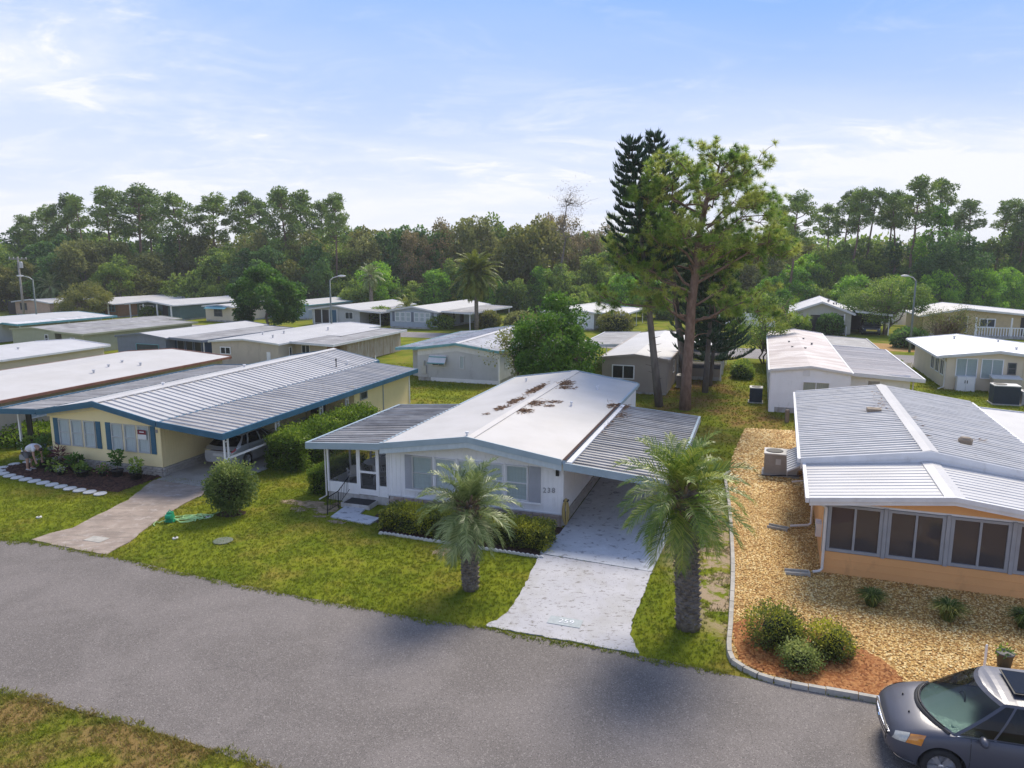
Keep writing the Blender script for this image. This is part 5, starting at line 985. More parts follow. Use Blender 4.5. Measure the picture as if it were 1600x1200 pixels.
# ---- dark tiered conifers behind the pine
def norfolk(seed, h, r0, z0, lean, stub=True, r=.25):
    rng = np.random.default_rng(seed); b = MB(); P_, D_ = [], []
    tr = lambda z: np.array([lean[0] * z / h, lean[1] * z / h, z])
    b.tube([tuple(tr(h * i / 8)) for i in range(9)], [r * (1 - .93 * i / 8) for i in range(9)], 10)
    z = z0
    while z < h - .15:
        f = (z - z0) / (h - z0); L = r0 * (1 - f) ** .66 + .15; n = 6 if L > .6 else 5; ph = rng.uniform(0, 6.28)
        for k in range(n):
            a = ph + 6.283 * k / n + rng.normal(0, .1); l = L * rng.uniform(.8, 1.08); p0 = tr(z); pts = []
            for i in range(8):
                t = i / 7; pts.append(p0 + np.array([math.cos(a) * l * t, math.sin(a) * l * t, l * (-.10 * math.sin(2.6 * t) + .30 * t ** 2.2)]))
            b.tube([tuple(p) for p in pts], [.028 * (1 - .8 * i / 7) for i in range(8)], 4)
            m_ = int(6 + l * 16)
            for i in range(m_):
                t = .12 + .88 * i / m_; j = min(6, int(t * 7)); q = pts[j] + (pts[j + 1] - pts[j]) * (t * 7 - j); d = pts[j + 1] - pts[j]; d = d / np.linalg.norm(d); sd_ = np.array([-math.sin(a), math.cos(a), 0])
                for s in (-1, 1): P_.append(q); D_.append(d * .75 + sd_ * s * .8 * (1 - .3 * t) + np.array([0, 0, .35]))
                P_.append(q); D_.append(d + np.array([0, 0, .9]))
        z += .56 * (1 - .4 * f) * rng.uniform(.9, 1.1)
    if stub:
        z = 1.6
        while z < z0:
            for k in range(4): a = rng.uniform(0, 6.28); p0 = tr(z); l = rng.uniform(.25, .6); b.tube([tuple(p0), tuple(p0 + np.array([math.cos(a) * l, math.sin(a) * l, .22 * l]))], [.03, .01], 4)
            z += .42
    P_, D_ = np.array(P_), np.array(D_); me = leaf_mesh('crown', P_, D_, .34, .085, rng, None, -.25, .18); return b.mesh('trunk', True), me
for (x, y, h_, r0, z0, ln, sd_, lb, rr_) in ((8.94, 43.81, 15.9, 2.4, 8.2, (-2.15, .2), 1, 'tiered dark conifer with leaning stubbed trunk left of the pine', .27), (12.0, 49.6, 16.9, 2.7, 6.4, (-2.9, 0), 2, 'tallest tiered dark conifer rising behind the pine', .30), (12.9, 48.4, 10.5, 2.6, 3.2, (.3, 0), 3, 'dense dark conifer right of the pine trunk', .22), (13.9, 51.0, 8.2, 2.4, 2.0, (.6, .2), 4, 'lowest dark conifer reaching over the yard path', .18)):
    a, c = norfolk(sd_, h_, r0, z0, ln, sd_ < 3, rr_); tree_thing('norfolk_pine', lb, (x, y, 0), [('trunk', a, 'grey_bark'), ('crown', c, 'norfolk')])
# ---- palms: each frond a part
def frond(seed, L, elev, bend, nl, ll, wd):
    rng = np.random.default_rng(seed); pts = []; p = np.zeros(3); e = elev; n = 14
    for i in range(n + 1):
        pts.append(p.copy()); e_ = e - bend * (i / n) ** 1.3; p = p + np.array([math.cos(e_), 0, math.sin(e_)]) * L / n
    pts = np.array(pts); V, F, T = [], [], []
    def strip(vs, fs, tv):
        o = len(V); V.extend(vs); F.extend([tuple(o + i for i in f) for f in fs]); T.extend([tv] * len(vs))
    for i in range(n):
        w0, w1 = .028 * (1 - i / n) + .005, .028 * (1 - (i + 1) / n) + .005; a, c = pts[i], pts[i + 1]
        strip([a + [0, w0, 0], a - [0, w0, 0], c - [0, w1, 0], c + [0, w1, 0]], [(0, 1, 2), (0, 2, 3)], .75)
    for i in range(nl):
        t = .14 + .86 * (i + .5) / nl; j = min(n - 1, int(t * n)); q = pts[j] + (pts[j + 1] - pts[j]) * (t * n - j); d = pts[j + 1] - pts[j]; d /= np.linalg.norm(d); up = np.array([-d[2], 0, d[0]])
        l = ll * (.35 + .65 * math.sin(math.pi * min(1, .22 + .74 * t))) * rng.uniform(.85, 1.12)
        for s in (-1, 1):
            dr = d * (.55 + .45 * t) + np.array([0, s, 0]) * (.85 - .35 * t) + up * rng.uniform(.15, .5); dr /= np.linalg.norm(dr); m_ = q + dr * l * .55; tip = m_ + dr * l * .42 + np.array([0, 0, -.26 * l * rng.uniform(.5, 1.6)])
            w = wd * rng.uniform(.8, 1.2); x = d * w; strip([q - x * .5, q + x * .5, m_ + x * .6, m_ - x * .6, tip], [(0, 1, 2), (0, 2, 3), (3, 2, 4)], float(np.clip(rng.normal(.5, .2), 0, 1)))
    V = np.array(V); return np_mesh('frond', V, np.array(F), T)
def palm(name, label, loc, h, r0, r1, nf, L, ll, mat, seed, lean=(0, 0), wd=.022, boots=True, bottom=-50, nl=34, spear=None):
    t = thing(name, label, 'palm tree', loc); rng = np.random.default_rng(seed); rr = random.Random(seed)
    ax = lambda z: (lean[0] * max(0, z / h) ** 1.4, lean[1] * max(0, z / h) ** 1.4, z)
    MB().tube([ax(h * i / 8 - (.05 if i == 0 else 0)) for i in range(9)], [(r0 + (r1 - r0) * i / 8) * (1.12 if i == 0 else .93) for i in range(9)], 14).build('trunk', 'palm_bark', t, True)
    if boots:
        b = MB(); k = 0; z = .03; nk = int(h / .0125)
        for k in range(nk):
            z = h * k / nk; a = k * 2.39996; c = ax(z); r = (r0 + (r1 - r0) * z / h); w, hh_ = .085, .085; ou = .04 + .06 * (z / h) ** 2 + rng.uniform(0, .03); u, v = math.cos(a), math.sin(a)
            f = lambda s, rad, zz: (c[0] + u * rad - v * s, c[1] + v * rad + u * s, zz)
            b.hexa([f(-w, r * .86, z), f(w, r * .86, z), f(w * .7, r * .86, z + hh_), f(-w * .7, r * .86, z + hh_), f(-w * .9, r * .95, z), f(w * .9, r * .95, z), f(w * .45, r + ou, z + hh_), f(-w * .45, r + ou, z + hh_)])
        b.build('leaf_bases', 'palm_bark', t)
        b = MB()
        for k in range(46):
            z = h * (.74 + .28 * k / 46); a = k * 2.39996; c = ax(z); u, v = math.cos(a), math.sin(a); r = r1 * .85; l = rng.uniform(.2, .42)
            p0 = Vector((c[0] + u * r * .6, c[1] + v * r * .6, z)); p1 = Vector((c[0] + u * (r + l * .45), c[1] + v * (r + l * .45), z + l * .85)); b.tube([p0, (p0 + p1) / 2 + Vector((u, v, 0)) * .03, p1], [.06, .045, .022], 5)
        b.build('old_leaf_stalks', 'palm_boot', t)
    tops = ax(h); cls = []
    for q in range(10):
        el = 84 - q * (84 - bottom) / 9; be = 1.0 + .06 * q if el > 0 else .75; cls.append((el, [frond(seed * 100 + q * 3 + k, L * (1 - .02 * abs(q - 4)), R(el), be * rng.uniform(.8, 1.25), nl, ll, wd) for k in range(2)]))
    for me in [m for c in cls for m in c[1]]: me.materials.append(MAT[mat])
    for k in range(nf):
        q = min(9, int(((k + .5) / nf) ** 1.05 * 10)); el, ms = cls[q]; a = k * 2.39996 + rng.uniform(-.25, .25); s = rng.uniform(.85, 1.1)
        o = mesh_obj('frond', ms[k % 2], None, t, (tops[0] + math.cos(a) * r1 * .35, tops[1] + math.sin(a) * r1 * .35, tops[2] - .02 - .035 * q), (rng.uniform(-.3, .3), 0, a)); o.scale = (s, s, s)
    return t
palm('palm_tree', 'smaller silvery feather palm on the lawn before the white home', (-1.14, 18.94, 0), 2.42, .20, .23, 50, 1.42, .46, 'palm_silver', 3, (-.05, .05), .025, bottom=-44, nl=32)
palm('palm_tree', 'taller green feather palm with shaggy trunk beside the driveway', (4.33, 16.82, 0), 3.5, .27, .25, 60, 1.68, .50, 'palm_green', 5, (-.25, .15), .025, bottom=-46, nl=34)
palm('palm_tree', 'tall single palm with slim trunk before the blue grey home', (-4.4, 91.2, 0), 6.9, .28, .25, 84, 3.5, .8, 'palm_date', 7, (.0, 0), .10, False, -58, 38)
palm('palm_tree', 'short clumped palm beside the far carport', (-13.6, 96.0, 0), 2.4, .2, .2, 30, 2.0, .6, 'palm_date', 9, (.0, 0), .05, False, -30, 24)
palm('palm_tree', 'fan headed palm in the woods behind the bright green tree', (-21.5, 113, 0), 6.2, .3, .28, 40, 2.2, .7, 'palm_silver', 10, (.0, 0), .06, False, -70, 22)
palm('palm_tree', 'dull palm beside the utility pole', (-74, 119, 0), 4.2, .3, .28, 40, 2.6, .7, 'palm_silver', 12, (.0, 0), .06, False, -70, 22)
# ---- garden trees
a, c = broadleaf(31, 7.6, 4.0, .9, 62, 22000, .30, .2, .8, 1.0, .55, 14, .24)
tree_thing('shade_tree', 'bright green rounded tree rising between the far roofs', (-28.4, 85.8, 0), [('trunk', a, 'bark'), ('crown', c, 'leaf_bright')])
a, c = broadleaf(33, 6.1, 2.6, .3, 58, 20000, .19, .14, .9, 1.0, .55, 14, .27, 3)
tree_thing('leafy_tree', 'lush dark green tree right behind the white roof', (2.9, 46.0, 0), [('trunk', a, 'bark'), ('crown', c, 'leaf_bright')], sc=1.06)
a, c = broadleaf(34, 5.2, 2.0, 1.0, 24, 5200, .15, .12, .9, 1.0, .7, 14, .42, 2)
tree_thing('sparse_tree', 'thin grey green tree beside the grey home', (.5, 48.6, 0), [('trunk', a, 'grey_bark'), ('crown', c, 'leaf_olive')])
a, c = broadleaf(35, 5.6, 2.4, 1.4, 26, 7000, .17, .11, .9, 1.0, .6, 14, .36, 2)
tree_thing('small_tree', 'slim olive tree by the lane right of the conifers', (21.2, 62.0, 0), [('trunk', a, 'bark'), ('crown', c, 'leaf_mid')])
a, c = broadleaf(36, 6.9, 4.6, 1.7, 40, 15000, .22, .26, .7, 1.0, .5, 16, .30, 2)
tree_thing('oak_tree', 'spreading grey green oak between the far homes', (43.2, 85.6, 0), [('trunk', a, 'bark'), ('crown', c, 'leaf_mid')], sc=.92)
a, c = broadleaf(37, 4.4, 2.7, .3, 40, 6500, .13, .10, .9, 1.0, .9, 34, .34, 6)
tree_thing('twiggy_shrub', 'bare twiggy shrub with yellowing leaves by the far lane', (42.6, 71.6, 0), [('trunk', a, 'bare_twig'), ('crown', c, 'leaf_yellow')], cat='shrub')
a, c = broadleaf(38, 4.6, 3.3, .6, 34, 12000, .22, .16, .7, 1.0, .4, 10, .32, 2)
tree_thing('round_tree', 'rounded yellow green tree behind the peach home', (-60.5, 104.5, 0), [('trunk', a, 'bark'), ('crown', c, 'leaf_yellow')], sc=1.05)
tree_thing('round_tree', 'rounded yellow green bush at the left edge of the homes', (-80.5, 109, 0), [('trunk', a, 'bark'), ('crown', c, 'leaf_yellow')], 2.1, .95)
# ---- bushes and hedges: dark twiggy core with a leaf skin
def bush_mesh(pts_fn, n, leaf, seed, jit=.06, up=.3, wf=.6):
    rng = np.random.default_rng(seed); p, d = pts_fn(rng, n); lump = np.sin(p[:, 0] * 5.1) * np.sin(p[:, 1] * 4.7 + 1) * np.sin(p[:, 2] * 5.5 + 2)
    low = np.sin(p[:, 0] * 2.9 + seed) * np.cos(p[:, 1] * 2.5 + seed * 1.7) + .6 * np.sin(p[:, 2] * 3.7 + seed * .6)
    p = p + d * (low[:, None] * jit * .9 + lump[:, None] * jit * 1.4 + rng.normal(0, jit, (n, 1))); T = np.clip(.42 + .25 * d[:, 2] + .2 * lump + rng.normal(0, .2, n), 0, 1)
    return leaf_mesh('foliage', p, d + np.array([0, 0, up]), leaf, leaf * wf, rng, T, .1, .6)
def ellip(rx, ry, rz, zc, cut=0.0):
    def f(rng, n):
        d = unit(rng.normal(0, 1, (int(n * 2.2), 3))); z = zc + d[:, 2] * rz; k = z > cut; d = d[k][:n]
        while len(d) < n: d = np.concatenate([d, d])[:n]
        k = rng.uniform(.72, 1.0, (n, 1)) ** .5; return np.column_stack([d[:, 0] * rx, d[:, 1] * ry, d[:, 2] * rz]) * k + np.array([0, 0, zc]), unit(d / np.array([rx, ry, rz]))
    return f
def boxy(l, w, h, curve=None):
    def f(rng, n):
        a = np.array([l * w, l * h, l * h, w * h, w * h]); s = rng.choice(5, n, p=a / a.sum()); x = rng.uniform(0, l, n); y = rng.uniform(-w / 2, w / 2, n); z = rng.uniform(.04, h, n); d = np.zeros((n, 3))
        for k, (ix, val, nn) in enumerate(((2, h, (0, 0, 1)), (1, -w / 2, (0, -1, 0)), (1, w / 2, (0, 1, 0)), (0, 0, (-1, 0, 0)), (0, l, (1, 0, 0)))):
            m_ = s == k; (x, y, z)[ix][m_] = val; d[m_] = nn
        e = np.minimum(np.minimum(x, l - x), .25); z = np.where(s == 0, h - .35 * (.25 - e), z); ed = np.abs(y) / (w / 2); z = np.where(s == 0, z - .10 * ed ** 4, z)
        p = np.column_stack([x, y, z]); p -= d * rng.uniform(0, .12, (n, 1)); p[:, 1] += .06 * np.sin(x * 1.9); return p, d
    return f
def bush(name, label, loc, fn, core, n, leaf, mat, seed, rz=0, jit=.06, cat='shrub', stem=None):
    t = thing(name, label, cat, loc, rz); me = bush_mesh(fn, n, leaf, seed, jit); mesh_obj('foliage', me, mat, t); core.build('branches', 'core_green', t, True)
    if stem: stem.build('stem', 'bark', t, True)
    return t
def ecore(rx, ry, rz, zc, k=.72): b = MB().lathe([(max(.01, math.sin(math.pi * i / 8)) * k, -math.cos(math.pi * i / 8) * k) for i in range(9)], 14); b.v = [(x * rx, y * ry, max(.0, zc + z * rz)) for x, y, z in b.v]; return b
def bcore(l, w, h): return MB().box(.16, -w / 2 + .14, 0, l - .16, w / 2 - .14, h - .16)
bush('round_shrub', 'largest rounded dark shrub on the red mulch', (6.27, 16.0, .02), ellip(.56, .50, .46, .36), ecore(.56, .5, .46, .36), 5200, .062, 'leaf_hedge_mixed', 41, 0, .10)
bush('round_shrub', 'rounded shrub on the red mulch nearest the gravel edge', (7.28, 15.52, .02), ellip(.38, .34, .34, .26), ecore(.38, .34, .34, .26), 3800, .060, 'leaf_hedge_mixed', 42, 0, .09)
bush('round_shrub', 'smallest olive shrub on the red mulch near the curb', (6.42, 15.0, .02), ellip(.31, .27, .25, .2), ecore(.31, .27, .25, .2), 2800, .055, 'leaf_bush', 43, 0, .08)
bush('lollipop_shrub', 'round clipped shrub on a short trunk beside the old driveway', (-9.95, 24.95, 0), ellip(.74, .72, .72, .98, .2), ecore(.74, .72, .72, .98), 7200, .10, 'leaf_bush', 44, 0, .12, stem=MB().tube([(0, 0, 0), (.02, 0, .3), (-.02, .02, .8)], [.06, .05, .05], 8))
tag(sheet('mulch_ring', rag([(-9.95 + .55 * math.cos(k * .63), 24.9 + .4 * math.sin(k * .63)) for k in range(10)], .15, .05, 3), .022, 'dark_mulch'))
x, y = hy(9.75, 1.3)
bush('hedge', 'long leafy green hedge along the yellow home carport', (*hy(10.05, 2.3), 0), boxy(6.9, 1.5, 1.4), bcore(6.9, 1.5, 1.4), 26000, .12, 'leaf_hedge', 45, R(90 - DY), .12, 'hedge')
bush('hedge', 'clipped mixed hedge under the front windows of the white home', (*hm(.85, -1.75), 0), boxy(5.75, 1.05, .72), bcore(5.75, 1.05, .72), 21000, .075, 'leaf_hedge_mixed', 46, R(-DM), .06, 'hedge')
bush('hedge', 'small clipped hedge at the corner of the screened porch', (*hm(-3.05, .15), 0), boxy(2.6, .95, 1.0), bcore(2.6, .95, 1.0), 8000, .085, 'leaf_hedge', 47, R(90 - DM), .06, 'hedge')
bush('shrub', 'dark leafy shrub behind the carport post', (*hm(10.75, 1.0), 0), ellip(.5, .9, .65, .6), ecore(.5, .9, .65, .6), 4200, .09, 'leaf_vine', 48, 0)
bush('shrub', 'big leafy shrub at the back corner of the yellow home shed', (-8.7, 49.5, 0), ellip(.55, .5, .8, .7), ecore(.55, .5, .8, .7), 2200, .11, 'leaf_hedge', 49)
bush('shrub', 'low green shrub at the foot of the cream home', (28.6, 54.3, 0), ellip(.7, .7, .7, .6), ecore(.7, .7, .7, .6), 1400, .16, 'leaf_lime', 50)
bush('shrub', 'yucca like shrub by the white lap sided home', (17.3, 54.6, 0), ellip(.7, 1.2, .7, .5), ecore(.7, 1.2, .7, .5), 1400, .2, 'leaf_mid', 51)
for k, (x, y, rx, rz_, m_, lb) in enumerate(((-9.0, 92.0, 1.7, 1.0, 'leaf_mid', 'dark shrub at the corner of the blue grey home'), (-3.0, 93.5, 1.6, 1.2, 'leaf_yellow', 'yellowish shrub below the tall single palm'), (1.0, 90.0, 2.0, 1.3, 'leaf_olive', 'grey green shrub before the hidden white home'), (12.5, 88.5, 2.2, 1.4, 'leaf_yellow', 'yellow flowering shrub by the open carport'), (36.6, 84.5, 1.5, 1.4, 'leaf_dark', 'dark shrub before the sage home porch'), (-17.5, 98.5, 2.0, 1.3, 'leaf_mid', 'leafy shrub beside the far carport posts'), (-51.5, 104.8, 1.4, 1.0, 'leaf_hedge', 'bright shrub before the dark teal home'), (-61.8, 110.5, 1.2, 1.1, 'leaf_hedge', 'bright bush before the terracotta home'), (39.6, 73.0, 1.8, 1.1, 'leaf_dark', 'dark shrub beside the right street lamp'), (33.2, 84.8, 1.2, 1.2, 'leaf_mid', 'leafy shrub under the sage home window'), (-24.6, 66, .8, .8, 'leaf_hedge', 'green plant beside the navy home wall'))):
    bush('shrub', lb, (x, y, 0), ellip(rx, rx * .8, rz_, rz_ * .75), ecore(rx, rx * .8, rz_, rz_ * .75), 1700, .26, m_, 60 + k)
tag(bush('weeds', 'tall yellow green weeds left of the yellow home porch', (-24.4, 35.2, 0), ellip(2.4, 1.6, .55, .3), ecore(2.4, 1.6, .55, .3), 5200, .14, 'leaf_lime', 80))
# grass clumps in the gravel
def clump(label, x, y, seed, s=1.0):
    s *= 1.6; rng = np.random.default_rng(seed); n = 420; a = rng.uniform(0, 6.283, n); l = rng.uniform(.35, .62, n) * s; ou = rng.uniform(.2, .9, n); w = .012; V = np.zeros((n, 5, 3))
    for k in range(n):
        d = np.array([math.cos(a[k]), math.sin(a[k]), 0]); sd_ = np.array([-d[1], d[0], 0]) * w; p0 = d * rng.uniform(0, .09) * s; p1 = p0 + (d * ou[k] * .45 + np.array([0, 0, .8])) * l[k] * .6; p2 = p1 + (d * ou[k] * .9 + np.array([0, 0, .25 - .5 * ou[k]])) * l[k] * .55
        V[k] = (p0 - sd_, p0 + sd_, p1 + sd_, p1 - sd_, p2)
    F = (np.array([(0, 1, 2), (0, 2, 3), (3, 2, 4)])[None] + (np.arange(n) * 5)[:, None, None]).reshape(-1, 3); t = thing('grass_clump', label, 'grass clump', (x, y, .02)); mesh_obj('blades', np_mesh('blades', V.reshape(-1, 3), F, np.repeat(rng.uniform(0, 1, n), 5)), 'ornamental_grass', t); return t
clump('spiky grass clump on the gravel below the first sunroom window', 9.36, 17.9, 1, .85); clump('bushy grass clump on the gravel below the middle sunroom window', 10.9, 17.15, 2, 1.0); clump('grass clump on the gravel below the last sunroom window', 12.55, 16.75, 3, .9)
# ---- the wood behind
KINDS = []
for i, (mat, h_, r, base, lb) in enumerate((('leaf_mid', 10.5, 4.2, 1.0, 'mid green broadleaf tree'), ('leaf_dark', 11.5, 4.0, .8, 'dark green broadleaf tree'), ('leaf_olive', 11, 4.0, 1.6, 'grey green loose tree'), ('leaf_yellow', 9.0, 4.2, .5, 'yellowish green tree'), ('leaf_rust', 12, 3.8, 2.2, 'rust tinged tree'), ('leaf_vine', 9.5, 4.4, .2, 'bright vine covered tree'), ('leaf_mid', 6.0, 3.4, .1, 'low bushy tree'))):
    for s in range(2):
        a, c = broadleaf(200 + i * 5 + s, h_, r, base, 44, 6500, .46 if i != 4 else .34, .2, .8, 1.0, .45 if i != 4 else .8, 8, .30); c.materials.append(MAT[mat]); a.materials.append(MAT['grey_bark']); KINDS.append((i, a, c, lb))
MARKS = ((110, 'behind the peach home'), (260, 'behind the terracotta home'), (370, 'behind the dark teal home'), (480, 'behind the bright green tree'), (610, 'behind the grey home by the lamp'), (800, 'behind the blue grey home'), (930, 'behind the hidden white home'), (1230, 'behind the tall pine'), (1370, 'behind the sage home'), (1450, 'behind the oak'), (9999, 'behind the cream home with railing'))
def mark(x, y): q = 800 + 1150 * x / (y * .99); return next(w for l, w in MARKS if q < l)
def depth_word(y): return 'at the wood edge' if y < 127 else ('inside the wood' if y < 141 else 'deep in the wood')
def wood_tree(kind, x, y, s, rz, sz=None):
    i, a, c, lb = [k for k in KINDS if k[0] == kind][int(rz * 10) % 2]; return tree_thing('woodland_tree', lb + ' ' + depth_word(y) + ' ' + mark(x, y), (x, y, 0), [('trunk', a, None), ('crown', c, None)], rz, s, 'woodland trees behind the homes', scz=sz)
rw = random.Random(5)
def ux(px_, Y): return (px_ - 800) / 1150 * Y * .99
def rank(Y0, Y1, x0, x1, step, kinds, s0, s1, wob=4):
    x = x0
    while x < x1:
        Y = rw.uniform(Y0, Y1); wood_tree(rw.choice(kinds), ux(x, Y), Y, rw.uniform(s0, s1), rw.uniform(0, 6.28), rw.uniform(s0, s1) * rw.uniform(.95, 1.12)); x += step * rw.uniform(.75, 1.25)
rank(128, 138, -60, 570, 34, (0, 1, 2, 2, 0), .92, 1.15)
rank(142, 158, -40, 600, 36, (1, 2, 0, 0), 1.0, 1.22)
rank(121, 126, -40, 560, 40, (6, 0, 3, 1, 2, 6), .72, 1.0)
rank(130, 140, 565, 930, 32, (4, 2, 0, 2, 1), .95, 1.15)
rank(145, 160, 570, 960, 36, (4, 3, 2, 4), 1.15, 1.42)
rank(118, 124, 560, 940, 34, (6, 1, 5, 0), .62, .85)
rank(112, 120, 1210, 1650, 34, (5, 6, 5), .55, .8)
rank(124, 134, 930, 1660, 36, (1, 0, 5, 2), .88, 1.12)
rank(140, 155, 940, 1680, 38, (2, 3, 0, 2), 1.0, 1.2)
rank(104, 110, 905, 1200, 40, (5, 6), .55, .8)
# a continuous backing of far foliage closes the gaps
rng = np.random.default_rng(77); n_ = 60000; xx = rng.uniform(-170, 190, n_); yy = rng.uniform(165, 190, n_); top_ = 11 + 2.2 * np.sin(xx * .11) + 1.6 * np.sin(xx * .31 + 1) + 1.0 * np.sin(xx * .83); zz = rng.uniform(0, 1, n_) ** .75 * top_
tag(mesh_obj('distant_wood', leaf_mesh('distant_wood', np.column_stack([xx, yy, zz]), rng.normal(0, 1, (n_, 3)) + np.array([0, -.6, .4]), 1.1, .8, rng, np.clip(rng.normal(.5, .2, n_), 0, 1)), 'leaf_mid'), 'continuous mass of distant woodland foliage', 'woodland', kind='stuff')
# far pines on the skyline
def far_pine(seed, h, r, f0, ncl):
    rng = np.random.default_rng(seed); b = MB(); lean = rng.normal(0, .35, 2); tr = [(lean[0] * t ** 2 * 2 + rng.normal(0, .08), lean[1] * t ** 2 * 2, h * t) for t in np.linspace(0, 1, 8)]; b.tube(tr, [.24 * (1 - .78 * t) for t in np.linspace(0, 1, 8)], 7); P_, D_, T_ = [], [], []
    for k in range(ncl):
        f = f0 + (1 - f0) * (k + .6) / ncl; z = h * f; a = k * 2.4 + rng.normal(0, .4); L = r * math.sin(math.pi * min(.95, .25 + .72 * (1 - (1 - f) / (1 - f0 + .01)))) * rng.uniform(.5, 1.1) + .2; j = min(6, int(f * 7)); p0 = np.array(tr[j]) + (np.array(tr[j + 1]) - np.array(tr[j])) * (f * 7 - j)
        p1 = p0 + np.array([math.cos(a) * L, math.sin(a) * L, L * rng.uniform(.1, .5)]); limb(b, p0, p1, .07, .02, rng, .6, 4, 5, .05)
        for q in range(3):
            c = p0 + (p1 - p0) * rng.uniform(.5, 1.05) + rng.normal(0, .25, 3); m_ = 85; d = unit(rng.normal(0, 1, (m_, 3))); P_.append(c + d * rng.uniform(.35, .8) * np.array([1.15, 1.15, .55]) * rng.uniform(.4, 1, (m_, 1)) ** .5); D_.append(d + np.array([0, 0, .5])); T_.append(np.clip(rng.normal(.5, .15) + rng.normal(0, .15, m_), 0, 1))
    return b.mesh('trunk', True), leaf_mesh('crown', np.concatenate(P_), np.concatenate(D_), .38, .15, rng, np.concatenate(T_))
FP = []
for s in range(6):
    a, c = far_pine(300 + s, 17, (2.9, 2.3, 3.3, 2.1, 2.7, 1.9)[s], (.56, .62, .58, .68, .52, .72)[s], (22, 17, 24, 14, 25, 11)[s]); a.materials.append(MAT['pine_bark']); c.materials.append(MAT['needle_far']); FP.append((a, c))
for k, (px_, ty, Y, v, w) in enumerate(((48, 342, 150, 0, 1.0), (78, 330, 148, 2, 1.1), (108, 312, 145, 4, 1.2), (136, 314, 142, 5, .9), (178, 302, 138, 0, 1.15), (222, 300, 136, 2, 1.3), (238, 306, 150, 4, 1.1), (288, 312, 135, 1, 1.2), (336, 314, 138, 2, 1.2), (384, 308, 140, 1, 1.15), (410, 318, 150, 3, 1.0), (452, 302, 134, 4, 1.2), (470, 306, 142, 0, 1.1), (526, 310, 128, 0, .95), (508, 322, 145, 3, .9))):
    a, c = FP[v]; h_ = 9 + (400 - ty) / 1150 * Y; tree_thing('skyline_pine', ('broad' if w > 1.12 else 'slim' if w < 1 else 'open crowned') + ' tall skyline pine ' + mark(ux(px_, Y), Y), (ux(px_, Y), Y, 0), [('trunk', a, None), ('crown', c, None)], k * 1.7, w * h_ / 17 * .98, 'skyline pines on the left', scz=h_ / 17)
for k, (px_, ty, Y, v, w) in enumerate(((1236, 312, 118, 2, 1.05), (1208, 330, 125, 0, .9), (1292, 326, 140, 3, 1), (1312, 308, 135, 1, .95), (1332, 303, 130, 3, 1), (1352, 305, 134, 5, 1.1), (1384, 308, 138, 3, 1.05), (1398, 312, 130, 5, 1), (1421, 289, 126, 1, 1.1), (1462, 288, 126, 5, .85), (1512, 320, 140, 5, 1.2), (1552, 319, 136, 5, 1.15), (1590, 324, 128, 0, 1.0), (1606, 330, 130, 4, 1.0), (1480, 338, 145, 0, 1.0))):
    a, c = FP[v]; h_ = 9 + (400 - ty) / 1150 * Y; tree_thing('skyline_pine', ('broad' if w > 1.08 else 'thin' if w < 1 else 'tufted') + ' tall skyline pine ' + mark(ux(px_, Y), Y), (ux(px_, Y), Y, 0), [('trunk', a, None), ('crown', c, None)], k * 2.3, w * h_ / 17 * .98, 'skyline pines on the right', scz=h_ / 17)
a, c = broadleaf(401, 17, 2.6, 2, 40, 9000, .42, .3, 1.0, 1.0, .3, 8, .36)
tree_thing('vine_tower', 'tall dark trunk wholly wrapped in vines below a pine top', (ux(1455, 125), 125, 0), [('trunk', a, 'bark'), ('crown', c, 'leaf_vine')])
a, c = broadleaf(402, 12.5, 4.4, 1, 46, 12000, .42, .3, .9, 1.0, .3, 8, .30)
tree_thing('vine_mound', 'huge dark vine draped tree right of the far street lamp', (ux(1490, 116), 116, 0), [('trunk', a, 'bark'), ('crown', c, 'leaf_dark')])
# middle skyline: mixed crowns, a golden one and a bare dead tree
for k, (px_, ty, Y, kd) in enumerate(((650, 352, 128, 4), (690, 342, 132, 4), (745, 332, 130, 2), (765, 338, 138, 0), (838, 342, 130, 3), (812, 356, 126, 3), (860, 352, 136, 3), (620, 362, 138, 4), (925, 360, 140, 0), (585, 374, 132, 2))):
    i, a, c, lb = [q for q in KINDS if q[0] == kd][k % 2]; hh_ = {0: 10.5, 1: 11.5, 2: 11, 3: 9, 4: 12}[kd]; h_ = 9 + (400 - ty) / 1150 * Y; s = h_ / hh_ * .94
    tree_thing('woodland_tree', {4: 'rust tinged tall tree of the middle skyline', 2: 'tall loose grey green tree of the middle skyline', 0: 'mid green tree of the middle skyline', 3: 'golden olive tree of the middle skyline'}[kd] + (' ', ' second ', ' third ')[0] + mark(ux(px_, Y), Y), (ux(px_, Y), Y, 0), [('trunk', a, None), ('crown', c, None)], k * 1.3, s * .8, 'middle skyline trees', scz=s)
rng = np.random.default_rng(9); b = MB(); tp = limb(b, (0, 0, 0), (.4, 0, 17.5), .28, .04, rng, .3, 8, 7)
for k in range(46):
    p = np.array(tp[rng.integers(5, 9)]); d = np.array([rng.normal(.4, 1), rng.normal(0, 1), rng.uniform(-.1, 1.3)]) * rng.uniform(.8, 2.2); limb(b, p, p + d, .05, .012, rng, .8, 4, 4)
P_ = np.array([tp[rng.integers(5, 9)] for _ in range(1500)]) + rng.normal(0, 1, (1500, 3)) * np.array([1.2, 1.2, 1.6]) + np.array([.6, 0, 0])
tree_thing('dead_tree', 'bare dead tree with grey brown twigs on the skyline', (ux(879, 120), 120, 0), [('trunk', b.mesh('trunk', True), 'grey_bark'), ('crown', leaf_mesh('twigs', P_, rng.normal(0, 1, (1500, 3)), .5, .05, rng), 'bare_twig')])
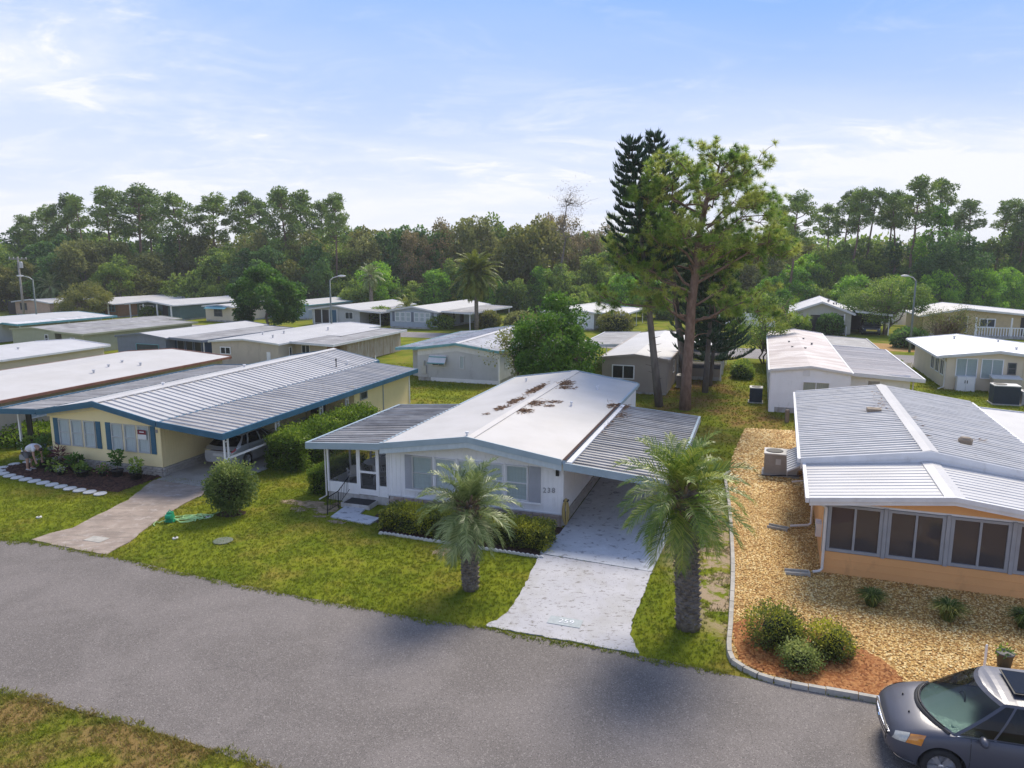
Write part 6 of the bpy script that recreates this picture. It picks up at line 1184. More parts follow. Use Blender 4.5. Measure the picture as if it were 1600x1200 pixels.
# ================================================================ vehicles
mk('car_grey', (.085, .088, .112), (.08, .083, .105), vs=.5, rough=.42, spec=.45, metal=.25, coat=.12); mk('car_silver', (.52, .53, .55), (.48, .49, .51), vs=.5, rough=.3, spec=.5, metal=.5, coat=.7); mk('car_white', (.66, .67, .68), vs=.5, rough=.3, coat=.5); mk('car_dark', (.05, .055, .065), vs=.5, rough=.3, coat=.6)
mk('tyre', (.02, .02, .021), (.03, .03, .03), vs=8, rough=.85); mk('rim', (.55, .55, .57), (.45, .45, .47), vs=8, rough=.3, metal=.7); mk('chrome', (.75, .76, .78), (.7, .7, .72), rough=.12, metal=1.0)
mk('lens_clear', (.62, .60, .52), (.45, .43, .36), vs=9, rough=.12, spec=.6, coat=1); mk('lens_amber', (.75, .30, .03), (.6, .2, .02), vs=9, rough=.15, spec=.6, coat=1); mk('lens_red', (.35, .02, .02), rough=.2, coat=1); mk('seat_grey', (.30, .34, .33), (.26, .29, .28), rough=.9); mk('licence', (.6, .6, .58), rough=.5)
glassmat('car_glass', (.62, .80, .76), .62, .02); glassmat('car_dark_glass', (.14, .15, .16), .5, .02)
def interp(tab, x):
    xs = [a for a, _ in tab]; return float(np.interp(x, xs, [b for _, b in tab]))
def spl(tab, x):
    """smooth interpolation through the table"""
    xs = np.array([a for a, _ in tab]); ys = np.array([b for _, b in tab]); i = int(np.clip(np.searchsorted(xs, x) - 1, 0, len(xs) - 2)); h = xs[i + 1] - xs[i]; t = np.clip((x - xs[i]) / h, 0, 1)
    m = lambda k: 0 if k in (0, len(xs) - 1) else (ys[k + 1] - ys[k - 1]) / (xs[k + 1] - xs[k - 1])
    return float((2 * t ** 3 - 3 * t ** 2 + 1) * ys[i] + (t ** 3 - 2 * t ** 2 + t) * h * m(i) + (-2 * t ** 3 + 3 * t ** 2) * ys[i + 1] + (t ** 3 - t ** 2) * h * m(i + 1))
def car(name, label, loc, rz, S, paint, sp, group=None, cat='car'):
    t = thing(name, label, cat, loc, rz, group); t.scale = (S, S, S); L = sp['L']
    wid, zs, zc, zb = sp['wid'], sp['zs'], sp['zc'], sp['zb']
    def prof(x):
        w, s, c, b = spl(wid, x), spl(zs, x), spl(zc, x), spl(zb, x); m = (s + b) / 2
        return [(w * .86, b), (w * .965, b + .08), (w, m - .02), (w * .985, m + .14), (w * .965, s - .07), (w * .925, s - .012), (w * .80, s + (c - s) * .42), (w * .5, s + (c - s) * .82), (0, c)]
    def surf(x, q, off=.0):
        P_ = prof(x); k = min(len(P_) - 2, int(q)); f = q - k; y = P_[k][0] + (P_[k + 1][0] - P_[k][0]) * f; z = P_[k][1] + (P_[k + 1][1] - P_[k][1]) * f
        ny, nz = (P_[k + 1][1] - P_[k][1]), -(P_[k + 1][0] - P_[k][0]); l = math.hypot(ny, nz) or 1; return (x, y + ny / l * off, z + nz / l * off)
    xs = sorted(set([0, .02, .06, .12, .2, .3, .42] + [round(.5 + .1 * i, 3) for i in range(int((L - .9) / .1))] + [L - .3, L - .18, L - .08, L - .03, L]))
    b = MB(); K = 9
    for x in xs:
        h_ = prof(x); b.v += [(x, y, z) for y, z in h_] + [(x, -y, z) for y, z in reversed(h_[:-1])]
    M_ = 2 * K - 1
    for i in range(len(xs) - 1):
        for j in range(M_ - 1): b.f.append((i * M_ + j, (i + 1) * M_ + j, (i + 1) * M_ + j + 1, i * M_ + j + 1))
        b.f.append((i * M_ + M_ - 1, (i + 1) * M_ + M_ - 1, (i + 1) * M_, i * M_))
    b.f.append(tuple(range(M_))); e = (len(xs) - 1) * M_; b.f.append(tuple(e + i for i in reversed(range(M_))))
    me = b.mesh('body', True); bm = bmesh.new(); bm.from_mesh(me); bmesh.ops.recalc_face_normals(bm, faces=bm.faces); bm.to_mesh(me); bm.free()
    # wheel arches are cut out of the shell
    wr = sp['wr']; o = mesh_obj('body', me, paint, None); cut = MB()
    for ax in sp['axles']:
        for s in (-1, 1): cut.tube([(ax, s * .55, wr), (ax, s * 1.2, wr)], wr * 1.17, 28)
    co = cut.build('arch_cut', paint, None); bmx = bmesh.new(); bmx.from_mesh(co.data); bmesh.ops.recalc_face_normals(bmx, faces=bmx.faces); bmx.to_mesh(co.data); bmx.free()
    md = o.modifiers.new('arches', 'BOOLEAN'); md.object = co; md.operation = 'DIFFERENCE'; md.solver = 'EXACT'; bpy.context.view_layer.update()
    nm = bpy.data.meshes.new_from_object(o.evaluated_get(bpy.context.evaluated_depsgraph_get())); o.modifiers.clear(); o.data = nm; bpy.data.objects.remove(co); o.parent = t
    nm.polygons.foreach_set('use_smooth', [True] * len(nm.polygons)); 
    try: nm.set_sharp_from_angle(angle=R(38))
    except Exception: pass
    def patch(nme, x0, x1, q0, q1, mat, off=.008, nx=6, nq=4, sides=(-1, 1), skew=0.0, parent=None, dq=0.0):
        for s in sides:
            p = MB(); G = [[surf(x0 + (x1 - x0) * i / nx + skew * j / nq, q0 + (q1 - q0) * j / nq + dq * i / nx, off) for j in range(nq + 1)] for i in range(nx + 1)]
            for i in range(nx):
                for j in range(nq): p.quad(*[(a[0], a[1] * s, a[2]) for a in (G[i][j], G[i + 1][j], G[i + 1][j + 1], G[i][j + 1])])
            p.build(nme, mat, parent or t, True)
    # greenhouse: ring of stations from the windscreen centre round to the tailgate centre
    cab = sp['cab']; rows = [0, .06, .3, .55, .78, .93, 1.0]; ring = cab['ring']; n = len(ring)
    def cp_(i, f, s):
        (x0, y0, z0), (x1, y1, z1) = ring[i][0], ring[i][1]; bul = .035 * math.sin(math.pi * f); return (x0 + (x1 - x0) * f, s * (y0 + (y1 - y0) * f + (bul if y0 > .5 else 0)), z0 + (z1 - z0) * f + (bul * .5 if y0 <= .6 else 0))
    shell = MB(); gl = {}
    for i in range(n - 1):
        ty = ring[i][2]
        for s in (-1, 1):
            for r_ in range(len(rows) - 1):
                q = [cp_(i, rows[r_], s), cp_(i + 1, rows[r_], s), cp_(i + 1, rows[r_ + 1], s), cp_(i, rows[r_ + 1], s)]
                if ty and 0 < r_ < len(rows) - 2:
                    key = ty if ty in ('windscreen', 'rear_window') else (ty, s); gl.setdefault(key, MB()).quad(*q)
                else: shell.quad(*q)
    # roof
    for i in range(n - 1):
        a, c = ring[i][1], ring[i + 1][1]; ks = [1, .85, .65, .4, .15, -.15, -.4, -.65, -.85, -1]; cr = sp.get('crown', .05)
        zf = lambda p, k: p[2] + cr * (1 - k * k) * min(1, p[1] * 1.6)
        for k0, k1 in zip(ks[:-1], ks[1:]): shell.quad((a[0], a[1] * k0, zf(a, k0)), (c[0], c[1] * k0, zf(c, k0)), (c[0], c[1] * k1, zf(c, k1)), (a[0], a[1] * k1, zf(a, k1)))
    so = shell.build('cabin', paint, t, True)
    for key, mb in gl.items(): mb.build(key if isinstance(key, str) else 'side_window', 'car_glass' if key == 'windscreen' else 'car_dark_glass', t, True)
    c0, c1 = cab['int']; MB().box(c0, -.72, .35, c1, .72, .42).build('cabin_floor', 'dark_interior', t)
    for k in range(cab['seats']):
        for y in (-.38, .38): MB().box(c0 + .45 + k * .9, y - .24, .42, c0 + .95 + k * .9, y + .24, .80).hexa([(c0 + .9 + k * .9, y - .23, .75), (c0 + 1.02 + k * .9, y - .23, .75), (c0 + 1.02 + k * .9, y + .23, .75), (c0 + .9 + k * .9, y + .23, .75), (c0 + 1.0 + k * .9, y - .18, 1.32), (c0 + 1.1 + k * .9, y - .18, 1.32), (c0 + 1.1 + k * .9, y + .18, 1.32), (c0 + 1.0 + k * .9, y + .18, 1.32)]).build('seat', 'seat_grey', t)
    MB().box(c0 - .12, -.7, .75, c0 + .2, .7, 1.02).build('dashboard', 'seat_grey', t)
    MB().tube([(c0 + .28 + .06 * math.sin(a * .4488), .38 + .18 * math.cos(a * .4488), .98 + .17 * math.sin(a * .4488)) for a in range(15)], .014, 6, False).build('steering_wheel', 'black_plastic', t)
    # wheels
    if 'wm' not in _wc or True:
        ty_ = MB().lathe([(wr * .68, -.10), (wr * .93, -.105), (wr, -.07), (wr, .07), (wr * .93, .105), (wr * .68, .10)], 32, (0, 0), False).mesh('tyre', True)
        rb = MB().lathe([(wr * .10, .04), (wr * .64, .03), (wr * .70, .085), (wr * .68, .095), (wr * .69, -.05)], 32); rm_ = rb.mesh('rim', True)
        sp_ = MB()
        for k in range(10):
            a = k * math.pi / 5 + (.11 if k % 2 else -.11) * 1.6; u, v = math.cos(a), math.sin(a); f = lambda r, s, z: (u * r - v * s, v * r + u * s, z); sp_.hexa([f(wr * .12, -.022, .05), f(wr * .66, -.028, .05), f(wr * .66, .028, .05), f(wr * .12, .022, .05), f(wr * .12, -.022, .085), f(wr * .66, -.024, .088), f(wr * .66, .024, .088), f(wr * .12, .022, .085)])
        sp_.lathe([(wr * .16, .05), (wr * .16, .09), (wr * .10, .098), (0, .098)], 14); sm_ = sp_.mesh('spokes'); bk = MB().lathe([(wr * .66, .02), (0, .02)], 20).mesh('brake')
        for m_, q in ((ty_, 'tyre'), (rm_, 'rim'), (sm_, 'rim'), (bk, 'black_plastic')): m_.materials.append(MAT[q])
    for ax in sp['axles']:
        for s in (-1, 1):
            w = mesh_obj('wheel', ty_, None, t, (ax, s * (spl(wid, ax) - .125), wr), (R(-90) * s, 0, 0)); mesh_obj('rim', rm_, None, w); mesh_obj('spokes', sm_, None, w); mesh_obj('brake_disc', bk, None, w)
            MB().tube([(ax, s * .56, wr), (ax, s * .60, wr)], wr * 1.15, 24).build('wheel_well', 'black_plastic', t)
    for s in (-1, 1):
        mx_, my_, mz_ = cab['mirror']; m_ = MB().lathe([(max(.004, math.sin(math.pi * i / 8)), -math.cos(math.pi * i / 8)) for i in range(9)], 12); m_.v = [(mx_ + x * .075, s * (my_ + .12 + z * .13), mz_ + y * .085) for x, y, z in m_.v]; mo = m_.build('mirror', paint, t, True); MB().box(mx_ - .02, min(s * my_, s * (my_ + .06)) - .02, mz_ - .06, mx_ + .03, max(s * my_, s * (my_ + .06)) + .02, mz_ - .02).build('mirror_arm', 'black_plastic', mo)
    return t, patch, surf
def ring_of(wc, wk, tc_, tk, sides, rc, rk, rtc, rtk, belt, rail):
    """wc/wk windscreen base centre and corner, tc/tk its top; sides = [(x, kind)] stations along the side; rc.. the same for the tailgate"""
    out = []
    for k in range(5):
        f = k / 4; g = f * f; out.append(((wc[0] + (wk[0] - wc[0]) * g, wk[1] * f, wc[1] + (wk[2] - wc[1]) * g), (tc_[0] + (tk[0] - tc_[0]) * g, tk[1] * f, tc_[1] + (tk[2] - tc_[1]) * g), 'windscreen' if k < 4 else None))
    for xb, xt, kind in sides: out.append(((xb, belt(xb), sides_z(xb, wk, rk)), (xt, rail(xt)[0], rail(xt)[1]), kind))
    for k in range(5):
        f = 1 - k / 4; g = f * f; out.append(((rc[0] + (rk[0] - rc[0]) * g, rk[1] * f, rc[1] + (rk[2] - rc[1]) * g), (rtc[0] + (rtk[0] - rtc[0]) * g, rtk[1] * f, rtc[1] + (rtk[2] - rtc[1]) * g), 'rear_window' if k < 4 else None))
    return out
def sides_z(x, wk, rk): return wk[2] + (rk[2] - wk[2]) * max(0, min(1, (x - wk[0]) / (rk[0] - wk[0])))
# grey minivan
VAN = dict(L=5.15, wr=.345, axles=(.86, 3.88), crown=.045,
    wid=[(0, .60), (.06, .74), (.16, .855), (.32, .935), (.6, .985), (1.2, 1.0), (4.2, 1.0), (4.8, .97), (5.05, .90), (5.15, .80)],
    zs=[(0, .58), (.06, .68), (.2, .78), (.45, .875), (.8, .955), (1.2, 1.0), (3.5, 1.07), (4.9, 1.10), (5.15, 1.0)],
    zc=[(0, .64), (.06, .77), (.2, .88), (.42, .97), (.62, 1.025), (.9, 1.03), (1.6, 1.06), (4.9, 1.12), (5.15, 1.02)],
    zb=[(0, .36), (.1, .26), (.3, .22), (.8, .20), (4.5, .20), (5.0, .28), (5.15, .36)],
    cab=dict(ring=ring_of((.60, 1.02), (.98, .885, .975), (1.60, 1.665), (1.82, .665, 1.62),
        [(1.06, 1.90, 'front_q'), (1.62, 2.0, None), (1.66, 2.04, 'w1'), (2.9, 2.92, None), (3.0, 3.0, 'w2'), (3.85, 3.8, None), (3.95, 3.9, 'w3'), (4.6, 4.5, None)],
        (5.06, 1.08), (4.85, .86, 1.08), (4.78, 1.66), (4.66, .66, 1.61), lambda x: .905 - .02 * max(0, x - 4), lambda x: (.672 + .035 * math.sin(max(0, min(1, (x - 2.2) / 2.5)) * math.pi), 1.63 + .03 * math.sin(max(0, min(1, (x - 2.2) / 2.5)) * math.pi))), int=(1.15, 4.9), seats=3, mirror=(1.46, .93, 1.04)))
VAN_RZ = R(-17.5)
van, pt_, sf_ = car('minivan', 'dark grey minivan parked at the curb of the gravel yard', (6.88, 12.44, .012), VAN_RZ, .94, 'car_grey', VAN)
pt_('headlight', .035, .25, 3.7, 5.7, 'lens_clear', .012, 8, 8, skew=.08, dq=-.35); pt_('turn_signal', .255, .50, 3.35, 5.2, 'lens_amber', .012, 6, 6, skew=.08, dq=-.25)
gr = MB()
for k, (z0, z1) in enumerate(((.50, .525), (.575, .60), (.645, .665))):
    pts = [(-.012 - .05 * (1 - (y / .62) ** 2) + .05, y, 0) for y in np.linspace(-.60, .60, 13)]
    for a, c in zip(pts[:-1], pts[1:]): gr.hexa([(a[0] - .035, a[1], z0), (c[0] - .035, c[1], z0), (c[0] + .03, c[1], z0), (a[0] + .03, a[1], z0), (a[0] - .03, a[1], z1), (c[0] - .03, c[1], z1), (c[0] + .03, c[1], z1), (a[0] + .03, a[1], z1)])
gr.build('grille_bar', 'chrome', van)
MB().box(-.012, -.56, .47, .02, .56, .68).build('grille', 'black_plastic', van); MB().tube([(-.03, -.05, .595), (-.03, .05, .595)], .045, 12).build('badge', 'chrome', van)
pt_('bumper_trim', .10, .42, 1.05, 1.22, 'chrome', .010, 6, 2); pt_('air_intake', .04, .30, .75, 1.0, 'black_plastic', .006, 5, 2)
for x in (1.28, 2.86, 3.88): pt_('door_seam', x, x + .012, 1.1, 5.0, 'black_plastic', .003, 1, 10)
pt_('belt_trim', 1.08, 4.7, 5.02, 5.18, 'chrome', .012, 20, 1)
for x in (2.60, 3.2): pt_('door_handle', x, x + .22, 4.05, 4.35, 'chrome', .022, 4, 2)
MB().tube([(.585 + .37 * (y_ / .87) ** 2, y_, 1.03 - .05 * (y_ / .87) ** 2) for y_ in np.linspace(-.87, .87, 15)], .035, 6).build('cowl', 'black_plastic', van)
for y0, y1 in ((-.1, .66), (-.74, -.12)): MB().tube([(.63 + .37 * (k / .87) ** 2, k, 1.065 - .05 * (k / .87) ** 2) for k in np.linspace(y0, y1, 6)], .013, 5).build('wiper', 'black_plastic', van)
MB().box(2.06, -.40, 1.722, 2.84, .40, 1.735).build('sunroof', 'car_dark_glass', van); MB().box(2.03, -.43, 1.714, 2.87, .43, 1.726).build('sunroof_frame', 'black_plastic', van)
for y in (-.3, .3): MB().lathe([(.02, .93), (.012, .985), (0, .985)], 8, (.40, y)).build('washer_nozzle', 'black_plastic', van)
# silver hatchback under the yellow home's carport
HAT = dict(L=4.46, wr=.315, axles=(.86, 3.56), crown=.04,
    wid=[(0, .55), (.08, .70), (.25, .81), (.6, .86), (1.2, .875), (3.6, .875), (4.1, .85), (4.36, .78), (4.46, .70)],
    zs=[(0, .52), (.08, .62), (.3, .74), (.8, .86), (1.4, .92), (3.0, .97), (4.2, .99), (4.46, .86)],
    zc=[(0, .58), (.08, .70), (.3, .84), (.7, .95), (1.1, 1.0), (1.5, .95), (4.2, 1.02), (4.46, .90)],
    zb=[(0, .30), (.15, .2), (.5, .17), (3.9, .17), (4.3, .26), (4.46, .34)],
    cab=dict(ring=ring_of((.98, .985), (1.35, .77, .92), (1.95, 1.44), (2.1, .56, 1.40),
        [(1.42, 2.15, 'front_q'), (1.85, 2.2, None), (1.88, 2.23, 'w1'), (2.5, 2.55, None), (2.58, 2.62, 'w2'), (3.4, 3.15, None), (3.5, 3.25, 'w3'), (3.95, 3.45, None)],
        (4.36, 1.0), (4.15, .74, 1.0), (3.62, 1.42), (3.5, .55, 1.37), lambda x: .79, lambda x: (.57 + .02 * math.sin(max(0, min(1, (x - 2.1) / 1.4)) * math.pi), 1.40 + .06 * math.sin(max(0, min(1, (x - 2.1) / 1.4)) * math.pi) - .03 * max(0, x - 3))), int=(1.4, 4.1), seats=2, mirror=(1.75, .80, .96)))
hx, hyy = hy(7.5, 5.75)
hat, pt_, sf_ = car('hatchback', 'silver hatchback parked nose in under the yellow home carport', (hx, hyy, .036), R(-90 - DY), .97, 'car_silver', HAT)
pt_('tail_light', 4.22, 4.44, 3.9, 5.0, 'lens_red', .010, 4, 4); pt_('headlight', .12, .5, 4.1, 5.0, 'lens_clear', .01, 6, 3)
MB().box(4.45, -.26, .62, 4.475, .26, .74).build('licence_plate', 'licence', hat); MB().box(4.40, -.7, .86, 4.48, .7, .90).build('tailgate_trim', 'chrome', hat)
for x in (1.4, 2.5, 3.4): pt_('door_seam', x, x + .012, 1.1, 5.0, 'black_plastic', .003, 1, 8)
c_, pt_, sf_ = car('parked_car', 'pale car parked by the far lane before the grey home', (-10.4, 98.6, .0), R(160), 1.0, 'car_white', HAT)
c_, pt_, sf_ = car('parked_car', 'dark vehicle facing out of the sage home carport', (*fr((33.19, 87.29), 21, 8.6, -.2), 0), R(90 - 21), 1.02, 'car_dark', VAN, cat='car'); pt_('headlight', .13, .6, 4.15, 5.0, 'lens_clear', .010, 6, 3); MB().box(-.03, -.56, .5, .02, .56, .68).build('grille', 'chrome', c_)
c_, pt_, sf_ = car('parked_car', 'dark car half hidden behind the cream home roof', (40.4, 64.6, 0), R(-22), 1.0, 'car_dark', HAT)
# ================================================================ street furniture
def lamp(label, x, y, h_, d, rz):
    t = thing('street_lamp', label, 'street lamp', (x, y, 0), rz, 'street lamps'); MB().tube([(0, 0, 0), (0, 0, h_ * .5), (0, 0, h_)], [.11, .09, .07], 10).build('pole', 'lamp_pole', t, True)
    MB().tube([(0, 0, h_ - .05), (d * .35, 0, h_ + .25), (d, 0, h_ + .42)], [.05, .04, .035], 8).build('arm', 'lamp_head', t, True)
    b = MB().lathe([(max(.01, math.sin(math.pi * i / 8)), -math.cos(math.pi * i / 8)) for i in range(9)], 12); b.v = [(d + .32 + z * .42, y_ * .16, h_ + .42 + x_ * .11) for x_, y_, z in b.v]; b.build('lamp_head', 'lamp_head', t, True)
lamp('street lamp with green pole by the far gravel yard', 37.8, 69.5, 6.75, .75, R(180)); lamp('street lamp behind the long taupe home', -18.3, 74.6, 6.6, .9, R(0)); lamp('street lamp in front of the peach home', -56.0, 86.8, 6.3, 1.1, R(180))
t = thing('utility_pole', 'wooden utility pole with crossarm and transformer by the woods', 'utility pole', (-71.5, 108, 0)); MB().tube([(0, 0, 0), (0, 0, 8.9)], [.17, .12], 10).build('pole', 'pole_wood', t, True); MB().box(-1.3, -.08, 8.5, 1.3, .08, 8.65).build('crossarm', 'pole_wood', t)
for k in (-1.2, -.6, .6, 1.2): MB().lathe([(.05, 8.65), (.07, 8.8), (0, 8.85)], 8, (k, 0)).build('insulator', 'lamp_head', t)
MB().lathe([(.24, 7.3), (.24, 8.1), (.1, 8.2), (0, 8.2)], 14, (.38, 0)).build('transformer', 'alu', t)
# air conditioners
def ac(label, loc, rz, w, d, h_, body, top, louv=True):
    t = thing('air_conditioner', label, 'air conditioner', loc, rz); MB().box(-w / 2 - .08, -d / 2 - .08, 0, w / 2 + .08, d / 2 + .08, .07).build('pad', 'curb_concrete', t); MB().box(-w / 2, -d / 2, .07, w / 2, d / 2, h_).build('casing', body, t)
    tp = MB().box(-w / 2 - .02, -d / 2 - .02, h_ + .002, w / 2 + .02, d / 2 + .02, h_ + .06).build('top_cover', top, t); MB().lathe([(min(w, d) * .36, h_ + .061), (min(w, d) * .36, h_ + .085), (0, h_ + .07)], 20, (0 if w < d * 1.3 else -w * .2, 0)).build('fan_guard', 'black_plastic', t)
    if louv:
        for k in range(int((h_ - .2) / .07)):
            MB().box(-w / 2 + .04, -d / 2 - .012, .14 + k * .07, w / 2 - .04, -d / 2, .165 + k * .07).build('louvre', body, t)
    return t
t = ac('beige packaged air conditioner on the gravel beside the orange home', (*ho(-1.15, 9.95), .02), R(-DO), 1.3, .95, .9, 'ac_beige', 'ac_top', False); MB().box(.55, -.47, .35, 1.0, -.1, .8).build('duct', 'ac_beige', t); MB().box(-.2, -.482, .5, 0, -.475, .74).build('label_plate', 'ac_top', t)
MB().tube([(-.9, -.62, .03), (-.4, -.58, .03), (.1, -.56, .1), (.7, -.6, .14), (1.0, -.5, .25)], .025, 6).build('conduit', 'black_plastic', t)
ac('dark blue air conditioner beside the white lap sided home', (*fr((15.07, 42.32), 18.5, -.75, 2.7), 0), R(-18.5), .75, .75, .92, 'ac_dark', 'ac_top')
ac('beige air conditioner beside the taupe home wall', (*fr((10.1, 47.35), 18.5, .75, 3.6), 0), R(-18.5), .9, .9, .8, 'ac_beige', 'ac_top')
ac('large dark air conditioner in front of the cream home', (*fr((29.65, 49.7), 18.5, 2.3, -4.6), 0), R(-18.5), 1.4, 1.0, 1.15, 'ac_dark', 'ac_top')
ac('grey condenser box beside the large dark air conditioner', (*fr((29.65, 49.7), 18.5, 3.6, -4.4), 0), R(-18.5), .8, .8, .8, 'skirt_grey', 'ac_top')
tag(MB().box(-.09, -.09, 0, .09, .09, .62).hexa([(-.11, -.11, .62), (.11, -.11, .62), (.11, .11, .62), (-.11, .11, .62), (-.07, -.07, .7), (.07, -.07, .7), (.07, .07, .7), (-.07, .07, .7)]).build('marker_post', 'timber', None, loc=(15.1, 39.5, 0)), 'short wooden utility post on the lawn behind the gravel', 'post')
# ---- concrete curb round the gravel: separate blocks
cb = thing('curb', 'pale concrete curb blocks edging the gravel yard', 'curb', (0, 0, 0)); line = smooth_line([(9.15, 29.85), (8.80, 29.3), (7.90, 25.6), (6.55, 20.6), (5.53, 17.3), (4.98, 15.55), (5.08, 14.93), (5.72, 14.38), (7.5, 13.73), (10, 12.8), (13.2, 11.65)], 10)
acc = [0.0]
for a, c in zip(line[:-1], line[1:]): acc.append(acc[-1] + math.hypot(c[0] - a[0], c[1] - a[1]))
def at_len(s): return tuple(np.interp(s, acc, [p[k] for p in line]) for k in (0, 1))
s = 0; rr = random.Random(2)
while s < acc[-1] - .2:
    curve = 13.6 < s < 17.2; l = .34 if curve else .62; a, c = at_len(s + .008), at_len(min(acc[-1], s + l - .008)); d = Vector((c[0] - a[0], c[1] - a[1])); d.normalize(); n = Vector((-d.y, d.x)) * .065; hh_ = .115 + rr.uniform(-.01, .01)
    MB().hexa([(a[0] - n.x, a[1] - n.y, 0), (c[0] - n.x, c[1] - n.y, 0), (c[0] + n.x, c[1] + n.y, 0), (a[0] + n.x, a[1] + n.y, 0), (a[0] - n.x * .8, a[1] - n.y * .8, hh_), (c[0] - n.x * .8, c[1] - n.y * .8, hh_), (c[0] + n.x * .8, c[1] + n.y * .8, hh_), (a[0] + n.x * .8, a[1] + n.y * .8, hh_)]).build('curb_block', 'curb_concrete', cb); s += l
# scalloped edging before the hedge
eg = thing('bed_edging', 'low scalloped stone edging along the front hedge', 'edging', (HM[0], HM[1], 0), R(-DM)); me_ = MB().tube([(0, -.03, 0), (0, .03, 0)], .085, 8).mesh('edging_stone'); me_.materials.append(MAT['stone_white'])
for k in range(38): mesh_obj('edging_stone', me_, None, eg, (1.05 + k * .15, -2.52 - .006 * k + rr.uniform(-.015, .015), .01), (0, 0, rr.uniform(-.1, .1)))
# stepping stones
ms_ = MB().lathe([(.205, 0), (.215, .02), (.20, .04), (0, .042)], 20).mesh('stepping_stone'); ms_.materials.append(MAT['stone_white'])
path = smooth_line([hy(-.95, .25), hy(-1.5, -.35), hy(-1.58, -1.2), hy(-.9, -1.75), hy(.4, -2.05), hy(2.2, -2.28), hy(4.0, -2.52), hy(5.35, -2.62)], 12); al = [0.0]
for a, c in zip(path[:-1], path[1:]): al.append(al[-1] + math.hypot(c[0] - a[0], c[1] - a[1]))
for k in range(17):
    s = al[-1] * k / 16; o = mesh_obj('stepping_stone', ms_, None, None, (np.interp(s, al, [p[0] for p in path]), np.interp(s, al, [p[1] for p in path]), .02), (0, 0, k)); o.scale = (1.12, 1.12, 1); tag(o, 'round pale stepping stone edging the dark mulch bed', 'stepping stone', 'stepping stones round the mulch bed')
# covers and small things on the lawns
tag(MB().lathe([(.30, 0), (.31, .02), (.27, .03), (0, .03)], 20).build('manhole_cover', 'manhole', None, loc=(-9.25, 22.35, .01)), 'round mossy utility cover on the lawn', 'cover')
for x, y, lb in ((-10.87, 22.56, 'small white water valve cap on the lawn near the hose reel'), (-16.5, 24.5, 'small white water valve cap on the lawn left of the old driveway'), (-10.6, 24.5, 'tiny white cap at the foot of the round clipped shrub')):
    v_ = thing('valve_cap', lb, 'valve cap', (x, y, .005)); MB().lathe([(.09, 0), (.09, .04), (.06, .05), (0, .05)], 12).build('cap', 'stone_white', v_); MB().lathe([(.035, .05), (.035, .065), (0, .065)], 8).build('cap_slot', 'black_plastic', v_)
t = thing('hose_reel', 'green plastic hose reel with pale green hose on the lawn', 'hose reel', (-11.75, 24.15, .0)); MB().box(-.16, -.13, 0, .16, .13, .05).hexa([(-.13, -.1, .05), (.13, -.1, .05), (.13, .1, .05), (-.13, .1, .05), (-.09, -.07, .34), (.09, -.07, .34), (.09, .07, .34), (-.09, .07, .34)]).build('reel_body', 'reel_green', t); MB().tube([(-.1, -.11, .2), (.1, -.11, .2)], .09, 12).build('drum', 'reel_green', t); MB().tube([(-.07, 0, .33), (0, 0, .42), (.07, 0, .33)], .015, 6).build('handle', 'reel_green', t)
rng = np.random.default_rng(3); pts = []
for k in range(110):
    a = k * .33; r_ = .24 + .08 * math.sin(k * .21); pts.append((.62 + .25 * math.sin(k * .045) + r_ * 1.4 * math.cos(a), .22 + .2 * math.sin(k * .06) + r_ * .8 * math.sin(a), .03 + .012 * (k % 5)))
MB().tube([(.1, 0, .12), (.25, .02, .05)] + pts + [(1.2, .6, .03), (1.45, 1.05, .03)], .016, 5, False).build('hose', 'hose_green', t)
MB().tube([(-.1, -.1, .1), (-.3, -.2, .03), (-.45, -.1, .03), (-.42, -.35, .03), (-.3, -.5, .03)], .016, 5, False).build('hose_end', 'hose_green', t)
# ---- potted plants of the yellow home
def pot(b_r, h_, mat): return MB().lathe([(b_r * .75, 0), (b_r, h_), (b_r * 1.08, h_), (b_r * 1.08, h_ - .03), (b_r * .9, h_ - .04), (0, h_ - .04)], 16)
def potted(label, uv, r_, ph, fn, n, leaf, lm, pm='pot_black', seed=1, stem=None, name='potted_plant', flowers=None, wf=.6):
    x, y = hy(*uv) if not isinstance(uv, list) else uv; t = thing(name, label, 'potted plant', (x, y, .02)); pot(r_, ph, pm).build('pot', pm, t, True); o = mesh_obj('foliage', bush_mesh(fn, n, leaf, seed, .05, .3, wf), lm, t)
    if stem: stem.build('stem', 'bark', t, True)
    if flowers: mesh_obj('flowers', bush_mesh(fn, 60, .07, seed + 1, .06), flowers, t)
    return t
potted('broad lime leaved plant in a black pot by the porch', (.05, -.62), .24, .32, ellip(.30, .26, .24, .50), 90, .26, 'leaf_lime', seed=11)
potted('dark burgundy spiky cordyline in a black pot', (.75, -.35), .22, .3, ellip(.10, .10, .22, .60), 70, .40, 'leaf_burgundy', seed=12, wf=.13)
potted('glossy green crotons in a black pot beside the cordyline', (2.0, -.62), .24, .30, ellip(.30, .26, .24, .48), 130, .20, 'leaf_bright', seed=13)
potted('leafy plant in a broad low black pot before the crotons', (2.75, -1.05), .27, .26, ellip(.26, .24, .16, .34), 130, .16, 'leaf_mid', seed=14)
potted('round headed lollipop plant on a thin stem in a black pot', (4.15, -.62), .23, .30, ellip(.17, .16, .26, .80), 150, .16, 'leaf_bright', seed=15, stem=MB().tube([(0, 0, .2), (.02, 0, .7)], .018, 6))
potted('bushy plant with pale flowers in a black pot near the driveway', (5.2, -.7), .25, .32, ellip(.22, .20, .26, .55), 130, .18, 'leaf_mid', seed=16, flowers='flower_white')
potted('white flowering plant in a tiny black pot', (1.75, -1.2), .15, .2, ellip(.18, .18, .14, .28), 90, .1, 'leaf_mid', seed=17, flowers='flower_white')
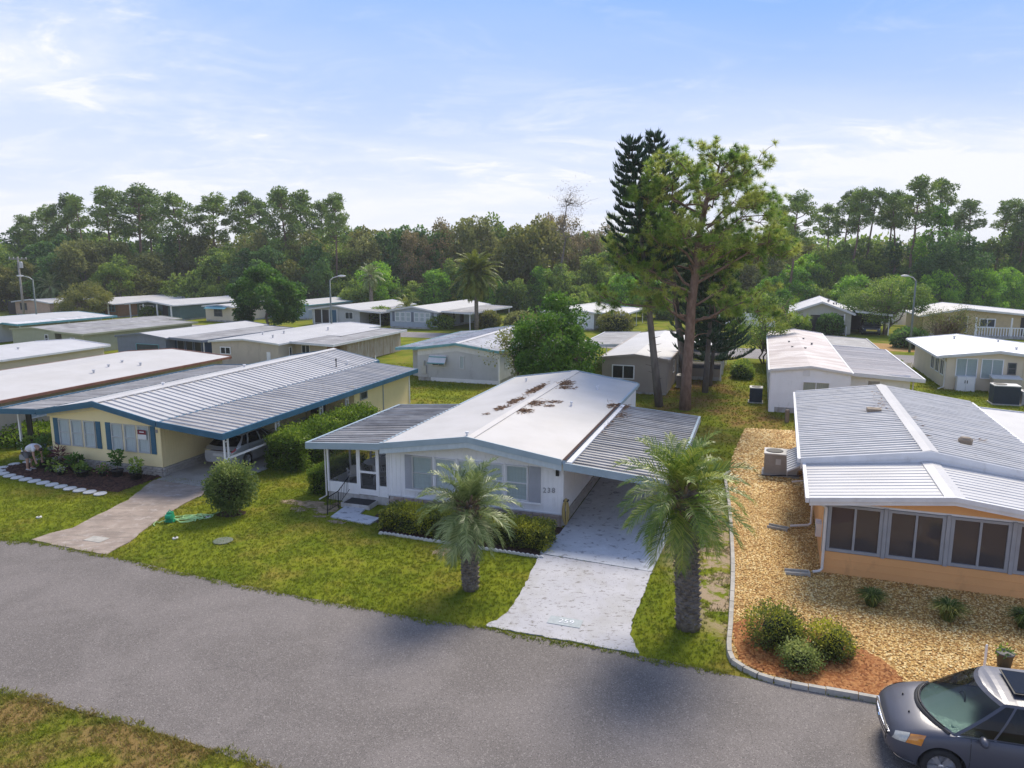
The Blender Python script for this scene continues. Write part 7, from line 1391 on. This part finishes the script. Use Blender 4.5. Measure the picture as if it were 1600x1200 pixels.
potted('pink flowering plant in a black pot before the window', (3.55, -.75), .19, .24, ellip(.22, .22, .16, .34), 110, .12, 'leaf_mid', seed=18, flowers='flower_pink')
potted('small green plant in a black pot behind the white flowers', (1.1, -1.0), .18, .22, ellip(.2, .2, .16, .32), 100, .13, 'leaf_mid', seed=19)
potted('reddish leaved plant in a black pot between the crotons', (1.55, -.45), .17, .24, ellip(.16, .14, .18, .4), 70, .16, 'leaf_rust', seed=20)
potted('large white planter with green plant and white flowers by the porch', (-1.85, .45), .30, .52, ellip(.36, .32, .24, .66), 260, .18, 'leaf_mid', 'pot_white', 21, flowers='flower_white')
potted('dark shrub at the corner of the yellow home porch', (-.65, .35), .26, .3, ellip(.5, .45, .5, .72), 900, .11, 'leaf_dark', seed=22)
potted('grey pot with small plant on the gravel beside the minivan', [10.9, 15.0], .17, .36, ellip(.13, .13, .10, .40), 60, .09, 'leaf_mid', 'pot_grey', 23)
tag(MB().box(-.018, -.018, 0, .018, .018, .52).lathe([(.026, .52), (.018, .55), (0, .56)], 8).build('marker_stake', 'white_paint', None, loc=(10.47, 15.0, .01)), 'thin white marker stake in the gravel by the grey pot', 'stake')
# ---- the person bending over the bed
def skinned(name, verts, edges, radii, mat, parent, root=0, sub=2):
    me = bpy.data.meshes.new(name); me.from_pydata(verts, edges, []); o = mesh_obj(name, me, mat, None); sm = o.modifiers.new('skin', 'SKIN'); sm.use_smooth_shade = True
    lay = me.skin_vertices[0].data if me.skin_vertices else None
    if lay is None: bm = bmesh.new(); bm.from_mesh(me); bm.verts.layers.skin.verify(); bm.to_mesh(me); bm.free(); lay = me.skin_vertices[0].data
    for i, r_ in enumerate(radii): lay[i].radius = (r_, r_) if not isinstance(r_, tuple) else r_; lay[i].use_root = (i == root)
    ss = o.modifiers.new('sub', 'SUBSURF'); ss.levels = sub; ss.render_levels = sub; bpy.context.view_layer.update()
    nm = bpy.data.meshes.new_from_object(o.evaluated_get(bpy.context.evaluated_depsgraph_get())); o.modifiers.clear(); o.data = nm; nm.materials.clear(); nm.materials.append(MAT[mat]); o.parent = parent; return o
pn = thing('person', 'person in white shirt bending over the flower bed', 'person', (-20.55, 30.28, .02), R(-12))
V_ = [(0, 0, .86), (.16, 0, .97), (.34, 0, 1.02), (.46, 0, 1.0), (.54, 0, .955), (.63, 0, .90)]; R_ = [.15, (.14, .15), (.13, .17), .12, .055, .085]; E_ = [(0, 1), (1, 2), (2, 3), (3, 4), (4, 5)]
for s in (-1, 1):
    k = len(V_); V_ += [(0.01, s * .09, .80), (.05, s * .11, .46), (.0, s * .11, .09), (.13, s * .12, .04)]; R_ += [.095, .065, .042, .035]; E_ += [(0, k), (k, k + 1), (k + 1, k + 2), (k + 2, k + 3)]
    k = len(V_); V_ += [(.45, s * .18, .97), (.47, s * .20, .70), (.50, s * .16, .46), (.51, s * .155, .40)]; R_ += [.06, .045, .032, .035]; E_ += [(3, k), (k, k + 1), (k + 1, k + 2), (k + 2, k + 3)]
    for f in range(5):
        a = len(V_); o_ = (f - 1.5) * .018; V_ += [(.505 + o_ + (.02 if f == 4 else 0), s * .155, .35 + .02 * (f == 4)), (.51 + o_ * 1.2 + (.035 if f == 4 else 0), s * .15, .31 + .035 * (f == 4))]; R_ += [.010, .008]; E_ += [(k + 3, a), (a, a + 1)]
skinned('body', V_, E_, R_, 'skin', pn)
skinned('shirt', [(-.02, 0, .84), (.14, 0, .96), (.32, 0, 1.03), (.45, 0, 1.01), (.45, .17, .985), (.46, .20, .84), (.45, -.17, .985), (.46, -.20, .84)], [(0, 1), (1, 2), (2, 3), (3, 4), (4, 5), (3, 6), (6, 7)], [.185, .18, (.165, .2), .14, .085, .075, .085, .075], 'shirt', pn)
skinned('shorts', [(.0, 0, .82), (.02, .1, .74), (.045, .115, .52), (.02, -.1, .74), (.045, -.115, .52)], [(0, 1), (1, 2), (0, 3), (3, 4)], [.175, .12, .09, .12, .09], 'shorts', pn)
skinned('hair', [(.60, 0, .96), (.66, 0, .93), (.70, 0, .87)], [(0, 1), (1, 2)], [.085, .10, .07], 'hair', pn)
for s in (-1, 1): MB().hexa([(-.05, s * .115 - .045, 0), (.2, s * .115 - .045, 0), (.2, s * .115 + .045, 0), (-.05, s * .115 + .045, 0), (-.04, s * .115 - .04, .08), (.17, s * .115 - .04, .05), (.17, s * .115 + .04, .05), (-.04, s * .115 + .04, .08)]).build('shoe', 'shoe', pn)

# ================================================================ thin haze volume, added to lift the dark far tones
hzm = bpy.data.materials.new('haze_air'); hzm.use_nodes = True; ht = hzm.node_tree; ht.nodes.clear(); ho_ = _n(ht, 'ShaderNodeOutputMaterial'); pv_ = _n(ht, 'ShaderNodeVolumePrincipled'); pv_.inputs['Color'].default_value = (.97, .98, 1, 1); pv_.inputs['Density'].default_value = .0004; ht.links.new(pv_.outputs[0], ho_.inputs['Volume'])
hb = mesh_obj('haze', MB().box(-905, -65, -1, 905, 1605, 24).mesh('haze'), hzm); tag(hb, 'thin pale haze added over the whole park to lift dark tones', 'haze', kind='stuff')
